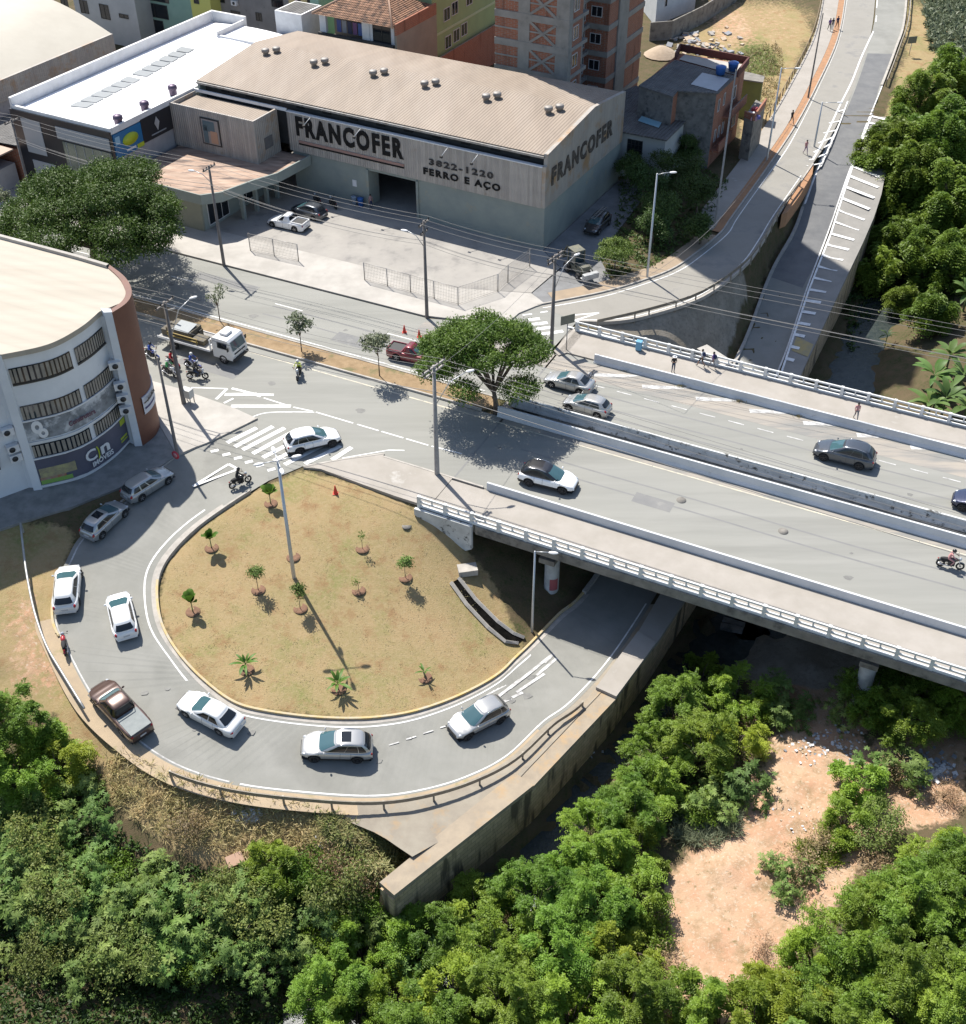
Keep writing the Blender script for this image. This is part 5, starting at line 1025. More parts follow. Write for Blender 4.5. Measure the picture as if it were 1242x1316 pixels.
# ---------------- vehicles ----------------
def paint(name, c, metal=.0, rough=.35): return mat(name, c, None, rough, metal=metal, coat=.9)
PW = paint('car_white', (.74, .745, .75)); PSil = paint('car_silver', (.40, .415, .42), .6, .32); PBr = paint('car_brown', (.085, .05, .038), .3, .3); PBk = paint('car_black', (.012, .012, .015)); PGr = paint('car_graphite', (.075, .085, .10), .5, .3); PBl = paint('car_navy', (.015, .022, .06), .3); PMa = paint('car_maroon', (.16, .012, .02), .2); PSd = paint('car_light_silver', (.42, .42, .41), .5, .3); PPe = paint('car_pearl', (.66, .665, .66), .1)
lamp_g = mat('headlamp_glass', (.5, .52, .54), None, .1, metal=.3); lamp_r = mat('tail_lamp_red', (.28, .01, .012), None, .2); rimm = mat('alloy_rim', (.38, .38, .39), None, .35, metal=.8); rimd = mat('dark_rim', (.06, .06, .065), None, .4, metal=.6); plate = mat('number_plate', (.45, .46, .48), None, .5); trim = mat('black_trim', (.02, .02, .021), None, .6); chrome = mat('chrome', (.6, .6, .62), None, .15, metal=.9); cover_g = mat('tonneau_cover', (.21, .23, .225), (.17, .19, .19), .7, 3)
glass_w = mat('windscreen_glass', (.045, .10, .115), None, .05, spec=.8); blue_s = None
def lerp(a, b, t): return a + (b - a) * t
def interp(P, x):
    if x <= P[0][0]: return P[0][1]
    for (a, b), (c, d) in zip(P[:-1], P[1:]):
        if x <= c: t = (x - a) / (c - a); t = t * t * (3 - 2 * t) * .5 + t * .5; return b + (d - b) * t
    return P[-1][1]
WHEELS = {}
def wheel_proto(r, wd, rm):
    key = (round(r, 3), rm.name)
    m = MB(); m.lathe([(r * .62, -wd / 2), (r * .9, -wd / 2), (r * .985, -wd * .38), (r, -wd * .2), (r, wd * .2), (r * .985, wd * .38), (r * .9, wd / 2), (r * .62, wd / 2)], 24, axis='Y'); m.lathe([(r * .62, -wd / 2), (r * .5, 0), (r * .62, wd / 2)], 24, axis='Y')
    t = m.build('wheel', black, None, local=True)
    m = MB(); m.lathe([(r * .66, wd * .42), (r * .66, wd * .5), (r * .58, wd * .44), (r * .56, wd * .2), (0, wd * .2)], 20, axis='Y', mi=1); m.lathe([(r * .66, -wd * .42), (r * .66, -wd * .5), (r * .58, -wd * .44), (r * .56, -wd * .2), (0, -wd * .2)], 20, axis='Y', mi=1)
    for s_ in (-1, 1):
        for k in range(5):
            a = 2 * math.pi * k / 5; m.box((math.cos(a) * r * .33, s_ * wd * .42, math.sin(a) * r * .33), (r * .62, wd * .12, r * .15), 0, 0, ry=-a)
        m.lathe([(0, s_ * wd * .5), (r * .14, s_ * wd * .48), (r * .14, s_ * wd * .3)], 10, axis='Y')
        m.lathe([(r * .56, s_ * wd * .36), (r * .66, s_ * wd * .5), (r * .69, s_ * wd * .42)], 20, axis='Y')
    rr = m.build('rim', [rm, trim], None, local=True); rr.parent = t; return t
def make_car(name, label, cat, kind, pm_, L=4.0, W=1.72, H=1.45, wb=2.5, roofm=None, glass=glass_d, rim=rimm, sunroof=False, rails=False, ladder=False, front_dark=False, loc=(0, 0, 0), rz=0, group=None, tilt=(0, 0), cladd=False, label_roof=None):
    T = thing(name, label, cat, loc, rz, group, tilt[0], tilt[1])
    suv = kind == 'suv'; r = .345 if suv or kind == 'pickup' else .31
    fo = (L - wb) * (.47 if kind != 'pickup' else .42); xf, xr = L / 2 - fo, L / 2 - fo - wb
    belt = H * (.61 if suv else .63 if kind != 'pickup' else .60); hood = belt * (.93 if suv else .90); hf = hood * .83
    # cabin stations
    if kind == 'hatch': cb0, cr0, cr1, cb1, deck = xf - .10, xf - 1.15, -L / 2 + .55, -L / 2 + .12, belt
    elif kind == 'suv': cb0, cr0, cr1, cb1, deck = xf - .18, xf - 1.24, -L / 2 + .62, -L / 2 + .10, belt
    elif kind == 'wagon': cb0, cr0, cr1, cb1, deck = xf - .2, xf - 1.05, -L / 2 + .45, -L / 2 + .08, belt
    elif kind == 'sedan': cb0, cr0, cr1, cb1, deck = xf - .25, xf - 1.2, xr + .15, xr - .62, belt * .98
    else: cb0, cr0, cr1, cb1, deck = xf - .45, xf - 1.2, xf - 2.35 if L > 5 else xf - 1.95, xf - 2.55 if L > 5 else xf - 2.2, belt
    ztop = [(-L / 2, .66 if kind != 'pickup' else .86), (-L / 2 + .06, deck * .90), (-L / 2 + .2, deck), (cb0 - .3, belt), (cb0, belt - .005), (xf, hood), (L / 2 - .35, hf), (L / 2 - .1, hf * .84), (L / 2, hf * .66)]
    ra = r + .055; stn = sorted(set([round(x, 3) for x in list(np.linspace(-L / 2, L / 2, 30)) + [-L / 2 + .03, -L / 2 + .09, L / 2 - .04, L / 2 - .1] + [xw + ra * math.cos(t) for xw in (xf, xr) for t in np.linspace(0, math.pi, 9)] + [xw + (ra + .01) * s_ for xw in (xf, xr) for s_ in (-1, 1)]]))
    def wid(x):
        tf = max(0, (x - (L / 2 - 1.0)) / 1.0); tr = max(0, (-x - (L / 2 - .7)) / .7); return W / 2 * (1 - .34 * tf ** 2.3 - .17 * tr ** 2.6)
    def zb(x):
        z = .24 + (.06 if suv else 0)
        if x > L / 2 - .15 or x < -L / 2 + .12: z += .08
        for xw in (xf, xr):
            d = ra * ra - (x - xw) ** 2
            if d > 0: z = max(z, r + math.sqrt(d))
        return z
    m = MB(); rings = []
    for x in stn:
        w_, a, b = wid(x), zb(x), interp(ztop, x); a = min(a, b - .12); cr_ = .035
        h = [(w_ * .94, a), (w_ * .985, lerp(a, b, .30)), (w_, lerp(a, b, .62)), (w_ * .985, lerp(a, b, .84)), (w_ * .93, b - .012), (w_ * .84, b + .008), (w_ * .42, b + cr_ * .8), (0, b + cr_)]
        rings.append([(x, y, z) for y, z in h] + [(x, -y, z) for y, z in h[-2::-1]])
    n0 = len(rings[0]); base = 0
    for ring in rings: m.v += ring
    for i in range(len(rings) - 1):
        for j in range(n0 - 1):
            lowb = (cladd and j in (0, n0 - 2)); m.f.append((i * n0 + j, i * n0 + j + 1, (i + 1) * n0 + j + 1, (i + 1) * n0 + j)); m.m.append(1 if lowb else 0); m.sm.append(True)
    m.f.append(tuple(range(n0))[::-1]); m.m.append(0); m.sm.append(False); q0 = (len(rings) - 1) * n0; m.f.append(tuple(range(q0, q0 + n0))); m.m.append(0); m.sm.append(False)
    m.face([(-L / 2 + .05, -W / 2 * .9, .27), (-L / 2 + .05, W / 2 * .9, .27), (L / 2 - .05, W / 2 * .9, .27), (L / 2 - .05, -W / 2 * .9, .27)], 1)
    def seam(x, k0=0, k1=5):
        for s_ in (1, -1):
            w_, a, b = wid(x), zb(x), interp(ztop, x); h = [(w_ * .94, a), (w_ * .985, lerp(a, b, .30)), (w_, lerp(a, b, .62)), (w_ * .985, lerp(a, b, .84)), (w_ * .93, b - .012)]
            A = [(x - .009, s_ * (y + .004), z) for y, z in h]; B = [(x + .009, s_ * (y + .004), z) for y, z in h]
            for q in range(4): m.face([A[q], A[q + 1], B[q + 1], B[q]], 1)
    xm = (cb0 + cr1) / 2 if kind != 'pickup' else (cb0 + cb1) / 2
    for x in ((cb0 - .05, xm - .0, xr + .42) if kind != 'pickup' else (cb0 - .05, xm, cb1 + .08)): seam(x)
    body = m.build('body', [pm_, trim], None, local=True); body.parent = T
    def part(mb, nm, mt, par=T): o = mb.build(nm, mt, None, local=True); o.parent = par; return o
    # cabin
    nse = 5.5; zc0, zr_ = belt - .03, H - .05; wb_, wr_ = W / 2 * .90, W / 2 * (.67 if not suv else .70)
    def lv(t): 
        e = t ** .92; return (lerp(cb0, cr0, t), lerp(cb1, cr1, t ** (1.0 if kind in ('sedan', 'pickup') else 1.5)), lerp(wb_, wr_, t ** 1.25), lerp(zc0, zr_, e))
    def zcv(x_, xc, a, z, t): k_ = (x_ - xc) / a; return z - .085 * t * (k_ * k_ if k_ > 0 else .7 * k_ * k_)
    def ringp(t, q):
        f_, b_, hw, z = lv(t); xc, a = (f_ + b_) / 2, (f_ - b_) / 2; c, s_ = math.cos(q), math.sin(q)
        x_ = xc + a * math.copysign(abs(c) ** (2 / nse), c); return Vector((x_, hw * math.copysign(abs(s_) ** (2 / nse), s_), zcv(x_, xc, a, z, t)))
    def sidep(f, t, sg, off=.012):
        f_, b_, hw, z = lv(t); xc, a = (f_ + b_) / 2, (f_ - b_) / 2; g = (2 * f - 1) * .985; return Vector((xc + a * g, sg * (hw * (1 - abs(g) ** nse) ** (1 / nse) + off), zcv(xc + a * g, xc, a, z, t) + off * .4))
    def endp(g, t, sg, off=.012):
        f_, b_, hw, z = lv(t); xc, a = (f_ + b_) / 2, (f_ - b_) / 2; x_ = xc + sg * a * (1 - abs(g) ** nse) ** (1 / nse); return Vector((x_ + sg * off, hw * g, zcv(x_, xc, a, z, t) + off * .5))
    NQ = 44; m = MB(); lvls = [0, .2, .4, .6, .8, .93, 1.0]
    for t in lvls:
        for k in range(NQ): m.v.append(tuple(ringp(t, 2 * math.pi * k / NQ)))
    for sc_, dz in ((.95, .028), (.8, .045), (.4, .055)):
        f_, b_, hw, z = lv(1.0)
        for k in range(NQ): p = ringp(1.0, 2 * math.pi * k / NQ); m.v.append(((p.x - (f_ + b_) / 2) * (sc_ if sc_ < .9 else .965) + (f_ + b_) / 2, p.y * sc_, zcv((p.x - (f_ + b_) / 2) * (sc_ if sc_ < .9 else .965), 0, (f_ - b_) / 2, z, 1) + dz))
    nl = len(lvls) + 3
    for i in range(nl - 1):
        for k in range(NQ): m.f.append((i * NQ + k, i * NQ + (k + 1) % NQ, (i + 1) * NQ + (k + 1) % NQ, (i + 1) * NQ + k)); m.m.append(1 if i >= len(lvls) - 1 else 0); m.sm.append(True)
    m.f.append(tuple((nl - 1) * NQ + k for k in range(NQ))); m.m.append(1); m.sm.append(True)
    part(m, 'cabin', [pm_ if not roofm else roofm, roofm or pm_])
    def patch(fn, a0, a1, t0, t1, nm, mt, na=8, nt_=4, flip=False, par=T, a0t=None, a1t=None):
        mb = MB(); vs = []; fs = []
        for i in range(na + 1):
            for j in range(nt_ + 1):
                t = lerp(t0, t1, j / nt_); q0_, q1_ = lerp(a0, a0 if a0t is None else a0t, j / nt_), lerp(a1, a1 if a1t is None else a1t, j / nt_); vs.append(fn(lerp(q0_, q1_, i / na), t))
        for i in range(na):
            for j in range(nt_): f = (i * (nt_ + 1) + j, (i + 1) * (nt_ + 1) + j, (i + 1) * (nt_ + 1) + j + 1, i * (nt_ + 1) + j + 1); fs.append(f[::-1] if flip else f)
        mb.add(vs, fs, 0, True); return part(mb, nm, mt, par)
    patch(lambda g, t: endp(g, t, 1), -.86, .86, .08, .93, 'windscreen', glass_w, flip=False)
    patch(lambda g, t: endp(g, t, -1), .80, -.80, .22 if kind != 'pickup' else .3, .90, 'rear_window', glass)
    for sg in (1, -1):
        F = lambda f, t, sg=sg: sidep(f, t, sg)
        if kind in ('pickup',): rng = ((.52, .86, .84),) if L < 5 else ((.54, .88, .86), (.14, .50, .50))
        elif kind == 'sedan': rng = ((.50, .82, .80), (.20, .47, .47))
        elif kind == 'wagon': rng = ((.58, .86, .84), (.33, .55, .55), (.08, .29, .29))
        else: rng = ((.535, .87, .84), (.25, .525, .525), (.08, .235, .235)) if suv else ((.51, .87, .84), (.17, .495, .495))
        for a0, a1, a1t in rng: patch(F, a0, a1, .16, .86, 'side_window', glass, flip=(sg > 0), a1t=a1t, a0t=a0 + (.015 if a0 < .15 else 0))
    # lights, grille, plates, mirrors
    for sg in (1, -1):
        m = MB(); zl = hf * .84; m.ball((L / 2 - .29, sg * W * .345, zl), (.22, .13, .08)); part(m, 'headlight', lamp_g)
        m = MB()
        if kind in ('suv', 'hatch', 'wagon'): m.ball((-L / 2 + .15, sg * W * .385, belt * .84), (.15, .10, .11 if suv else .14))
        else: m.ball((-L / 2 + .13, sg * W * .37, deck * .82), (.13, .13, .08 if kind == 'sedan' else .12))
        part(m, 'tail_light', lamp_r)
        m = MB(); fx, _, hw, z = lv(.12); m.ball((fx - .28, sg * (hw + .13), z + .05), (.07, .11, .075), 8, 6); part(m, 'wing_mirror', pm_ if not front_dark else trim)
    m = MB(); m.box((L / 2 - .04, 0, hf * .62), (.12, W * .5, .16)); part(bevless(m), 'grille', trim); m = MB(); m.box((L / 2 - .02, 0, .36), (.10, W * .6, .10)); part(m, 'lower_grille', trim)
    m = MB(); m.box((-L / 2 - .005, 0, (.62 if kind != 'sedan' else .60)), (.03, .42, .13)); part(m, 'number_plate', plate); m = MB(); m.box((-L / 2 + .02, 0, .36), (.10, W * .78, .14)); part(m, 'rear_bumper_trim', trim if suv or kind == 'pickup' else pm_)
    m = MB(); f_, b_, hw, z = lv(1)
    if sunroof: m.box((lerp(b_, f_, .62), 0, H - .01), (.62, wr_ * 1.2, .035), 0, ry=.02); part(m, 'sunroof', glass)
    if rails:
        for sg in (1, -1): m = MB(); m.tube([(b_ + .12, sg * wr_ * .93, H - .13), (b_ + .3, sg * wr_ * .95, H - .06), ((b_ + f_) / 2, sg * wr_ * .95, H + .01), (f_ - .35, sg * wr_ * .95, H - .06), (f_ - .15, sg * wr_ * .93, H - .13)], .022, 6); part(m, 'roof_rail', chrome)
    if kind == 'pickup':
        x0, x1 = -L / 2 + .06, cb1 - .04; zt = belt
        if label_roof == 'cover': m = MB(); m.box(((x0 + x1) / 2, 0, zt + .035), (x1 - x0 - .04, W * .80, .07)); part(m, 'bed_cover', cover_g); m = MB(); m.tube([(x1 + .12, -W * .36, belt), (x1 + .16, -W * .33, H - .06), (x1 + .16, W * .33, H - .06), (x1 + .12, W * .36, belt)], .035, 6); part(m, 'sports_bar', trim)
        else:
            m = MB(); m.box(((x0 + x1) / 2, 0, zt + .028), (x1 - x0 - .16, W * .72, .02)); part(m, 'bed_floor_shade', trim); m = MB()  # dark sheet on the body top paints the shade of an open bed
            for sg in (1, -1): m.box(((x0 + x1) / 2, sg * W * .41, zt + .06), (x1 - x0, .09, .13))
            m.box((x0 + .02, 0, zt + .06), (.08, W * .8, .13)); m.box((x1 - .02, 0, zt + .06), (.08, W * .8, .13)); part(m, 'bed_rim', pm_)
    if ladder:
        m = MB()
        for sg in (-.18, .18): m.box((-.2, sg, H + .14), (3.2, .05, .06))
        for i in range(9): m.box((-1.6 + i * .36, 0, H + .14), (.04, .36, .04))
        lo_a = part(m, 'ladder_rack', chrome)
    wp = wheel_proto(r, .2, rim); first = True
    for xw in (xf, xr):
        for sg in (1, -1):
            c = wp if first else copy_tree(wp); first = False; c.parent = T; c.location = (xw, sg * (W / 2 - .115), r)
    return T
def bevless(m): return m
def place(F_, R_, up, W=1.75, loop=False, wb=2.5, z=0.0):
    """ground centre and heading from the pixels of the two near-side wheels; up=+1 if the car body lies to the left of the F->R line"""
    f_ = (lambda p: atl(*p)) if loop else (lambda p: at(p[0], p[1], z)); a, b = f_(F_), f_(R_); d = (a - b); d2 = Vector((d.x, d.y, 0)).normalized(); q = Vector((-d2.y, d2.x, 0))
    c = (a + b) / 2 + q * (W / 2 - .12) * up; rz = math.atan2(d2.y, d2.x)
    if loop:
        c.z = loop_z(c.x, c.y); f2, b2 = c + d2 * 1.2, c - d2 * 1.2; l2, r2 = c + q * .8, c - q * .8
        pitch = -math.atan2(loop_z(f2.x, f2.y) - loop_z(b2.x, b2.y), 2.4); roll = math.atan2(loop_z(l2.x, l2.y) - loop_z(r2.x, r2.y), 1.6)
        c.z = (loop_z(f2.x, f2.y) + loop_z(b2.x, b2.y)) / 2 + .015; return c, rz, (roll, pitch)
    c.z += .008; return c, rz, (0, 0)
def car(name, label, cat, kind, pm_, F_, R_, up, loop=False, group=None, **k):
    W = k.get('W', 1.72); c, rz, tl = place(F_, R_, up, W, loop); return make_car(name, label, cat, kind, pm_, loc=c, rz=rz, tilt=tl, group=group, **k)
car('family_car', 'white crossover with dark windows driving over the zebra crossing', 'car', 'suv', PW, (427,575), (385,585), 1, L=4.33, W=1.79, H=1.59, wb=2.61, rim=rimd, cladd=True)
car('estate_car', 'silver estate car parked beside the slate pavement under the curved office', 'car', 'wagon', PSil, (215.5,623), (183.5,644), 1, L=4.1, W=1.66, H=1.44, wb=2.47, loop=True)
car('hatchback', 'silver hatchback with sunroof parked nose to tail behind the estate car', 'car', 'hatch', PSil, (159.4,666), (133.5,691), 1, L=3.85, W=1.66, H=1.43, wb=2.44, sunroof=True, loop=True)
car('hatchback', 'white hatchback parked by the grass verge next to the long metal handrail', 'car', 'hatch', PPe, (105,743), (102,778), 1, L=4.15, W=1.75, H=1.48, wb=2.55, loop=True, rim=rimd)
car('hatchback', 'white hatchback driving up the middle of the loop road', 'car', 'hatch', PW, (168.5,775), (177,810), 1, L=3.95, W=1.68, H=1.47, wb=2.52, loop=True)
car('pickup_truck', 'dark brown double-cab pickup with grey bed cover parked on the outer edge of the loop', 'pickup', 'pickup', PBr, (127,911), (158,945), -1, L=5.2, W=1.82, H=1.74, wb=3.1, loop=True, label_roof='cover', rim=rimm)
car('sedan', 'white sedan rounding the bottom left of the loop behind the brown pickup', 'car', 'sedan', PPe, (240,922), (285,946), -1, L=4.5, W=1.70, H=1.44, wb=2.6, loop=True)
car('family_car', 'silver white crossover with a glass sunroof at the bottom of the loop', 'car', 'suv', PSd, (407,979), (458,980), -1, L=4.45, W=1.82, H=1.66, wb=2.66, sunroof=True, rails=True, loop=True, rim=rimd, cladd=True)
car('family_car', 'pearl silver crossover with roof rails coming up from the underpass', 'car', 'suv', PSd, (602,950.5), (643.5,929), -1, L=4.27, W=1.78, H=1.63, wb=2.6, rails=True, loop=True, rim=rimd, cladd=True)
car('family_car', 'white crossover with a black roof in the near lane beside the low barrier', 'car', 'suv', PW, (722,635), (679,624.5), 1, L=4.4, W=1.82, H=1.64, wb=2.64, roofm=PBk, rim=rimd, cladd=True, rails=True)
car('hatchback', 'pale silver hatchback beside the median barrier behind the sedan', 'car', 'hatch', PSd, (732,528), (768,538), -1, L=3.9, W=1.65, H=1.42, wb=2.47)
car('sedan', 'light silver sedan partly under the big median tree with a bicycle behind it', 'car', 'sedan', PSd, (710,498.5), (745,507.5), -1, L=4.2, W=1.68, H=1.42, wb=2.5)
car('family_car', 'graphite crossover alone in the far lane of the bridge', 'car', 'suv', PGr, (1059,592.5), (1104,604), -1, L=4.6, W=1.85, H=1.68, wb=2.7, rails=True, rim=rimd)
car('family_car', 'dark navy car cut off by the right edge of the photo', 'car', 'suv', PBl, (1238.5,657.5), (1284,669), -1, L=4.4, W=1.82, H=1.62, wb=2.65, rim=rimd)
car('pickup_truck', 'small maroon pickup passing behind the median tree next to traffic cones', 'pickup', 'pickup', PMa, (546,472), (507,463), 1, L=4.45, W=1.66, H=1.52, wb=2.7)
car('pickup_truck', 'small white pickup parked in the warehouse yard by the fence gate', 'pickup', 'pickup', PW, (352,292.5), (381,299), -1, L=4.45, W=1.68, H=1.56, wb=2.7)
car('hatchback', 'dark grey hatchback parked in the yard just behind the small white pickup', 'car', 'hatch', PGr, (377,277), (406,285), -1, L=4.05, W=1.72, H=1.5, wb=2.5)
c_ = WF(-43.2, 104.0, .07); make_car('hatchback', 'black car with ladder on the roof parked beside the warehouse side wall', 'car', 'hatch', PBk, L=4.0, W=1.7, H=1.5, wb=2.5, ladder=True, loc=c_, rz=WA - R(90))
# --- flatbed truck ---
tk_c = at(262, 458, 0); un_t = (tk_c.x * math.cos(BA) + tk_c.y * math.sin(BA)); tkp = BF(un_t - .6, 69.0 - .35, .01)
tk = thing('flatbed_truck', 'white cab flatbed truck with a load of dark machinery waiting beside the motorcycles', 'truck', tkp, BA)
def tp(nm, mt, boxes, par=tk, b=.04):
    m = MB()
    for c, d, *k in boxes: m.box(c, d, **(k[0] if k else {}))
    o = m.build(nm, mt, None, local=True); o.parent = par
    if b: bev(o, b, 2)
    return o
m = MB(); prof = [(1.95, .55), (3.95, .55), (4.02, .9), (3.98, 1.35), (3.72, 2.25), (3.55, 2.42), (2.1, 2.45), (1.95, 2.35)]; A = [(x, -1.05, z) for x, z in prof]; B = [(x, 1.05, z) for x, z in prof]; m.face(A); m.face(B[::-1])
for i in range(8): j = (i + 1) % 8; m.face([A[j], A[i], B[i], B[j]])
cabt = m.build('cab', PPe, None, local=True); cabt.parent = tk; bev(cabt, .09, 3)
m = MB(); a, b = Vector((3.985, 0, 1.42)), Vector((3.74, 0, 2.2)); k_ = Vector((.022, 0, .01)); m.face([a + k_ + Vector((0, -.9, 0)), a + k_ + Vector((0, .9, 0)), b + k_ + Vector((0, .84, 0)), b + k_ + Vector((0, -.84, 0))]); o = m.build('windscreen', glass_w, None, local=True); o.parent = tk
for sg in (-1, 1): tp('side_window', glass_d, [((3.0, sg * 1.055, 1.85), (1.0, .03, .62))], b=0); tp('wing_mirror', trim, [((3.75, sg * 1.28, 1.75), (.1, .22, .38))]); tp('headlight', lamp_g, [((4.0, sg * .8, .85), (.1, .35, .2))])
tp('roof_fairing', whitep, [((2.75, 0, 2.55), (.8, .9, .25))], b=.1); tp('bumper', trim, [((4.02, 0, .6), (.2, 2.1, .28))]); tp('grille', trim, [((4.02, 0, 1.12), (.04, 1.5, .12))], b=0)
tp('chassis', rusty, [((-.3, -.4, .68), (7.0, .12, .22)), ((-.3, .4, .68), (7.0, .12, .22)), ((1.6, 0, .7), (.3, .9, .2)), ((-3.6, 0, .7), (.2, .9, .2))], b=0)
bed = tp('flatbed', mat('bed_grey', (.34, .33, .31), (.22, .21, .2), .8, 2), [((-1.1, 0, .98), (5.6, 2.35, .14))]); tp('side_rail', whitep, [((-1.1, -1.19, 1.05), (5.6, .06, .22))]); tp('side_rail', whitep, [((-1.1, 1.19, 1.05), (5.6, .06, .22))])
tp('headboard', whitep, [((1.72, 0, 2.05), (.1, 2.2, .1)), ((1.72, -1.05, 1.55), (.1, .1, 1.0)), ((1.72, 1.05, 1.55), (.1, .1, 1.0)), ((1.72, 0, 1.5), (.08, 2.0, .08))], b=0)
ld = tp('cargo', mat('dark_machinery', (.05, .05, .05), (.13, .10, .05), .7, 3), [((-1.9, .1, 1.5), (2.6, 1.7, .85)), ((-3.3, .0, 1.35), (.9, 1.5, .55)), ((.2, -.3, 1.3), (1.3, 1.0, .45)), ((-.8, .6, 1.35), (.8, .5, .6))]); tp('cargo_cover', mat('grey_sheet', (.22, .24, .25), None, .6), [((-1.6, -.1, 2.02), (1.7, 1.4, .05), dict(rx=.12))], par=ld, b=0); tp('yellow_frame', mat('yellow_steel', (.28, .2, .05), None, .6), [((-1.3, -.95, 1.35), (3.2, .07, .07)), ((-1.3, -.95, 1.65), (3.2, .07, .07)), ((-2.8, -.95, 1.4), (.07, .07, .6)), ((.2, -.95, 1.4), (.07, .07, .6))], par=ld, b=0)
tp('crane_post', dark_metal, [((-3.7, .3, 2.1), (.14, .14, 2.2)), ((-3.2, .3, 3.1), (1.2, .12, .12), dict(ry=-.4))], b=0)
wp = wheel_proto(.46, .26, rimm)
for i, (x, y) in enumerate(((2.95, .93), (2.95, -.93), (-2.4, .93), (-2.4, -.93))):
    c = wp if i == 0 else copy_tree(wp); c.parent = tk; c.location = (x, y, .46)
# --- small loader on the driveway ---
ldp = at(742, 352, .07); lt = thing('backhoe_loader', 'small wheeled backhoe loader with raised pale bucket on the driveway', 'loader', ldp, BA - R(35)); T_ = lt; dk = mat('loader_grey', (.10, .105, .09), (.16, .15, .1), .7, 2)
tp('chassis', dk, [((0, 0, .75), (2.6, .9, .5)), ((1.0, 0, 1.2), (1.1, .8, .5))], par=lt); tp('cab', dk, [((-.3, 0, 2.55), (1.3, 1.2, .1))], par=lt); 
for x, y in ((.3, .55), (.3, -.55), (-.9, .55), (-.9, -.55)): tp('cab_post', dk, [((x, y, 1.8), (.08, .08, 1.5))], par=lt, b=0)
tp('cab_glass', glass_b, [((-.3, 0, 1.85), (1.15, 1.05, 1.25))], par=lt); tp('bucket', mat('pale_steel', (.42, .43, .42), (.3, .3, .3), .5, 3), [((2.3, 0, .9), (.5, 1.6, .5)), ((2.1, 0, .6), (.8, 1.6, .06))], par=lt)
for y in (-.5, .5): m = MB(); m.tube([(.2, y, 1.3), (1.4, y, 1.4), (2.2, y, .8)], .07, 6); o = m.build('lift_arm', dk, None, local=True); o.parent = lt
m = MB(); m.tube([(-1.3, 0, 1.0), (-1.9, 0, 2.2), (-2.5, 0, 1.2)], .1, 6); o = m.build('digging_arm', dk, None, local=True); o.parent = lt
tp('small_bucket', dk, [((-2.5, 0, .95), (.45, .5, .45))], par=lt)
for i, (x, y, r_) in enumerate(((1.1, .6, .36), (1.1, -.6, .36), (-.9, .62, .52), (-.9, -.62, .52))): c = wheel_proto(r_, .28, rimm); c.parent = lt; c.location = (x, y, r_)
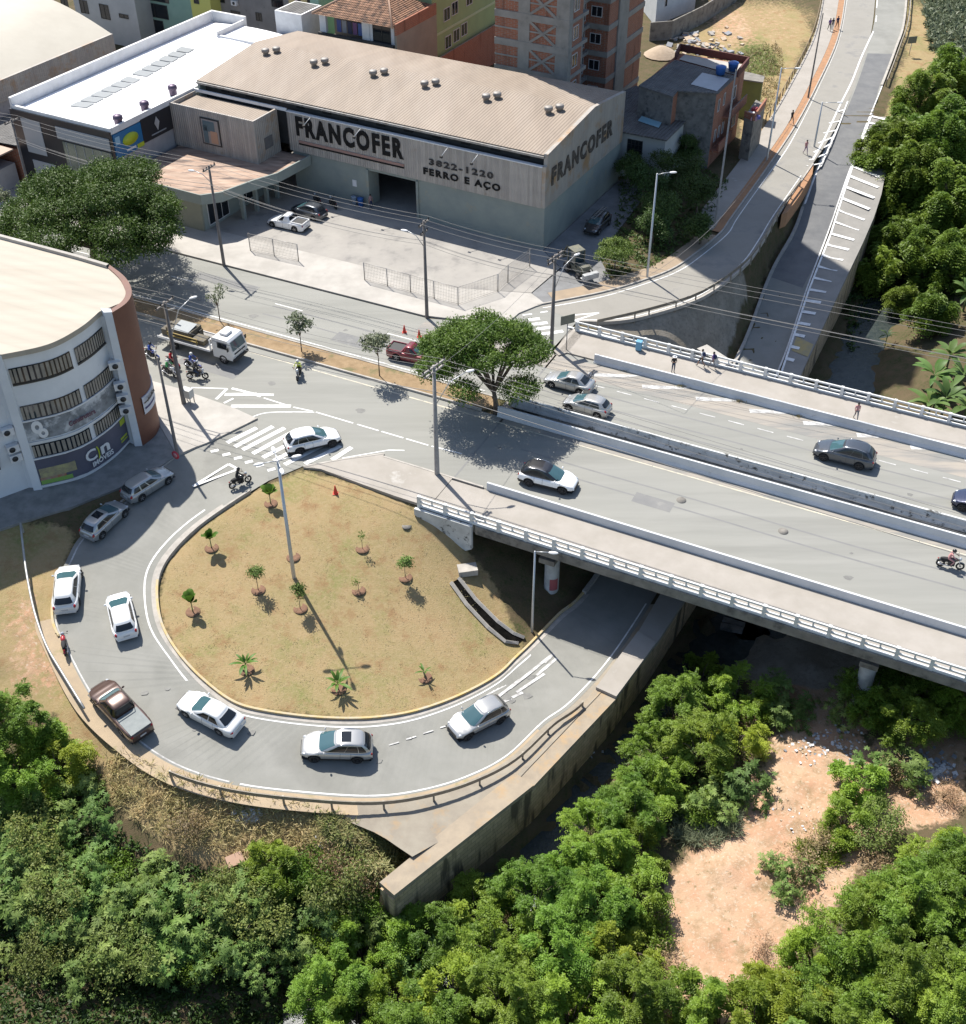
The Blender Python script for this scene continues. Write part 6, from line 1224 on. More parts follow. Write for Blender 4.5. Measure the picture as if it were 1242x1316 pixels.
# --- motorcycles ---
def make_moto(label, pm_, loc, rz, group=None, box=False, fair=False):
    T = thing('motorcycle', label, 'motorcycle', loc, rz, group)
    def P(m, nm, mt, par=T): o = m.build(nm, mt, None, local=True); o.parent = par; return o
    def whl(x):
        m = MB(); R0, r0 = .305, .062
        vs = []; 
        for i in range(22):
            a = 2 * math.pi * i / 22
            for j in range(8): b = 2 * math.pi * j / 8; vs.append(((R0 - r0 + r0 * math.cos(b)) * math.cos(a), r0 * 1.1 * math.sin(b), (R0 - r0 + r0 * math.cos(b)) * math.sin(a)))
        m.add(vs, [(i * 8 + j, i * 8 + (j + 1) % 8, ((i + 1) % 22) * 8 + (j + 1) % 8, ((i + 1) % 22) * 8 + j) for i in range(22) for j in range(8)], 0, True); w_ = P(m, 'wheel', black); w_.location = (x, 0, R0)
        m = MB(); m.lathe([(.05, -.05), (.05, .05)], 10, axis='Y'); m.lathe([(.225, -.02), (.225, .02)], 22, axis='Y')
        for k in range(6): a = 2 * math.pi * k / 6; m.tube([(math.cos(a) * .04, 0, math.sin(a) * .04), (math.cos(a) * .22, 0, math.sin(a) * .22)], .010, 5)
        P(m, 'rim', rimm, w_)
    whl(.66); whl(-.64)
    m = MB(); m.tube([(.42, 0, .86), (.30, 0, .62), (.1, 0, .36), (-.25, 0, .34), (-.35, 0, .6), (.3, 0, .8)], .028, 6); m.tube([(-.3, .09, .38), (-.64, .09, .30)], .025, 6); m.tube([(-.3, -.09, .38), (-.64, -.09, .30)], .025, 6); m.tube([(-.35, 0, .62), (-.8, 0, .72)], .025, 6); P(m, 'frame', trim)
    for y in (-.07, .07): m = MB(); m.tube([(.66, y, .30), (.45, y, .92)], .032, 6); P(m, 'fork', chrome)
    m = MB(); m.tube([(.34, .36, .98), (.42, .2, 1.0), (.44, 0, .97), (.42, -.2, 1.0), (.34, -.36, .98)], .014, 6); P(m, 'handlebar', trim)
    for y in (-.3, .3): m = MB(); m.tube([(.38, y, .98), (.40, y * 1.15, 1.12)], .008, 5); m.ball((.40, y * 1.2, 1.15), (.02, .06, .04), 8, 5); P(m, 'mirror', trim)
    m = MB(); m.ball((.18, 0, .80), (.28, .17, .15), 14, 8); P(m, 'fuel_tank', pm_); m = MB(); m.ball((-.30, 0, .78), (.46, .15, .085), 14, 6); m.box((-.35, 0, .64), (.6, .2, .16)); P(m, 'seat', black)
    m = MB(); m.box((.05, 0, .47), (.46, .3, .38)); o = P(m, 'engine', rimd); bev(o, .03); m = MB(); m.tube([(.15, -.12, .38), (-.1, -.16, .28), (-.6, -.17, .36), (-.85, -.17, .42)], [.022, .03, .045, .045], 8); P(m, 'exhaust', chrome)
    m = MB(); m.ball((.53, 0, .92), (.12, .13, .13), 10, 8); P(m, 'headlight', lamp_g); m = MB(); m.ball((-.86, 0, .70), (.05, .07, .04), 8, 6); P(m, 'tail_light', lamp_r)
    for x, a0, a1 in ((.66, 30, 120), (-.64, 40, 150)):
        vs = []; k = 8
        for i in range(k + 1): a = R(lerp(a0, a1, i / k)); vs += [(x + .335 * math.cos(a), -.06, .30 + .335 * math.sin(a)), (x + .335 * math.cos(a), .06, .30 + .335 * math.sin(a))]
        m = MB(); m.add(vs, [(2 * i, 2 * i + 1, 2 * i + 3, 2 * i + 2) for i in range(k)], 0, True); P(m, 'mudguard', pm_)
    if box: m = MB(); m.box((-.72, 0, 1.0), (.42, .42, .40)); o = P(m, 'delivery_box', pm_); bev(o, .03)
    return T
# ---------------- people ----------------
skin_m = mat('skin', (.30, .165, .11), None, .6); hair_m = mat('dark_hair', (.015, .011, .01), None, .7)
def person(label, loc, rz, shirt, pants, pose='stand', helmet=None, skin=skin_m, hair=hair_m, shoes=None, h=1.70, bag=None, shorts=False, group=None, hat=None):
    T = thing('person', label, 'person', loc, rz, group); k = h / 1.70; V = Vector; shoes = shoes or black
    J = {'pel': V((0, 0, .93)), 'sp': V((0, 0, 1.12)), 'ch': V((.01, 0, 1.32)), 'nk': V((.01, 0, 1.47)), 'hd': V((.03, 0, 1.565)), 'ht': V((.015, 0, 1.63))}
    for s_, y in (('l', 1), ('r', -1)):
        J[s_ + 'sh'] = V((0, y * .17, 1.38)); J[s_ + 'el'] = V((-.03, y * .235, 1.11)); J[s_ + 'wr'] = V((.07, y * .24, .88)); J[s_ + 'hp'] = V((0, y * .09, .90)); J[s_ + 'kn'] = V((.02, y * .10, .49)); J[s_ + 'an'] = V((-.02, y * .10, .09)); J[s_ + 'to'] = V((.15, y * .115, .035))
    if pose == 'walk':
        J['lkn'] = V((.20, .09, .50)); J['lan'] = V((.30, .09, .10)); J['lto'] = V((.46, .10, .06)); J['rkn'] = V((-.06, -.09, .49)); J['ran'] = V((-.32, -.09, .16)); J['rto'] = V((-.20, -.10, .035))
        J['lel'] = V((-.16, .22, 1.13)); J['lwr'] = V((-.12, .22, .89)); J['rel'] = V((.06, -.23, 1.12)); J['rwr'] = V((.24, -.2, .97))
    if pose == 'hold':
        J['lel'] = V((.02, .23, 1.12)); J['lwr'] = V((.24, .10, 1.18)); J['rel'] = V((.02, -.23, 1.12)); J['rwr'] = V((.24, -.08, 1.20)); J['hd'].x += .03
    if pose == 'ride':
        J = {'pel': V((-.22, 0, .90)), 'sp': V((-.18, 0, 1.08)), 'ch': V((-.09, 0, 1.27)), 'nk': V((-.02, 0, 1.41)), 'hd': V((.02, 0, 1.50)), 'ht': V((.02, 0, 1.57))}
        for s_, y in (('l', 1), ('r', -1)):
            J[s_ + 'sh'] = V((-.08, y * .17, 1.34)); J[s_ + 'el'] = V((.10, y * .29, 1.14)); J[s_ + 'wr'] = V((.33, y * .29, 1.03)); J[s_ + 'hp'] = V((-.20, y * .10, .88)); J[s_ + 'kn'] = V((.20, y * .19, .72)); J[s_ + 'an'] = V((-.02, y * .20, .34)); J[s_ + 'to'] = V((.13, y * .20, .30))
    rad = {'pel': .125, 'sp': .115, 'ch': .135, 'nk': .055, 'hd': .085, 'ht': .078, 'sh': .062, 'el': .042, 'wr': .027, 'hp': .088, 'kn': .057, 'an': .037, 'to': .033}
    names = list(J); me_ = bpy.data.meshes.new('body'); vs = [J[n] * k for n in names]; E = [('pel', 'sp'), ('sp', 'ch'), ('ch', 'nk'), ('nk', 'hd'), ('hd', 'ht')]
    for s_ in 'lr': E += [('ch', s_ + 'sh'), (s_ + 'sh', s_ + 'el'), (s_ + 'el', s_ + 'wr'), ('pel', s_ + 'hp'), (s_ + 'hp', s_ + 'kn'), (s_ + 'kn', s_ + 'an'), (s_ + 'an', s_ + 'to')]
    es = [(names.index(a), names.index(b)) for a, b in E]; rr = [rad.get(n, rad.get(n[1:], .05)) * k for n in names]; col_i = [0] * len(names)
    for s_, y in (('l', 1), ('r', -1)):
        w_, e_ = J[s_ + 'wr'] * k, J[s_ + 'el'] * k; d = (w_ - e_).normalized(); q = V((0, 1, 0)).cross(d).normalized(); sd_ = d.cross(q).normalized()
        vs.append(w_ + d * .07); rr.append(.026); pi_ = len(vs) - 1; es.append((names.index(s_ + 'wr'), pi_))
        for f_ in range(4):
            o_ = q * ((f_ - 1.5) * .019); ln = (.068, .078, .072, .056)[f_]; vs.append(w_ + d * (.085 + ln * .5) + o_ + sd_ * .004); rr.append(.0095); es.append((pi_, len(vs) - 1)); vs.append(w_ + d * (.08 + ln) + o_ - sd_ * y * .016); rr.append(.008); es.append((len(vs) - 2, len(vs) - 1))
        vs.append(w_ + d * .045 + q * .042); rr.append(.011); es.append((pi_, len(vs) - 1)); vs.append(w_ + d * .085 + q * .052); rr.append(.009); es.append((len(vs) - 2, len(vs) - 1))
    vs.append(J['hd'] * k + V((.075, 0, .0))); rr.append(.016); es.append((names.index('hd'), len(vs) - 1))
    me_.from_pydata([tuple(v) for v in vs], es, []); o = bpy.data.objects.new('body', me_); col.objects.link(o)
    sk = o.modifiers.new('skin', 'SKIN'); sk.use_smooth_shade = True; sv = me_.skin_vertices[0].data
    for i, r_ in enumerate(rr): sv[i].radius = (r_, r_); sv[i].use_root = (i == 0)
    for n in ('ch', 'sp', 'pel'): i = names.index(n); sv[i].radius = (rr[i] * 1.0, rr[i] * .78)
    o.modifiers.new('sub', 'SUBSURF').levels = 1
    dg = bpy.context.evaluated_depsgraph_get(); dg.update(); nm_ = bpy.data.meshes.new_from_object(o.evaluated_get(dg)); bpy.data.objects.remove(o); bpy.data.meshes.remove(me_)
    nm_.name = 'body'; nm_.materials.clear()
    for mt in (skin, shirt, pants, shoes): nm_.materials.append(mt)
    nsh = J['pel'].z * k; wr = [J[s_ + 'wr'] * k for s_ in 'lr']; el = [J[s_ + 'el'] * k for s_ in 'lr']; legs = [(J[s_ + a] * k, J[s_ + b] * k) for s_ in 'lr' for a, b in (('hp', 'kn'), ('kn', 'an'))]; ft = [J[s_ + 'an'] * k for s_ in 'lr'] + [J[s_ + 'to'] * k for s_ in 'lr']
    def segd(p, a, b): t = max(0, min(1, (p - a).dot(b - a) / (b - a).length_squared)); return (p - a.lerp(b, t)).length
    for p_ in nm_.polygons:
        c = p_.center; mi = 1
        if c.z > (J['nk'].z + .0) * k: mi = 0
        elif min((c - f_).length for f_ in ft) < .085 * k: mi = 3
        elif min((c - w_).length for w_ in wr) < .13 * k or (pose != 'ride' and helmet is None and min(segd(c, a, b) for a, b in zip(el, wr)) < .05 * k): mi = 0
        elif min(segd(c, a, b) for a, b in legs) < .085 * k and c.z < nsh + .02: mi = 2
        elif (c - J['pel'] * k).length < .13 and c.z < nsh + .04: mi = 2
        if mi == 2 and shorts and min(segd(c, *legs[1]), segd(c, *legs[3])) < .06: mi = 0
        p_.material_index = mi; p_.use_smooth = True
    b = bpy.data.objects.new('body', nm_); col.objects.link(b); b.parent = T
    hd = (J['hd'] + J['ht']) / 2 * k
    def P(m, nm, mt, par=T): o = m.build(nm, mt, None, local=True); o.parent = par; return o
    m = MB()
    if helmet:
        m.ball(hd + V((-.01, 0, .015)), (.15, .135, .15), 14, 10); hm = P(m, 'helmet', helmet); m = MB(); m.ball(hd + V((.045, 0, .01)), (.105, .115, .055), 12, 6); P(m, 'visor', glass_d, hm)
    elif hat: m.ball(hd + V((-.01, 0, .05)), (.115, .11, .09), 12, 8); m.lathe([(.10, 0), (.2, -.01)], 14, tuple(hd + V((0, 0, .04)))); P(m, 'hat', hat)
    else: m.ball(hd + V((-.022, 0, .03)), (.10, .092, .105), 12, 8); P(m, 'hair', hair)
    if not helmet:
        for y in (-1, 1): m = MB(); m.ball(hd + V((.076, y * .032, -.01)), .011, 6, 5); P(m, 'eye', hair_m)
        for y in (-1, 1): m = MB(); m.ball(hd + V((.0, y * .09, -.01)), (.02, .012, .028), 6, 5); P(m, 'ear', skin)
        m = MB(); m.ball(hd + V((.074, 0, -.055)), (.01, .025, .007), 6, 5); P(m, 'mouth', mat('lips', (.2, .06, .05), None, .6) if 'lips' not in MATS else MATS['lips'])
    if bag: m = MB(); m.ball(J['ch'] * k + V((-.2, 0, -.06)), (.12, .16, .22), 12, 8); P(m, 'backpack', bag)
    return T
cl = lambda n, c: mat(n, c, None, .9)
blkc = cl('black_cloth', (.02, .02, .022)); jean = cl('denim', (.04, .06, .11)); navy = cl('navy_cloth', (.02, .03, .09)); redc = cl('red_cloth', (.42, .02, .03)); grnc = cl('green_cloth', (.05, .25, .09)); vest = cl('yellow_vest', (.42, .50, .06)); whc = cl('white_cloth', (.6, .6, .6)); pink = cl('pink_cloth', (.50, .25, .24)); bluec = cl('blue_cloth', (.03, .07, .3)); greyc = cl('grey_cloth', (.2, .2, .21)); purp = cl('purple_cloth', (.12, .06, .22)); hw = mat('white_helmet', (.6, .6, .6), None, .3); hb = mat('black_helmet', (.02, .02, .02), None, .25); mred = paint('moto_red', (.35, .015, .02)); mblk = paint('moto_black', (.02, .02, .02)); mblu = paint('moto_blue', (.02, .05, .28)); mwht = paint('moto_white', (.55, .55, .55)); mgrn = paint('moto_green', (.03, .16, .06))
def moto_at(Fp, Rp, label, pm_, z=0.0, loop=False, rider=None, **k):
    f_ = (lambda p: atl(*p)) if loop else (lambda p: at(p[0], p[1], z)); a, b = f_(Fp), f_(Rp); c = (a + b) / 2; rz = math.atan2((a - b).y, (a - b).x)
    c.z = (loop_z(c.x, c.y) if loop else z) + .012; T = make_moto(label, pm_, c, rz, **k)
    if rider: person(rider[0], c, rz, rider[1], rider[2], 'ride', rider[3])
moto_at((319,620), (300,628), 'black motorcycle crossing the mouth of the loop road', mblk, rider=('rider in black with a black helmet on the bike near the yield triangle', blkc, blkc, hb))
moto_at((382,492), (387.5,476), 'dark motorcycle coming along the near side of the median', mblk, rider=('rider in a yellow-green vest and white helmet beside the median', vest, blkc, hw))
moto_at((263,487), (246,487), 'black motorcycle with big spoked wheels nearest the kerb by the truck', mblk, rider=('rider in black and white jacket on the bike nearest the truck cab', blkc, jean, hb))
moto_at((257,477), (241,472), 'blue motorcycle tight beside the truck bed', mblu, rider=('rider in blue and white with a white helmet beside the truck bed', bluec, whc, hw))
moto_at((226,486), (212,480), 'white motorcycle behind the utility pole', mwht, rider=('rider in a green shirt with a white helmet behind the utility pole', grnc, blkc, hw), z=0)
moto_at((230,475), (217,468), 'red motorcycle half hidden by the utility pole', mred, rider=('rider in a red jacket half hidden by the utility pole', redc, blkc, hb))
moto_at((203,464), (190,458), 'dark blue motorcycle in the tree shade behind the others', mblu, rider=('rider in dark blue in the tree shade next to the brown column', bluec, blkc, hb))
moto_at((1235,732.5), (1205,727), 'black motorcycle with pale tail in the near lane at the right edge of the bridge', mblk, rider=('rider in a pink shirt with black helmet at the right edge of the bridge', pink, pink, hb))
moto_at((83.5,822), (85.5,846), 'red motorcycle parked on the outer edge of the loop road by the white handrail', mred, loop=True)
moto_at((404,258), (413,266), 'black motorcycle parked against the warehouse wall nearest the annex', mblk, z=.09); moto_at((424,262), (433,270), 'black motorcycle parked against the warehouse wall nearest the doorway', mblk, z=.09)
hd_ = lambda a, b, z=.12: math.atan2((at(*b, z) - at(*a, z)).y, (at(*b, z) - at(*a, z)).x)
person('person in black shirt and white hat standing on the far footway looking at a phone', at(865,479,.125), R(-80), blkc, jean, 'hold', hat=whc)
person('person in white shirt and dark shorts walking with a blue backpack', at(901,471,.125), R(140), whc, blkc, 'walk', bag=navy, shorts=True, h=1.72)
person('person in purple shirt walking behind with a dark backpack', at(915.5,473,.125), R(140), purp, greyc, 'walk', bag=navy, h=1.6)
person('person in pink top and grey trousers alone on the far footway of the bridge', at(1099.5,539.5,.125), R(-95), pink, greyc, 'walk', h=1.65)
person('person in pink and white crossing the side street beside the hatched gore', at(1035,198,0.01), R(-70), pink, cl('mauve_cloth', (.3, .2, .3)), 'walk', h=1.68)
person('person in black walking alone on the sunny footpath above the brick house', at(1017,159,.135), R(-60), blkc, blkc, 'walk', h=1.68)
person('left person of the three in dark clothes at the top of the footpath', at(1065.5,39,.135), R(-80), purp, blkc, 'walk', h=1.7); person('middle person of the three in dark clothes at the top of the footpath', at(1069.5,37.5,.135), R(-80), blkc, jean, 'stand', h=1.6); person('right person of the three in dark clothes at the top of the footpath', at(1075.5,36.5,.135), R(-80), navy, blkc, 'walk', h=1.75)
person('worker in pale pink shirt and blue trousers at the left side of the warehouse doorway', at(477,269,.1), R(-60), cl('dusty_pink', (.32, .2, .2)), navy, 'stand')
# bicycle behind the sedan
bp = at(757,500,0); bt = thing('bicycle', 'bicycle strapped upright behind the light silver sedan', 'bicycle', Vector((bp.x + .1, bp.y + .35, .42)), BA + R(90))
def bpart(m, nm, mt): o = m.build(nm, mt, None, local=True); o.parent = bt; return o
for x in (-.5, .5):
    m = MB(); vs = []
    for i in range(24):
        a = 2 * math.pi * i / 24
        for j in range(6): b = 2 * math.pi * j / 6; vs.append((x + (.31 + .02 * math.cos(b)) * math.cos(a), .02 * math.sin(b), .33 + (.31 + .02 * math.cos(b)) * math.sin(a)))
    m.add(vs, [(i * 6 + j, i * 6 + (j + 1) % 6, ((i + 1) % 24) * 6 + (j + 1) % 6, ((i + 1) % 24) * 6 + j) for i in range(24) for j in range(6)], 0, True)
    for k in range(8): a = math.pi * k / 4; m.tube([(x, 0, .33), (x + .3 * math.cos(a), 0, .33 + .3 * math.sin(a))], .004, 4)
    bpart(m, 'wheel', black)
m = MB(); m.tube([(-.5, 0, .33), (0, 0, .30), (.38, 0, .78), (-.15, 0, .8), (0, 0, .3)], .018, 6); m.tube([(-.5, 0, .33), (-.15, 0, .8)], .015, 6); m.tube([(.5, 0, .33), (.38, 0, .85)], .018, 6); bpart(m, 'frame', trim); m = MB(); m.tube([(.36, -.25, .92), (.38, 0, .88), (.36, .25, .92)], .014, 6); bpart(m, 'handlebar', trim); m = MB(); m.ball((-.18, 0, .88), (.13, .07, .03), 8, 5); bpart(m, 'saddle', black)
# cones, bins, notice boards
orange = mat('cone_red', (.60, .05, .03), None, .6)
def cone(label, p):
    T = thing('traffic_cone', label, 'traffic cone', p, group='red traffic cones'); m = MB(); m.lathe([(.17, .03), (.04, .72), (.03, .74), (0, .74)], 16); m.box((0, 0, .015), (.4, .4, .03)); o = m.build('cone_body', orange, None, local=True); o.parent = T
    m = MB(); m.lathe([(.131, .22), (.098, .38)], 16); o = m.build('reflective_band', wt, None, local=True); o.parent = T
cone('left traffic cone in the far lane beside the maroon pickup', at(520,427,.006)); cone('right traffic cone in the far lane above the maroon pickup roof', at(539,433,.006)); cone('lone traffic cone on the dry grass island', atg(431.5,634))
m = MB(); p = at(821,450,.12); m.box(p + Vector((0, 0, .45)), (.5, .4, .8), BA); m.box(p + Vector((0, 0, .9)), (.56, .46, .1), BA); o = m.build('litter_bin', mat('light_blue_plastic', (.12, .32, .48), None, .5), origin=p); bev(o, .03); tag(o, 'light blue litter bin against the far bridge railing', 'litter bin')
for i, px in enumerate((456, 464)): p = at(px, 263 + i * 2, .1); m = MB(); m.lathe([(0, 0), (.28, 0), (.33, .9), (.35, .95), (0, .97)], 16, tuple(p)); tag(m.build('waste_drum', mat('drum_blue', (.22, .28, .36), None, .5) if i == 0 else blue_t, origin=p), ('pale blue drum left of the warehouse doorway', 'dark blue drum closest to the warehouse doorway')[i], 'drum')
# ---------------- poles, lamps, cables ----------------
def zof(b, ty):
    zz = 2.0
    while zz < 16:
        zc = b.y * math.cos(PITCH) - (zz - HC) * math.sin(PITCH); yc = b.y * math.sin(PITCH) + (zz - HC) * math.cos(PITCH)
        if 658 - FPX * yc / zc <= ty: return zz
        zz += .05
    return zz
def upole(label, b, topy, mt=pole_c, arm=None, lamp=None, r=.17, name='utility_pole', transformer=False):
    h = zof(b, topy) - b.z; t = thing(name, label, 'utility pole' if name == 'utility_pole' else 'street lamp', b)
    def P(m, nm, mt_, par=t): o = m.build(nm, mt_, None, local=True); o.parent = par; return o
    m = MB(); m.lathe([(r, -.3), (r * .62, h), (0, h)], 12); P(m, 'pole', mt)
    if arm:
        for z_, l_ in arm:
            m = MB(); m.box((0, .0, h - z_), (.12, l_, .12), BA + R(arm_rot)); o = P(m, 'crossarm', mt)
            for k in (-.46, -.2, .2, .46): m = MB(); q = Matrix.Rotation(BA + R(arm_rot), 3, 'Z') @ Vector((0, l_ * k, 0)); m.lathe([(.05, h - z_ + .06), (.07, h - z_ + .14), (.04, h - z_ + .24), (0, h - z_ + .25)], 8, (q.x, q.y, 0)); P(m, 'insulator', black, o)
    if lamp:
        for ang, ln, z_, up in lamp:
            d = Vector((math.cos(ang), math.sin(ang), 0)); m = MB(); q0 = d * .1 + Vector((0, 0, h - z_)); m.tube([q0, q0 + d * ln * .45 + Vector((0, 0, up * .75)), q0 + d * ln + Vector((0, 0, up))], .035, 6); a = P(m, 'lamp_arm', pole_s)
            m = MB(); c = q0 + d * (ln + .25) + Vector((0, 0, up)); m.ball((0, 0, 0), (.36, .15, .09), 12, 6, M=Matrix.Translation(c) @ Matrix.Rotation(ang, 4, 'Z')); P(m, 'lamp_head', whitep, a)
    if transformer: m = MB(); m.lathe([(0, h - 2.6), (.3, h - 2.6), (.3, h - 1.7), (0, h - 1.65)], 14, (.42, 0, 0)); P(m, 'transformer', dark_metal)
    return t, b + Vector((0, 0, h))
arm_rot = 0
pb = {}
_, pb['a'] = upole('dark thin utility pole on the corner pavement carrying a red round sign', at(228,583,.12), 460, wood_dark, r=.14)
_, pb['b'] = upole('utility pole with curved lamp arm beside the grey cabinet', at(236.5,518,.12), 388, wood_dark, arm=((.2, 2.2),), lamp=((R(35), 2.0, 3.0, 2.6),), r=.2)
_, pb['c'] = upole('utility pole on the far pavement in front of the office annex', at(288,340,.12), 213, wood_dark, arm=((.25, 1.8),), lamp=((R(165), 1.5, 1.6, .9),))
_, pb['d'] = upole('utility pole on the far pavement by the middle of the yard fence', at(549,407,.12), 284, wood_dark, arm=((.25, 1.8), (1.1, 1.2)), lamp=((R(160), 1.5, 2.4, 1.2),), transformer=False)
arm_rot = -10
_, pb['e'] = upole('tall utility pole with double pale crossarm on the island footway', at(562,609,.12), 470, pole_c, arm=((.1, 2.6), (.5, 2.2)), lamp=((R(22), 2.4, 3.3, 2.2),), r=.2)
_, pb['f'] = upole('tall utility pole beside the side street zebra crossing', at(709,444,.02), 328, wood_dark, arm=((.1, 2.4), (.5, 2.2)), lamp=((R(40), 2.2, 3.2, 2.4),), r=.19)
arm_rot = 0
p0 = at(14.5,153,9.6); upole('utility pole at the left edge in front of the black shop front', Vector((p0.x, p0.y, .02)), 153, wood_dark, arm=((.2, 2.0),)); pb['h'] = Vector((p0.x, p0.y, 9.6))
st = [((832,355), 223, 'pale street lamp on the side street kerb beside the bright green bush', (R(5), 1.1, .1, .15), pole_s), ((919.5,288), 86, 'tall grey pole at the kerb in front of the brick house', None, pole_c), ((986,205), 87, 'street lamp on the kerb above the block house', (R(-5), 1.4, .1, .1), pole_s), ((1039,125), 17, 'tall dark pole beside the red soil verge near the top', None, wood_dark), ((1047,187), 131, 'slim street lamp beside the hatched gore', (R(-5), 1.6, .1, .1), pole_s), ((978,515), 400, None, None, pole_s)]
for b, ty, lb, lm_, mt in st:
    if lb: upole(lb, at(*b, .12), ty, mt, lamp=(lm_,) if lm_ else None, r=.12, name='street_lamp' if lm_ else 'utility_pole')
bb = atg(378, 742); upole('tall steel lamp post with four heads standing on the dry grass island', bb, 592, pole_s, lamp=tuple((R(a), .9, .05, .05) for a in (20, 110, 200, 290)), r=.15, name='street_lamp')
bb = atl(684, 811); bb.z -= .05; upole('slim lamp post at the kerb where the loop dips under the bridge', bb, 710, pole_s, lamp=((R(-8), .9, .05, .05),), r=.10, name='street_lamp')
# cables: each hangs from pole to pole
def cable(label, P, sag=.6, r=.016, grp='overhead cables'):
    m = MB(); pts_ = []
    for a, b in zip(P[:-1], P[1:]):
        k = 12
        for i in range(k): t = i / k; p = a.lerp(b, t); pts_.append(p - Vector((0, 0, 4 * sag * t * (1 - t) * min(1, (b - a).length / 25))))
    pts_.append(P[-1]); m.tube(pts_, r, 4); o = m.build('overhead_cable', wire_m, origin=P[0]); tag(o, label, 'cable', grp)
qn = Vector((-math.sin(BA), math.cos(BA), 0))
far_r = BF(58, 90, 9.5); far_l = BF(-135, 83, 9.5); nr = BF(58, 60.5, 9.3); nl_ = BF(-135, 60.5, 9.3)
for off, dz, lb in ((-.8, .1, 'nearest top wire over the far pavement and bridge'), (0, .15, 'middle top wire over the far pavement and bridge'), (.8, .1, 'farthest top wire over the far pavement and bridge')):
    cable(lb, [p + qn * off + Vector((0, 0, dz)) for p in (far_l, pb['h'], pb['c'], pb['d'], pb['f'], far_r)], .5)
for off, dz, lb in ((-.5, -1.6, 'nearest low wire over the far pavement'), (.1, -1.9, 'middle low wire over the far pavement'), (.3, -2.4, 'lowest slack wire over the far pavement')):
    cable(lb, [p + qn * off + Vector((0, 0, dz)) for p in (far_l, pb['h'], pb['c'], pb['d'], pb['f'], far_r)], .8, .02)
for off, dz, lb in ((-.9, .1, 'nearest top wire over the near carriageway'), (-.3, .1, 'second top wire over the near carriageway'), (.3, .1, 'third top wire over the near carriageway'), (.9, .1, 'farthest top wire over the near carriageway'), (0, -2.2, 'thick low cable over the near carriageway')):
    cable(lb, [p + qn * off + Vector((0, 0, dz)) for p in (pb['b'] + Vector((-50, 25, 0)), pb['b'], pb['e'], nr)], .6, .016 if dz > 0 else .028)
cable('wire crossing the junction between the two tall poles', [pb['e'] + Vector((0, 0, -.4)), pb['f'] + Vector((0, 0, -.4))], .7)
cable('wire from the kerb lamp to the side street poles', [pb['f'] + Vector((0, 0, -1)), at(832,355,9.5), at(919.5,288,9.5), at(1039,125,8)], .8)
# signs
def sign(label, b, h, w_, hh, ang, mt, name='road_sign', face=None, rnd=False):
    t = thing(name, label, 'road sign', b, ang); m = MB(); m.tube([(0, 0, -.2), (0, 0, h - hh / 2)], .045, 8); o = m.build('post', dark_metal, None, local=True); o.parent = t
    m = MB()
    if rnd: m.lathe([(0, -.02), (w_ / 2, -.02), (w_ / 2, .02), (0, .02)], 20, (0, 0, h), axis='Y')
    else: m.box((0, 0, h), (w_, .05, hh), 0)
    o = m.build('sign_panel', mt, None, local=True); o.parent = t
    if face: m = MB(); m.lathe([(0, -.03), (w_ * .36, -.03), (w_ * .36, -.025)], 20, (0, 0, h), axis='Y'); q = m.build('sign_face', face, None, local=True); q.parent = o
sgb = mat('sign_back', (.13, .14, .12), (.17, .18, .15), .6, 2, metal=.3)
sign('rectangular sign seen from its grey back on the corner footway before the bridge', at(728,449,.12), 3.0, 1.35, .85, R(25), sgb)
sign('rectangular sign seen from its grey back on the dry verge right of the upper road', at(1168,74,-.4), 2.4, 1.3, .9, R(15), sgb)
sr = thing('road_sign', 'round red sign fixed to the dark thin utility pole', 'road sign', at(228,583,2.2)); m = MB(); m.lathe([(0, -.03), (.34, -.03), (.34, .03), (0, .03)], 20, axis='Y', M=Matrix.Rotation(R(-30), 4, 'Z') @ Matrix.Translation((0, -.2, 0))); o = m.build('sign_panel', mat('sign_red', (.42, .02, .04), None, .4), None, local=True); o.parent = sr
m = MB(); m.lathe([(0, -.04), (.2, -.04), (.2, -.035)], 20, axis='Y', M=Matrix.Rotation(R(-30), 4, 'Z') @ Matrix.Translation((0, -.2, 0))); q = m.build('sign_face', mat('sign_pink', (.42, .2, .22), None, .5), None, local=True); q.parent = o
t = thing('telecom_cabinet', 'pale grey cabinet on four legs at the foot of the lamp-arm pole', 'cabinet', at(243,517,.12), BA); m = MB(); m.box((0, 0, .95), (.9, .6, .75)); o = m.build('cabinet_body', mat('cabinet_grey', (.42, .42, .40), None, .6), None, local=True); o.parent = t; bev(o, .03)
for x in (-.38, .38):
    for y in (-.24, .24): m = MB(); m.box((x, y, .29), (.06, .06, .58)); o = m.build('leg', dark_metal, None, local=True); o.parent = t
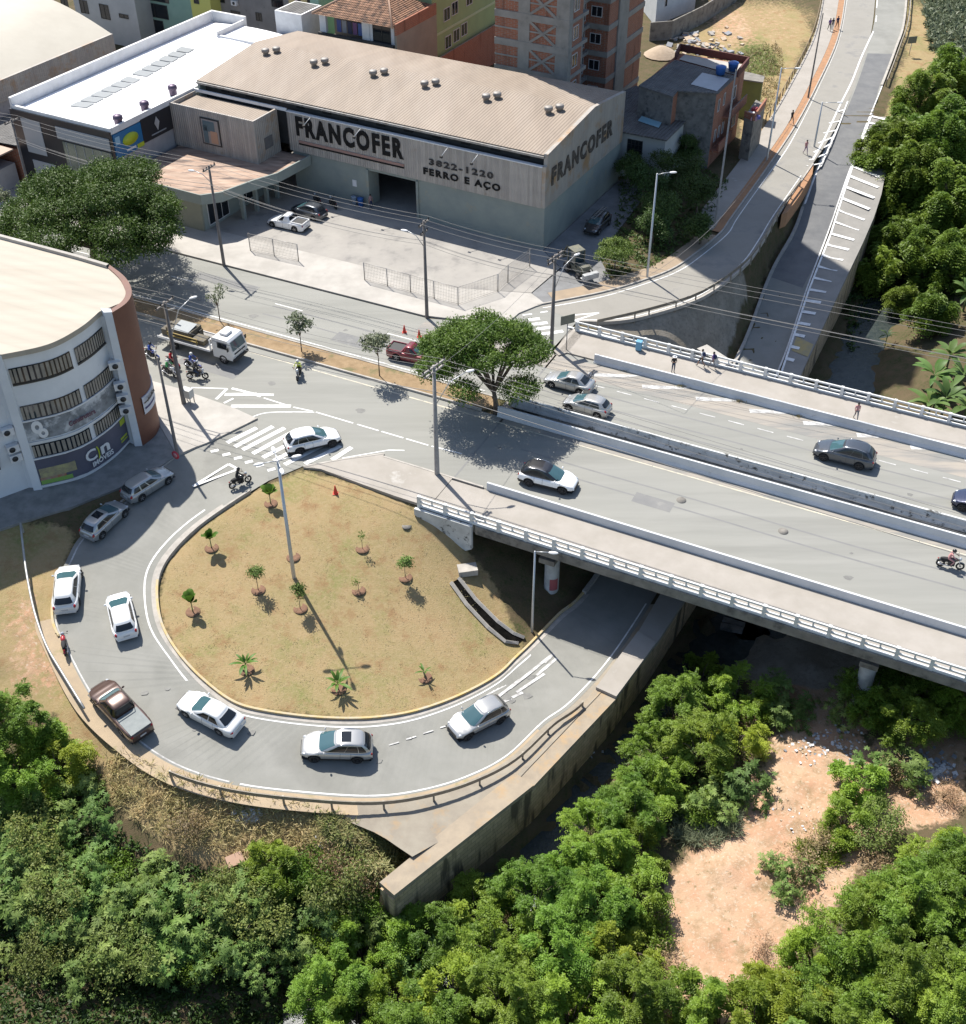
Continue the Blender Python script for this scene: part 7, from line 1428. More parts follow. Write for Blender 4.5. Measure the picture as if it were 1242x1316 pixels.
# ---------------- guard rails and fences ----------------
def guard(label, P, mt, gap=2.6, hz=.72, post_h=.95, wave=True, cat='guard rail', name='guard_rail', r2=None):
    P = densify(P, .8); L_s = [0]
    for a, b in zip(P[:-1], P[1:]): L_s.append(L_s[-1] + (b - a).length)
    t = thing(name, label, cat, P[0]); m = MB()
    if wave:
        prof = [(-.04, hz - .155), (.04, hz - .10), (-.03, hz), (.04, hz + .10), (-.04, hz + .155), (-.065, hz + .155), (-.065, hz - .155)]
        rows = []
        for i, p in enumerate(P):
            d = P[min(i + 1, len(P) - 1)] - P[max(i - 1, 0)]; q = Vector((-d.y, d.x, 0)).normalized(); rows.append([p + q * a + Vector((0, 0, b)) for a, b in prof])
        for j in range(len(prof)): m.strip([r_[j] for r_ in rows], [r_[(j + 1) % len(prof)] for r_ in rows])
    else:
        m.tube(lift(P, hz), r2 or .05, 6)
    m.build('rail', mt, t); s_ = 0; proto = None
    for i, p in enumerate(P):
        if L_s[i] >= s_:
            s_ += gap
            if proto is None: mm = MB(); mm.box((0, 0, post_h / 2 - .25), (.12, .12, post_h + .3)); proto = mm.build('post', mt, None, local=True); c = proto
            else: c = proto.copy(); col.objects.link(c)
            c.parent = t; c.location = p - P[0]
    return t
def offset(P, w):
    out = []
    for i, p in enumerate(P): d = P[min(i + 1, len(P) - 1)] - P[max(i - 1, 0)]; out.append(p + Vector((-d.y, d.x, 0)).normalized() * w)
    return out
grail = mat('weathered_guard_rail', (.20, .175, .15), (.30, .27, .22), .6, 2, metal=.4); prail = mat('pale_guard_rail', (.46, .46, .45), (.34, .34, .33), .5, 2, metal=.4)
guard('curved steel guard rail on the outside of the side street bend', cr(pl((768,421,0),(834,405.5,0),(902,383,0),(957,344,0),(982,311,0),(1002,276,0),(1028,240,0)), 4), grail)
guard('long pale handrail curving down the dry grass left of the loop', cr([atg(30,684), atg(37,742), atg(48,797), atg(63,840), atg(80,870), atg(112,922)], 4), prail, gap=5, wave=False, hz=.85, post_h=.9, r2=.08)
guard('rusty guard rail on the outer edge of the bottom of the loop', [p for p in offset(lo_[12 * K:20 * K + 1], -.75)][::1], grail, gap=3.2)
guard('dark guard rail on the right side of the upper road', [p + Vector((.4, 0, 0)) for p in lo_[31 * K:34 * K + 3]], grail)
P = offset(UL[8 * K:12 * K + 3], 3.6)
guard('weathered post and rail fence along the footpath beside the vacant lot', P, mat('timber', (.26, .2, .13), (.2, .16, .1), .9, 2), gap=2.0, hz=1.0, post_h=1.1, wave=False, cat='fence', name='timber_fence', r2=.05)
def mesh_fence(label, P, h=1.9, gap=2.4, gate=None):
    t = thing('wire_fence', label, 'fence', P[0]); proto = None; P = densify(P, gap); rl = MB(); nt_ = MB()
    for i, p in enumerate(P):
        if proto is None: mm = MB(); mm.tube([(0, 0, -.1), (0, 0, h)], .05, 6); proto = mm.build('post', dark_metal, None, local=True); c = proto
        else: c = proto.copy(); col.objects.link(c)
        c.parent = t; c.location = p - P[0]
    for a, b in zip(P[:-1], P[1:]):
        for z_ in (.12, h - .05): rl.tube([a + Vector((0, 0, z_)), b + Vector((0, 0, z_))], .022, 4)
        k = int((b - a).length / .16)
        for i in range(1, k): q = a.lerp(b, i / k); nt_.box(q + Vector((0, 0, h / 2)), (.014, .014, h - .15), BA)
        for i in range(1, 6): z_ = h * i / 6; c = (a + b) / 2; nt_.box(c + Vector((0, 0, z_)), ((b - a).length, .012, .012), math.atan2((b - a).y, (b - a).x))
    rl.tube([P[0] + Vector((0, 0, h)), P[-1] + Vector((0, 0, h))], .02, 4) if len(P) == 2 else None
    rl.build('rails', dark_metal, t); nt_.build('wire_mesh', dark_metal, t); return t
mesh_fence('short wire fence with folded gate at the left side of the yard entrance', [at(322,322,.1), at(384,336,.1)])
mesh_fence('long wire fence along the pavement turning up towards the warehouse corner', [at(469,360,.1), at(589,392,.1), at(640,375,.1), at(653,363,.1), at(681,342,.1)])
for i, (a, b) in enumerate((((366,331),(372,327)), ((376,333),(382,329)))): t = None
# pile of rubble, planks, litter
def scatter(name, label, cat, px, py, n, spread, size, mt, seed, grp=None):
    rr = random.Random(seed); m = MB(); 
    for i in range(n):
        x, y = px + rr.gauss(0, spread), py + rr.gauss(0, spread * .5); p = atg(x, y); s_ = size * rr.uniform(.5, 1.3)
        m.box(p + Vector((0, 0, s_ * .15)), (s_, s_ * rr.uniform(.5, 1), s_ * .3), rr.uniform(0, 3), rx=rr.uniform(-.4, .4), ry=rr.uniform(-.4, .4), mi=rr.randrange(len(mt)))
    o = m.build(name, mt, origin=atg(px, py)); return tag(o, label, cat, grp, 'stuff')
litm = [mat('litter_white', (.6, .6, .6), None, .8), mat('litter_grey', (.25, .26, .28), None, .8), mat('litter_blue', (.1, .2, .4), None, .8), mat('litter_tan', (.45, .35, .25), None, .8)]
scatter('litter', 'white rubbish strewn on the dirt below the bridge', 'litter', 1065, 955, 160, 26, .16, [litm[0], litm[0], litm[1], litm[3]], 1); scatter('litter', 'pile of grey and white rubbish between bushes at the right', 'litter', 1195, 990, 160, 20, .28, [litm[0], litm[1], litm[1]], 2)
scatter('litter', 'white litter tumbling down the weedy slope below the loop', 'litter', 318, 1050, 90, 9, .25, [litm[0], litm[3]], 3); scatter('litter', 'bits of litter on the dry grass by the apron', 'litter', 430, 1090, 50, 16, .16, litm[:2], 4); scatter('litter', 'litter across the dirt by the blue scrap', 'litter', 1040, 1050, 40, 20, .12, [litm[0], litm[3]], 5)
scatter('rubble', 'rubble and planks dumped on the vacant lot behind the brick house', 'rubble', 905, 62, 120, 22, .7, [litm[3], litm[1], concrete], 6); scatter('litter', 'rubbish by the water under the bridge', 'litter', 742, 960, 60, 14, .2, litm[:2], 8)
for i, (px, py) in enumerate(((943, 802), (940, 810))):
    p = at(px, py, -9.2); m = MB(); m.box(p + Vector((0, 0, .1 + .1 * i)), (1.7, .5, .3), -.4 + .1 * i); tag(m.build('concrete_slab', conc_dark, origin=p), ('upper of two broken concrete slabs across the creek under the bridge', 'lower of two broken concrete slabs across the creek under the bridge')[i], 'slab')
m = MB(); P = [at(925,452,-.6), at(912,470,-1.4)]; m.box(P[0].lerp(P[1], .5) + Vector((0, 0, .1)), (1.2, 3.4, .6), BA + R(60)); tag(m.build('concrete_block', conc_pale, origin=P[0]), 'pale concrete block beyond the far bridge railing', 'block')
m = MB(); p = atg(303, 1110); m.box(p + Vector((0, 0, .3)), (1.0, .7, .5), .5, rx=.3); tag(m.build('cardboard_box', mat('cardboard', (.42, .27, .19), None, .9), origin=p), 'pinkish cardboard box caught in the weeds below the litter chute', 'box')
m = MB(); p = at(850, 70, .1); m.lathe([(2.4, 0), (1.7, .5), (.8, 1.0), (0, 1.15)], 14, tuple(p)); tag(m.build('sand_heap', mat('sand', (.42, .33, .24), (.36, .28, .2), .95, 1.5, .05, 4), origin=p), 'heap of pale sand beside the tower', 'sand heap')
# manholes
for px, py, lb, f_ in ((523,676,'round concrete manhole cover on the grass near the bridge wing wall', atg), (876,643,'round manhole cover in the near lane, left one', at), (1007,683,'round manhole cover in the near lane, right one', at)):
    p = f_(px, py); p.z += .02; m = MB(); m.lathe([(.36, -.05), (.36, .01), (0, .01)], 20, tuple(p)); tag(m.build('manhole_cover', conc_dark, origin=p), lb, 'manhole cover')
# ---------------- vegetation ----------------
def leafobj(name, V, F, LV, m_, parent=None, loc=(0, 0, 0)):
    me_ = bpy.data.meshes.new(name); nv = len(V); me_.vertices.add(nv); me_.vertices.foreach_set('co', np.asarray(V, np.float32).reshape(-1))
    nf, k = F.shape; me_.loops.add(nf * k); me_.loops.foreach_set('vertex_index', F.reshape(-1).astype(np.int32)); me_.polygons.add(nf); me_.polygons.foreach_set('loop_start', np.arange(0, nf * k, k, dtype=np.int32)); me_.polygons.foreach_set('loop_total', np.full(nf, k, np.int32))
    a = me_.attributes.new('lv', 'FLOAT', 'POINT'); a.data.foreach_set('value', np.asarray(LV, np.float32)); me_.update(calc_edges=True); me_.materials.append(m_)
    o = bpy.data.objects.new(name, me_); col.objects.link(o); o.location = loc
    if parent is not None: o.parent = parent
    return o
def norm(a): return a / (np.linalg.norm(a, axis=-1, keepdims=True) + 1e-9)
def leaves(base, d, up, ln, wd, rs):
    """rhombic leaves: base points, directions, approx. normals"""
    n = len(base); d = norm(d); s_ = norm(np.cross(d, up)); ln = ln * rs.uniform(.7, 1.25, (n, 1)); wd = wd * rs.uniform(.7, 1.2, (n, 1))
    nrm_ = norm(np.cross(s_, d)); V = np.stack([base, base + d * ln * .45 + s_ * wd / 2 + nrm_ * wd * .15, base + d * ln - nrm_ * ln * .12, base + d * ln * .45 - s_ * wd / 2 + nrm_ * wd * .15], 1)
    return V
def pack(Vs, LVs):
    V = np.concatenate(Vs).reshape(-1, 3); n = len(V) // 4; return V, np.arange(n * 4).reshape(n, 4), np.repeat(np.concatenate(LVs), 4)
def blobpts(blobs, n, rs, shell=.75, flat_bottom=True):
    """points in the outer shell of a set of ellipsoids (x,y,z,rx,ry,rz) with outward normals; inner ones of other blobs removed"""
    B = np.array(blobs, float); w_ = (B[:, 3] * B[:, 4] + B[:, 3] * B[:, 5]); i = rs.choice(len(B), n * 2, p=w_ / w_.sum()); v = norm(rs.normal(size=(n * 2, 3)))
    if flat_bottom: v[:, 2] = np.where(v[:, 2] < -.35, -v[:, 2] * .5, v[:, 2]); v = norm(v)
    r = rs.uniform(shell, 1.03, (n * 2, 1)); P = B[i, :3] + v * B[i, 3:] * r; keep = np.ones(n * 2, bool)
    for b in B: keep &= (((P - b[:3]) / b[3:]) ** 2).sum(1) > .45
    P, v = P[keep][:n], norm(v / B[i, 3:])[keep][:n]; return P, v
def blobset(rs, R0, H0, H1, n, rr=(.35, .6), flat=.75):
    out = []
    for i in range(n):
        a = rs.uniform(0, 2 * np.pi); q = R0 * np.sqrt(rs.uniform(0, .62)); r = R0 * rs.uniform(*rr); z = H0 + (H1 - H0) * (rs.uniform(.25, 1) * (1 - .55 * (q / R0) ** 2)); out.append((q * np.cos(a), q * np.sin(a), z, r, r, r * flat))
    return out
def tipset(rs, R0, H0, H1, n, up=.55):
    """branch ends spread irregularly through the crown volume"""
    out = []
    for i in range(n * 6):
        if len(out) >= n: break
        a = rs.uniform(0, 6.28); q = R0 * rs.uniform(.1, 1) ** .7 * rs.uniform(.75, 1.1); z = H0 + (H1 - H0) * rs.uniform(.1, 1) * (1 - up * (q / R0) ** 2) ; p = (q * math.cos(a), q * math.sin(a), z)
        if all(sum((x - y) ** 2 for x, y in zip(p, o[:3])) > (R0 * .24) ** 2 for o in out): r = R0 * rs.uniform(.16, .34); out.append(p + (r, r, r * .6))
    return out
def frond_crown(seed, R0, H0, H1, nb, nfr, fl=.5, lw=.10, nl=7, flat=.75, droop=.5):
    rs = np.random.RandomState(seed); B = tipset(rs, R0, H0, H1, nb); T = np.array(B); per = nfr // len(B); i = np.repeat(np.arange(len(B)), per); n = len(i); stem = rs.uniform(-.35, .1, (n, 1))
    out = T[i, :3] * np.array([1, 1, 0]); out = norm(out + 1e-3); d = norm(rs.normal(size=(n, 3)) * np.array([1, 1, .55]) + out * .55 + np.array([0, 0, .35])); P = T[i, :3] + (out * .6 + np.array([0, 0, .5])) * T[i, 3:4] * stem * 2 + rs.normal(size=(n, 3)) * T[i, 3:4] * .22
    cl = T[i, 2] * 0 + rs.uniform(0, 1, len(B))[i] * .6 + rs.uniform(0, .4, n); L_ = fl * (T[i, 3:4] / (R0 * .25)) * rs.uniform(.7, 1.2, (n, 1)); Vs, Ls = [], []
    for k in range(nl):
        t = (k + 1) / nl
        for s_ in (-1, 1):
            side = norm(np.cross(d, np.array([0, 0, 1.]) + rs.normal(size=(n, 3)) * .15)); b = P + d * L_ * t + np.array([0, 0, -1.]) * droop * L_ * t * t
            dd = side * s_ + d * .5 + np.array([0, 0, -.2]); Vs.append(leaves(b, dd, norm(np.cross(side, d) + rs.normal(size=(n, 3)) * .25), lw * 2.3 * (1.15 - .5 * t), lw, rs)); Ls.append(cl + rs.uniform(-.15, .15, n))
    return pack(Vs, Ls) + (B,)
def leaf_crown(seed, B, n, ln, wd, per=6, spread=.25, up=.3, shell=.75):
    rs = np.random.RandomState(seed); P, N = blobpts(B, n, rs, shell); n = len(P); cl = rs.uniform(0, 1, n); Vs, Ls = [], []
    for k in range(per):
        b = P + rs.normal(size=(n, 3)) * spread; d = norm(N * .5 + rs.normal(size=(n, 3)) * .7 + np.array([0, 0, up - .4])); Vs.append(leaves(b, d, norm(N + np.array([0, 0, .6]) + rs.normal(size=(n, 3)) * .3), ln, wd, rs)); Ls.append(cl + rs.uniform(-.25, .25, n))
    return pack(Vs, Ls)
def star_crown(seed, B, n, size):
    """big palmate leaves: seven-pointed fans of narrow leaflets"""
    rs = np.random.RandomState(seed); T = np.array(B); i = rs.randint(0, len(B), n); P = T[i, :3] + rs.normal(size=(n, 3)) * T[i, 3:4] * .62; N = norm(rs.normal(size=(n, 3)) * .45 + P * np.array([.25, .25, 0]) + np.array([0, 0, 1.])); a0 = rs.uniform(0, 6.28, n); cl = rs.uniform(0, 1, n)
    ux = norm(np.cross(N, np.array([.3, .2, 1.]))); uy = np.cross(N, ux); Vs, Ls = [], []; s_ = size * rs.uniform(.6, 1.25, (n, 1))
    for k in range(7):
        a = (a0 + (k - 3) * .78)[:, None]; d = ux * np.cos(a) + uy * np.sin(a) - N * .25; sd_ = np.cross(N, d); ln = s_ * (1 - .08 * abs(k - 3)); V = np.stack([P, P + d * ln * .55 + sd_ * ln * .17, P + d * ln, P + d * ln * .55 - sd_ * ln * .17], 1); Vs.append(V); Ls.append(cl + rs.uniform(-.1, .1, n))
    return pack(Vs, Ls)
bark = mat('bark', (.10, .075, .055), (.16, .125, .10), .95, 3, coord='obj')
def trunk(t, B, h0, r, seed, nbr=6, mt=None, lean=(0, 0)):
    rr = random.Random(seed); m = MB(); top = Vector((lean[0], lean[1], h0)); m.tube([(0, 0, -.4), (lean[0] * .3, lean[1] * .3, h0 * .5), tuple(top)], [r * 1.2, r * .9, r * .75], 8)
    for b in rr.sample(list(B), min(nbr, len(B))):
        e = Vector(b[:3]); mid = top.lerp(e, .5) + Vector((rr.uniform(-.2, .2), rr.uniform(-.2, .2), .15 * (e - top).length)); m.tube([tuple(top - Vector((0, 0, .1))), tuple(mid), tuple(e)], [r * .6, r * .38, r * .16], 6)
    o = m.build('trunk', mt or bark, None, local=True); o.parent = t; return o
lf_feather = leafmat('feathery_leaves', (.10, .205, .022), (.245, .37, .045), rnd=.22, trans=.35, scale=.35)
lf_dark = leafmat('dark_leaves', (.035, .075, .018), (.09, .15, .035), rnd=.2, trans=.2); lf_dusty = leafmat('dusty_broad_leaves', (.06, .14, .022), (.205, .30, .085), rough=.6, rnd=.3, trans=.25, scale=.4)
lf_umb = leafmat('umbrella_leaves', (.032, .075, .012), (.09, .155, .025), rnd=.1, trans=.25, scale=.5); lf_bright = leafmat('bright_leaves', (.09, .16, .03), (.22, .30, .07), rnd=.1, trans=.3); lf_bam = leafmat('bamboo_leaves', (.07, .14, .018), (.21, .31, .045), rnd=.2, trans=.3, scale=.35); lf_pal = leafmat('paddle_leaves', (.055, .12, .025), (.13, .21, .06), rnd=.2, trans=.25); lf_grey = leafmat('grey_green_leaves', (.10, .13, .07), (.19, .22, .14), rnd=.15, trans=.25); lf_straw = leafmat('dry_blades', (.36, .28, .14), (.17, .19, .07), rnd=.2, trans=.2)
def veg(name, label, cat, loc, crown, m_, B, h0, r, seed, group=None, nbr=6, lean=(0, 0), rz=0):
    t = thing(name, label, cat, loc, rz, group); V, F, LV = crown; leafobj('crown', V, F, LV, m_, t); trunk(t, B, h0, r, seed, nbr, lean=lean); return t
lf_fs = [lf_feather, leafmat('yellow_green_leaves', (.13, .225, .022), (.31, .40, .05), rnd=.25, trans=.4, scale=.35), leafmat('mid_green_leaves', (.08, .17, .022), (.20, .32, .042), rnd=.25, trans=.35, scale=.35), lf_feather]
# feathery trees on the creek bank: four prototypes, many copies
VP = []
for i, (R0, H0, H1, nb, nf) in enumerate(((2.3, .8, 4.6, 19, 1250), (1.9, .6, 3.9, 14, 930), (2.7, .9, 5.3, 25, 1700), (1.4, .4, 2.9, 10, 640))):
    V, F, LV, B = frond_crown(20 + i, R0, H0, H1, nb, nf, fl=.56, lw=.075, nl=6); VP.append(veg('feathery_tree', 'prototype', 'tree', (0, 0, 0), (V, F, LV), lf_fs[i], B, H0 * .7, .07, i, 'feathery trees on the creek bank', 16)); VP[-1]['dz'] = (H0 + H1) / 2
used = set(); place_rs = random.Random(11)
def put(i, px, py, label, s=1.0, P_=None, grp=None):
    P_ = P_ or VP; pr = P_[i]; p = atg(px, py, pr['dz'] * s * .9); g = Vector((p.x, p.y, gz(p.x, p.y))); key = pr.name
    if key not in used: used.add(key); c = pr; tag(c, label); c.location = g; c.rotation_euler = (0, 0, place_rs.uniform(0, 6.28)); c.scale = (s, s, s)
    else: c = dup(pr, label, g, place_rs.uniform(0, 6.28), s)
    return c
FT = [((905,865),1,1.0,'feathery tree rising against the shade under the bridge'), ((870,905),2,.95,'feathery tree leaning over the creek below the wall'), ((945,890),0,1.0,'feathery tree nearest the shaded bridge bank'), ((985,905),3,1.0,'small feathery tree at the right of the clump under the bridge'), ((905,955),2,1.0,'large feathery tree in the middle of the creek clump'), ((850,960),0,1.0,'feathery tree on the creek side of the big clump'), ((945,945),1,1.1,'feathery tree on the dirt side of the big clump'), ((835,1010),0,1.0,'feathery tree low on the bank beside the creek bend'), ((810,1045),2,.95,'broad feathery tree above the creek bend'),
 ((1180,865),2,1.0,'feathery tree whose crown laps over the bridge railing'), ((1125,895),0,1.0,'feathery tree left of the one over the railing'), ((1165,925),2,.9,'feathery tree above the rubbish pile'), ((1225,890),0,1.1,'feathery tree at the right edge just under the bridge'), ((1105,1000),3,1.2,'lone small feathery tree on the open dirt'), ((1090,1045),3,1.1,'small feathery shrub below the lone tree on the dirt'), ((1240,1090),1,.9,'feathery tree at the right edge below the red dirt path'),
 ((1190,1130),0,1.0,'feathery tree at the upper corner of the lower right wood'), ((1130,1165),2,.9,'feathery tree on the wood edge facing the red dirt'), ((1235,1130),2,1.0,'feathery tree on the right edge of the lower wood'), ((1170,1170),2,1.1,'large feathery tree in the heart of the lower right wood'), ((1100,1205),0,1.1,'feathery tree in the second row of the lower right wood'), ((1055,1225),1,1.0,'feathery tree left in the second row of the lower right wood'), ((1235,1205),0,1.1,'feathery tree on the right edge, second row up'), ((1170,1245),2,1.0,'feathery tree in the third row of the lower right wood'), ((1095,1270),0,1.1,'feathery tree near the bottom between the larger crowns'), ((1025,1280),1,1.2,'feathery tree at the bottom right of the bare dirt'), ((1235,1285),2,1.0,'feathery tree filling the bottom right corner'), ((1165,1310),0,1.1,'feathery tree cut by the bottom edge near the corner'), ((1070,1325),2,.9,'feathery tree cut by the bottom edge, centre right'), ((975,1315),1,1.1,'feathery tree on the bottom edge below the dirt strip'), 
 ((765,1065),0,1.0,'feathery tree on the right bank opposite the wall bend'), ((742,1120),0,.95,'feathery tree in front of the middle of the wall'), ((660,1130),3,1.1,'feathery tree hiding the foot of the wall'), ((790,1110),0,1.1,'feathery tree behind the central thicket'), ((690,1150),2,1.0,'broad feathery tree in the central thicket'), ((612,1150),3,1.1,'small feathery tree by the lower end of the wall'), ((610,1175),0,1.0,'feathery tree below the wall end'), ((760,1165),2,1.0,'feathery tree right in the central thicket'), ((825,1090),1,1.0,'feathery tree on the left rim of the dirt bank'), ((825,1150),3,1.2,'feathery tree beside the dirt bank lower down'), ((570,1215),2,.95,'feathery tree left of the central thicket'), ((645,1215),0,1.1,'feathery tree in the lower central thicket'), ((715,1225),2,1.0,'large feathery tree in the lower central thicket'), ((800,1215),1,1.1,'feathery tree near the reddish dry twigs'), ((580,1275),1,1.1,'feathery tree near the grey slab at the bottom'), ((650,1285),2,1.0,'feathery tree at the bottom centre'), ((735,1295),0,1.1,'feathery tree at the bottom right of centre'), ((810,1280),2,.95,'feathery tree by the dirt at the bottom'), ((870,1280),3,1.2,'feathery tree at the foot of the dirt slope'), ((465,1215),0,1.0,'bright feathery tree below the broken wall end'), ((425,1265),2,.95,'bright feathery tree at the bottom left of centre'), ((505,1265),1,1.0,'feathery tree between the bright one and the grey slab'), ((455,1305),0,1.0,'feathery tree cut by the bottom edge, left of centre'), ((530,1190),3,1.2,'small feathery tree under the wall corner'),
 ((15,925),2,1.0,'feathery tree at the left edge above the slope'), ((60,955),3,1.3,'small feathery tree right of the left edge tree'), ((20,980),0,1.1,'feathery tree at the left edge lower down the slope'), ((75,985),1,1.0,'feathery tree at the top of the left slope thicket'), ((930,1305),0,1.0,'feathery tree closing the dirt at the bottom edge'), ((995,1262),1,1.0,'feathery tree at the lower right corner of the dirt'), ((540,1320),2,1.0,'feathery tree cut by the bottom edge under the grey slab'), ((345,1100),3,.9,'green bushy tree beside the litter chute'), ((355,1120),3,1.1,'green bushy tree below the litter chute')]
for (px, py), i, s_, lb in FT: put(i, px, py, lb, s_)
for k_, (px, py) in enumerate([(x + (k * 37) % 50, y) for k, (x, y) in enumerate([(x, y) for y in (1385, 1460) for x in range(-60, 1400, 115)] + [(1300, 960), (1295, 1040), (1310, 1120), (1300, 1200), (1310, 1290), (1395, 1000), (1400, 1100), (1400, 1210)])]):
    put((0, 2, 1, 2)[k_ % 4], px, py, 'feathery tree of the bank beyond the lower right edges of the photo' if px > 1242 else 'feathery tree of the bank beyond the bottom edge of the photo', .9 + .05 * (k_ % 5))
# dusty broad-leaved shrubs on the left slope
SP = []
for i in range(3):
    rs = np.random.RandomState(50 + i); B = tipset(rs, (1.7, 1.3, 2.0)[i], .3, (2.2, 2.8, 1.8)[i], 11); V, F, LV = star_crown(60 + i, B, (190, 150, 230)[i], (.36, .42, .3)[i]); t = veg('broadleaf_shrub', 'prototype', 'shrub', (0, 0, 0), (V, F, LV), lf_dusty, B, .5, .06, i, 'broad-leaved shrubs on the left slope', 7); t['dz'] = 1.4; SP.append(t)
rb = random.Random(4); cand = []
pg = [(0,1050),(90,1045),(150,1095),(230,1130),(330,1140),(430,1150),(490,1165),(520,1200),(430,1210),(380,1245),(260,1250),(100,1245),(-10,1215)]
def pip(x, y, pg):
    r = False
    for i in range(len(pg)):
        (x1, y1), (x2, y2) = pg[i], pg[(i + 1) % len(pg)]
        if (y1 > y) != (y2 > y) and x < (x2 - x1) * (y - y1) / (y2 - y1) + x1: r = not r
    return r
tries = 0
while len(cand) < 42 and tries < 9000:
    tries += 1; x, y = rb.uniform(-15, 525), rb.uniform(1030, 1255)
    if pip(x, y, pg) and all((x - a) ** 2 + (y - b) ** 2 > 33 ** 2 for a, b in cand): cand.append((x, y))
cand += [(105,1010),(115,1040),(60,1020),(15,1030),(1010,915),(960,1005),(1000,895),(1165,985),(1090,905),(725,1160),(540,1235),(925,1030),(1120,990),(1015,1130)]
def whereabouts(x, y):
    v = 'near the top' if y < 1090 else 'half way down' if y < 1160 else 'low'; h = 'at the left edge' if x < 60 else 'left of the litter chute' if x < 290 else 'right of the litter chute'
    return v, h
cand.sort(key=lambda c: (round(c[1] / 30), c[0])); row = {}
ordw = ['first', 'second', 'third', 'fourth', 'fifth', 'sixth', 'seventh', 'eighth', 'ninth', 'tenth', 'eleventh', 'twelfth', 'thirteenth', 'fourteenth', 'fifteenth', 'sixteenth', 'seventeenth', 'eighteenth']
for x, y in cand:
    if x < 530 and y > 990: k_ = round(y / 30); row.setdefault(k_, 0); lb = 'dusty broad-leaved shrub, %s from the left in the %s row up the left slope' % (ordw[min(row[k_], 17)], ordw[max(0, min(17, 42 - k_))]); row[k_] += 1
    else: lb = {1010: 'dusty shrub at the foot of the trees under the bridge', 960: 'dusty shrub beside the grey-green grass clump', 1000: 'dark shrub in the bridge shade by the dirt', 1165: 'dusty shrub next to the rubbish pile', 1090: 'white-leaved shrub left of the bridge pier', 725: 'pale shrub inside the central thicket', 540: 'dusty shrub above the grey slab', 925: 'dusty shrub on the left rim of the dirt', 1120: 'dusty shrub right of the lone small tree on the dirt'}.get(x, 'dusty shrub low on the open dirt tongue')
    put(rb.randrange(3), x, y, lb, rb.uniform(.75, 1.15), SP)
# small-leaved green bushes mixed in
GP = []
for i in range(2):
    rs = np.random.RandomState(55 + i); B = tipset(rs, (1.3, 1.7)[i], .3, (1.8, 2.6)[i], 16); t = veg('leafy_bush', 'prototype', 'bush', (0, 0, 0), leaf_crown(65 + i, [b[:3] + (b[3] * 1.5,) * 2 + (b[5] * 1.6,) for b in B], 420, .17, .075, 7, .16, .2, .4), leafmat('bush_leaves_%d' % i, ((.06, .13, .015), (.09, .14, .03))[i], ((.16, .27, .03), (.24, .29, .08))[i], rnd=.2, trans=.3), B, .4, .05, i, 'small-leaved bushes on the left slope', 12); t['dz'] = 1.2; GP.append(t)
for j, (px, py, lb) in enumerate(((100,1000,'at the top left of the slope beside the feathery trees'), (45,1075,'at the left edge above the broad leaves'), (130,1115,'in the broad leaves left of centre'), (290,1150,'below the cardboard box'), (395,1120,'right of the litter chute'), (440,1135,'below the apron corner'), (475,1150,'right against the broken wall end'), (70,1150,'among the broad leaves at far left'), (200,1150,'among the broad leaves, second across'), (330,1175,'among the broad leaves, third across'), (250,1225,'low in the shade of the slope'), (150,1230,'low in the shade, farther left'), (420,1190,'beside the bright feathery trees'), (60,1225,'lowest at the far left'), (905,1035,'on the left rim of the dirt clearing'), (1130,1065,'on the red dirt path edge'), (830,1195,'by the reddish twigs'))):
    put(j % 2, px, py, 'small-leaved green bush ' + lb, place_rs.uniform(.7, 1.15), GP)
DP = []
rs = np.random.RandomState(77); B = tipset(rs, 1.3, .2, 1.9, 14); t = veg('dry_shrub', 'prototype', 'shrub', (0, 0, 0), leaf_crown(78, [b[:3] + (b[3] * 1.6,) * 2 + (b[5] * 2,) for b in B], 150, .2, .05, 7, .2, .5, .3), leafmat('withered_leaves', (.20, .13, .06), (.38, .31, .17), rnd=.3, trans=.2), B, .4, .04, 5, 'withered shrubs among the green', 14); t['dz'] = 1.0; DP.append(t)
for px, py, lb in ((235,1060,'at the top of the slope under the guard rail'), (425,1105,'against the apron edge'), (455,1120,'by the broken wall end'), (895,930,'inside the clump by the bridge'), (940,985,'on the dirt side of the clump'), (1145,985,'left of the rubbish pile'), (1215,1020,'right of the rubbish pile'), (845,1235,'reddish one on the dirt rim'), (1030,1110,'on the dirt tongue, upper one'), (985,1215,'on the dirt tongue, lower one'), (1060,1080,'between the two red dirt paths'), (650,1190,'in the central thicket'), (770,1140,'right in the central thicket'), (1130,1120,'at the edge of the lower right wood'), (960,935,'under the bridge edge trees')): put(0, px, py, 'withered brown shrub ' + lb, place_rs.uniform(.6, 1.1), DP)
# ground cover on the slopes and banks
def cover(name, label, poly, n, ln, wd, m_, seed, up=.8, clump=1):
    rs = np.random.RandomState(seed); rr = random.Random(seed); P = []
    xs = [p[0] for p in poly]; ys = [p[1] for p in poly]
    while len(P) < n:
        x, y = rr.uniform(min(xs), max(xs)), rr.uniform(min(ys), max(ys))
        if pip(x, y, poly): P.append(tuple(atg(x, y)))
    P = np.repeat(np.array(P), clump, 0); P[:, :2] += rs.normal(size=(len(P), 2)) * .12; k = len(P); P[:, 2] += rs.uniform(-.05, .25, k); d = rs.normal(size=(k, 3)) * np.array([1, 1, .4]) + np.array([0, 0, up]); V = leaves(P, d, np.array([0, 0, 1.]) + rs.normal(size=(k, 3)) * .5, ln, wd, rs)
    V, F, LV = pack([V], [rs.uniform(0, 1, k)]); o = leafobj(name, V, F, LV, m_); return tag(o, label, 'ground cover', None, 'stuff')
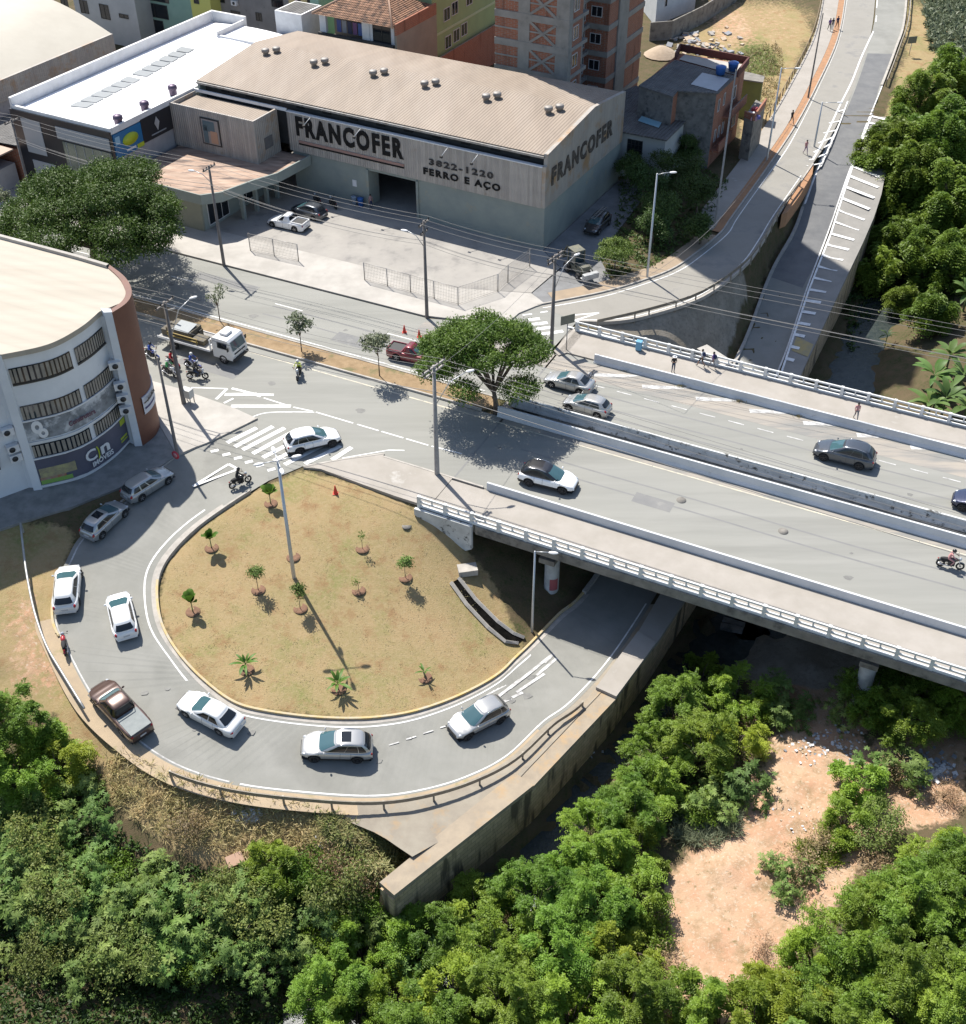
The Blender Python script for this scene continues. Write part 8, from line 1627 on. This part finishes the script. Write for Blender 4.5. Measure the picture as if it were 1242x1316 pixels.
cover('undergrowth', 'low green undergrowth covering the left slope', [(-20,960),(60,990),(110,1045),(220,1110),(400,1135),(500,1165),(540,1200),(540,1330),(-20,1330)], 3200, .32, .13, leafmat('shade_painted_leaves', (.022, .045, .01), (.06, .11, .022), rnd=0, trans=.2), 1, .5, 7)  # leaf colour darkened to paint the shade in the gaps between shrubs
cover('undergrowth', 'low green undergrowth below the central thicket', [(540,1180),(640,1150),(740,1110),(810,1090),(830,1180),(810,1240),(850,1330),(520,1330)], 2000, .3, .12, lf_feather, 2, .5, 6)
cover('undergrowth', 'low green undergrowth in the lower right wood', [(1100,1180),(1160,1140),(1250,1100),(1250,1330),(960,1330),(1020,1270)], 2000, .3, .12, lf_dark, 3, .5, 6)
cover('undergrowth', 'green undergrowth along the right bank clump', [(830,930),(900,880),(990,900),(975,960),(900,1030),(830,1090),(770,1100),(780,1040)], 1400, .3, .12, lf_dark, 4, .5, 6)
cover('tall_grass', 'long dry and green grass below the guard rail', [(150,965),(240,1002),(330,1025),(430,1045),(480,1080),(500,1130),(430,1125),(330,1105),(220,1085),(120,1020)], 900, .5, .05, leafmat('straw', (.62, .47, .26), (.30, .30, .12), rnd=0, trans=.3), 5, .9, 8)
cover('tall_grass', 'grass clumps on the dirt bank edge', [(900,1020),(960,1010),(950,1070),(910,1090),(860,1080)], 500, .6, .05, lf_grey, 6, 1.0, 8); cover('tall_grass', 'green tufts on the open dirt', [(1020,1085),(1090,1080),(1085,1110),(1030,1125)], 160, .4, .06, lf_feather, 7, .9, 8)
cover('tall_grass', 'straggling weeds along the edge of the concrete apron', [(400,1040),(440,1053),(481,1071),(521,1098),(500,1135),(470,1125),(420,1075)], 420, .5, .07, leafmat('pale_weeds', (.45, .40, .2), (.14, .2, .05), rnd=0, trans=.3), 15, .7, 9)
cover('hillside_scrub', 'grey green scrub on the upper right slope', [(1185,-5),(1250,-5),(1250,70),(1235,95),(1195,60)], 900, .9, .3, lf_grey, 8, .5, 5); cover('undergrowth', 'dark creeper on the creek bank right of the lower road', [(1120,260),(1250,240),(1250,360),(1200,420),(1150,370),(1110,420),(1090,470),(1085,400)], 1500, .5, .2, lf_dark, 9, .5, 5)
cover('undergrowth', 'weeds between the houses and the side street', [(800,215),(860,190),(935,235),(905,300),(840,345),(775,360),(790,300)], 1200, .4, .16, lf_dark, 10, .5, 5); cover('tall_grass', 'weeds on the vacant lot', [(925,75),(1000,55),(1010,80),(985,150),(962,110)], 500, .5, .1, lf_straw, 12, .8, 4)
cover('island_turf', 'sparse short turf on the dry grass island', [(390,604),(470,628),(535,655),(575,720),(640,800),(655,840),(600,885),(500,915),(400,917),(300,895),(235,840),(208,780),(210,735),(250,688),(320,636)], 1100, .09, .03, leafmat('pale_turf', (.42, .33, .18), (.28, .27, .12), rnd=0, trans=.2), 13, .5, 5)
# big umbrella tree and median tree
def umbrella(name, label, base, R0, zc, nb, n, seed, ln=.26, flat=.5, lean=(0, 0), th=2.6, tr=.35, m_=lf_umb, rz0=.2, per=7):
    rs = np.random.RandomState(seed); B = []
    for i in range(nb):
        a = rs.uniform(0, 6.28); q = R0 * .82 * math.sqrt(rs.uniform(0, 1)); r = R0 * rs.uniform(rz0, rz0 + .12); B.append((q * math.cos(a) + lean[0], q * math.sin(a) + lean[1], zc + R0 * flat * (1 - (q / R0) ** 2) * .8 - R0 * .08 + rs.uniform(-.11, .10) * R0, r, r, r * .42))
    crown = leaf_crown(seed, B, n, ln, ln * .42, per, .22, .3, .6); t = veg(name, label, 'tree', base, crown, m_, B, th, tr, seed, nbr=14, lean=(lean[0] * .3, lean[1] * .3)); return t
umbrella('rain_tree', 'huge umbrella-shaped tree behind the curved white office', at(124,352,.1), 9.8, 5.2, 58, 14500, 3, .27, flat=.60, lean=(1.2, -.3), th=3.0, tr=.45, rz0=.13)
umbrella('median_tree', 'big round tree at the bridge end of the median', at(638,529,.12), 5.5, 3.3, 34, 6400, 4, .24, flat=1.0, lean=(-.7, .4), th=1.9, tr=.22, rz0=.17, m_=leafmat('median_leaves', (.042, .10, .014), (.13, .21, .033), rnd=.1))
def small_tree(label, b, h, R0, n, seed, m_, ln=.28, name='young_tree', nb=7, tr=.05, wd=.5):
    rs = np.random.RandomState(seed); B = blobset(rs, R0, h * .62, h, nb, (.28, .42), .8); cr_ = leaf_crown(seed, B, n, ln, ln * wd, 6, .12, .2, .5); return veg(name, label, 'tree', b, cr_, m_, B, h * .5, tr, seed, nbr=nb)
small_tree('small grey-green tree on the median left of the motorcyclist', at(388,452,.12), 3.3, 1.25, 110, 31, lf_grey); small_tree('small grey-green tree on the median left of the maroon pickup', at(488,483,.12), 4.0, 1.5, 150, 32, lf_grey); small_tree('thin almost bare sapling on the median behind the truck cab', at(283,413,.12), 3.4, 1.2, 28, 33, lf_grey, nb=9)
small_tree('pale leafy tree cut by the left edge beside the black shop', at(0,290,.1), 4.0, 1.6, 260, 34, lf_grey)
# shrubs by the side street
for i, (px, py, h, R0, lb) in enumerate(((868,232,4.6,2.6,'dark tree against the brick house wall'), (825,255,4.2,2.4,'dark tree in front of the low grey-roofed house'), (895,262,4.0,2.2,'dark tree beside the grey pole'), (850,285,3.8,2.3,'dark tree behind the pale street lamp'), (838,300,3.2,1.8,'dark bush right above the bright green bush'), (900,300,3.0,1.6,'dark bush at the bend of the side street'), (812,225,3.4,1.8,'dark bush touching the warehouse driveway'), (880,205,3.6,1.7,'dark bush at the foot of the brick wall'))):
    rs = np.random.RandomState(80 + i); B = blobset(rs, R0, h * .35, h, 12, (.3, .45), .8); veg('leafy_tree', lb, 'tree', at(px, py + 14, .02), leaf_crown(80 + i, B, 900, .22, .1, 6, .16), lf_dark, B, h * .4, .12, i, 'dark trees beside the side street')
small_tree('bright yellow-green bush beside the loader and street lamp', at(790,348,.05), 2.6, 2.0, 800, 41, lf_bright, .2, 'bright_bush', 12, .08, .45)
# drooping bamboo-like trees on the right
BPx = []
for i, (R0, H0, H1, nb, nf) in enumerate(((4.4, 1.5, 10, 46, 3600), (3.4, 1, 8, 34, 2500), (2.6, 1, 5.5, 22, 1500))):
    V, F, LV, B = frond_crown(90 + i, R0, H0, H1, nb, nf, fl=1.0, lw=.16, nl=6, droop=.8); t = veg('bamboo_clump', 'prototype', 'tree', (0, 0, 0), (V, F, LV), lf_bam, B, H0, .16, i, 'tall drooping trees right of the roads', 16); t['dz'] = (H0 + H1) / 2; BPx.append(t)
for (px, py), i, s_, lb in (((1140,185),1,.95,'drooping tree leaning over the hatched shoulder'), ((1185,125),0,.8,'drooping tree at the top of the right hand wood'), ((1228,95),1,1.0,'drooping tree at the top right edge'), ((1165,250),0,.9,'largest drooping tree beside the lower road'), ((1215,180),0,1.0,'drooping tree high on the right edge'), ((1225,260),0,1.0,'drooping tree on the right edge above the banana plants'), ((1150,310),1,1.0,'drooping tree beside the retaining wall top'), ((1128,225),2,1.15,'drooping tree reaching out over the shoulder hatching'), ((1141,268),2,.8,'small drooping tree beside the outer face of the ramp wall'), ((1130,345),2,1.0,'bushy tree above the creek water'), ((1190,330),1,.9,'bushy tree between the creek and the banana plants'), ((1240,330),1,.9,'bushy tree on the right edge behind the banana leaves'), ((1165,165),1,.8,'drooping tree behind the shoulder hatching'), ((1200,400),2,.9,'low bushy tree above the muddy bank'), ((1165,385),2,.7,'low bushy tree leaning to the creek'), ((1175,215),0,1.0,'drooping tree in the middle of the right hand wood')): put(i, px, py, lb, s_, BPx)
# banana plants
def banana(label, p, seed, n=11, L0=2.4, name='banana_plant', cat='plant', w_=.5, h=1.2, m_=lf_pal, stem=.13, up=1.1, group=None, sc=1.0):
    rs = random.Random(seed); t = thing(name, label, cat, p, 0, group); Vs = []; fs = []; LV = []
    for i in range(n):
        a = i * 2.4 + rs.uniform(-.3, .3); el = rs.uniform(.35 if up < 1.4 else 1.0, up); d = Vector((math.cos(a) * math.cos(el), math.sin(a) * math.cos(el), math.sin(el))); sd_ = Vector((-math.sin(a), math.cos(a), 0)); L1 = L0 * rs.uniform(.7, 1.15); b0 = len(Vs); lv = rs.random(); S = 7
        for k in range(S + 1):
            q = k / S; p_ = Vector((0, 0, h)) + d * L1 * q - Vector((0, 0, 1)) * L1 * .42 * q * q; ww = w_ * L1 / 2.4 * math.sin(math.pi * min(1, .08 + q * .92)) ** .6 if q < 1 else .01
            if q < .15: ww *= .25
            for s_ in (-1, 0, 1): Vs.append(p_ + sd_ * ww * .5 * s_ + Vector((0, 0, .06 if s_ else 0)) * ww * 2); LV.append(lv)
        for k in range(S):
            for s_ in (0, 1): fs.append((b0 + k * 3 + s_, b0 + k * 3 + s_ + 1, b0 + k * 3 + s_ + 4, b0 + k * 3 + s_ + 3))
    leafobj('leaves', np.array([tuple(v) for v in Vs]), np.array(fs), LV, m_, t); m = MB(); m.tube([(0, 0, -.3), (0, 0, h * 1.05)], [stem, stem * .6], 8); o = m.build('stem', mat('green_stem', (.12, .16, .06), None, .8) if 'green_stem' not in MATS else MATS['green_stem'], None, local=True); o.parent = t; t.scale = (sc,) * 3; return t
for i, (px, py, lb) in enumerate(((1222,375,'banana plant at the right edge above the dirt bank'), (1205,350,'banana plant behind the other at the right edge'), (1238,400,'banana plant cut by the right edge'), (1215,480,'banana plant at the upper side of the lower grove'), (1195,505,'banana plant leaning to the dirt in the lower grove'), (1232,505,'banana plant at the right edge of the lower grove'), (1210,535,'banana plant just behind the bridge railing'), (1236,548,'banana plant nearest the railing at the right edge'), (1190,545,'small banana plant left in the lower grove'))):
    banana(lb, atg(px, py), i, 14, 2.9, w_=.5, group='banana plants right of the creek', m_=lf_pal, h=2.0)
banana('small fan-leaved palm on the brown bank beside the creek', atg(1137,447), 40, 16, 1.3, 'small_palm', 'palm', .22, 1.5, lf_dark, .06)
# young plants on the grass island, each in its dug pit
pit = mat('dug_soil', (.21, .115, .07), (.14, .08, .05), .95, 4)
def dugpit(p, lb): m = MB(); m.lathe([(.52, .0), (.45, .07), (.25, .03), (0, .02)], 18, tuple(p)); tag(m.build('planting_pit', pit, origin=p), lb, 'planting pit', 'dug planting pits on the island')
IS = [((348,647),'f','leafy fan plant nearest the zebra crossing'), ((272,704),'f','upright paddle-leaved plant second down the left side'), ((248,786),'f','upright paddle-leaved plant third down the left side'), ((317,861),'p','spreading palm plant at the lower left'), ((435,886),'p','large spreading palm plant at the bottom centre'), ((546,871),'s','small paddle-leaved plant at the lower right'), ((332,758),'t','round-headed sapling left of the lamp post'), ((386,782),'t','round-headed sapling right of the lamp post'), ((521,742),'t','round-headed sapling near the drain'), ((466,705),'k','bare stick with sparse grass in the upper middle'), ((461,759),'k','tiny green shoot in the middle')]
for i, ((px, py), k_, lb) in enumerate(IS):
    p = atg(px, py); dugpit(p, 'reddish dug pit under the ' + lb.replace('large ', '').replace('small ', ''))
    if k_ == 'f': banana(lb, p, 70 + i, 9, 1.5, 'paddle_plant', 'plant', .85, .75, leafmat('paddle_green_%d' % i, (.05, .12, .015), (.11, .20, .03), rnd=.05), .05, 1.5)
    elif k_ in 'ps': banana(lb, p, 70 + i, 13 if k_ == 'p' else 7, 1.35 if k_ == 'p' else .9, 'palm_plant', 'plant', .36, .55, leafmat('palm_green_%d' % i, (.06, .14, .02), (.12, .22, .04), rnd=.05), .05, 1.2)
    elif k_ == 't': small_tree(lb, p, 1.95, .52, 120, 110 + i, lf_dusty, .15, 'sapling', 6, .025, .55)
    else: small_tree(lb, p, 1.5 if px > 465 else 1.1, .22, 9, 110 + i, lf_bright, .16, 'stick_sapling', 3, .02)
dugpit(atg(377,716), 'empty reddish dug pit beside the lamp post foot')
# small weeds along the barrier and in the median
for i, (px, py, lb) in enumerate(((806,477,'first weed tuft along the foot of the far barrier'), (877,497,'second weed tuft along the foot of the far barrier'), (951,516,'third weed tuft along the foot of the far barrier'), (1029,535,'fourth weed tuft along the foot of the far barrier'))):
    rs = np.random.RandomState(i); P = np.array([tuple(at(px, py, .0))] * 60) + rs.normal(size=(60, 3)) * np.array([.3, .12, 0]); V, F, LV = pack([leaves(P, rs.normal(size=(60, 3)) * .5 + np.array([0, 0, 1]), np.array([1., 0, .3]), .25, .05, rs)], [rs.uniform(0, 1, 60)]); o = leafobj('weed_tuft', V, F, LV, lf_straw); tag(o, lb, 'weed', 'weeds on the bridge')
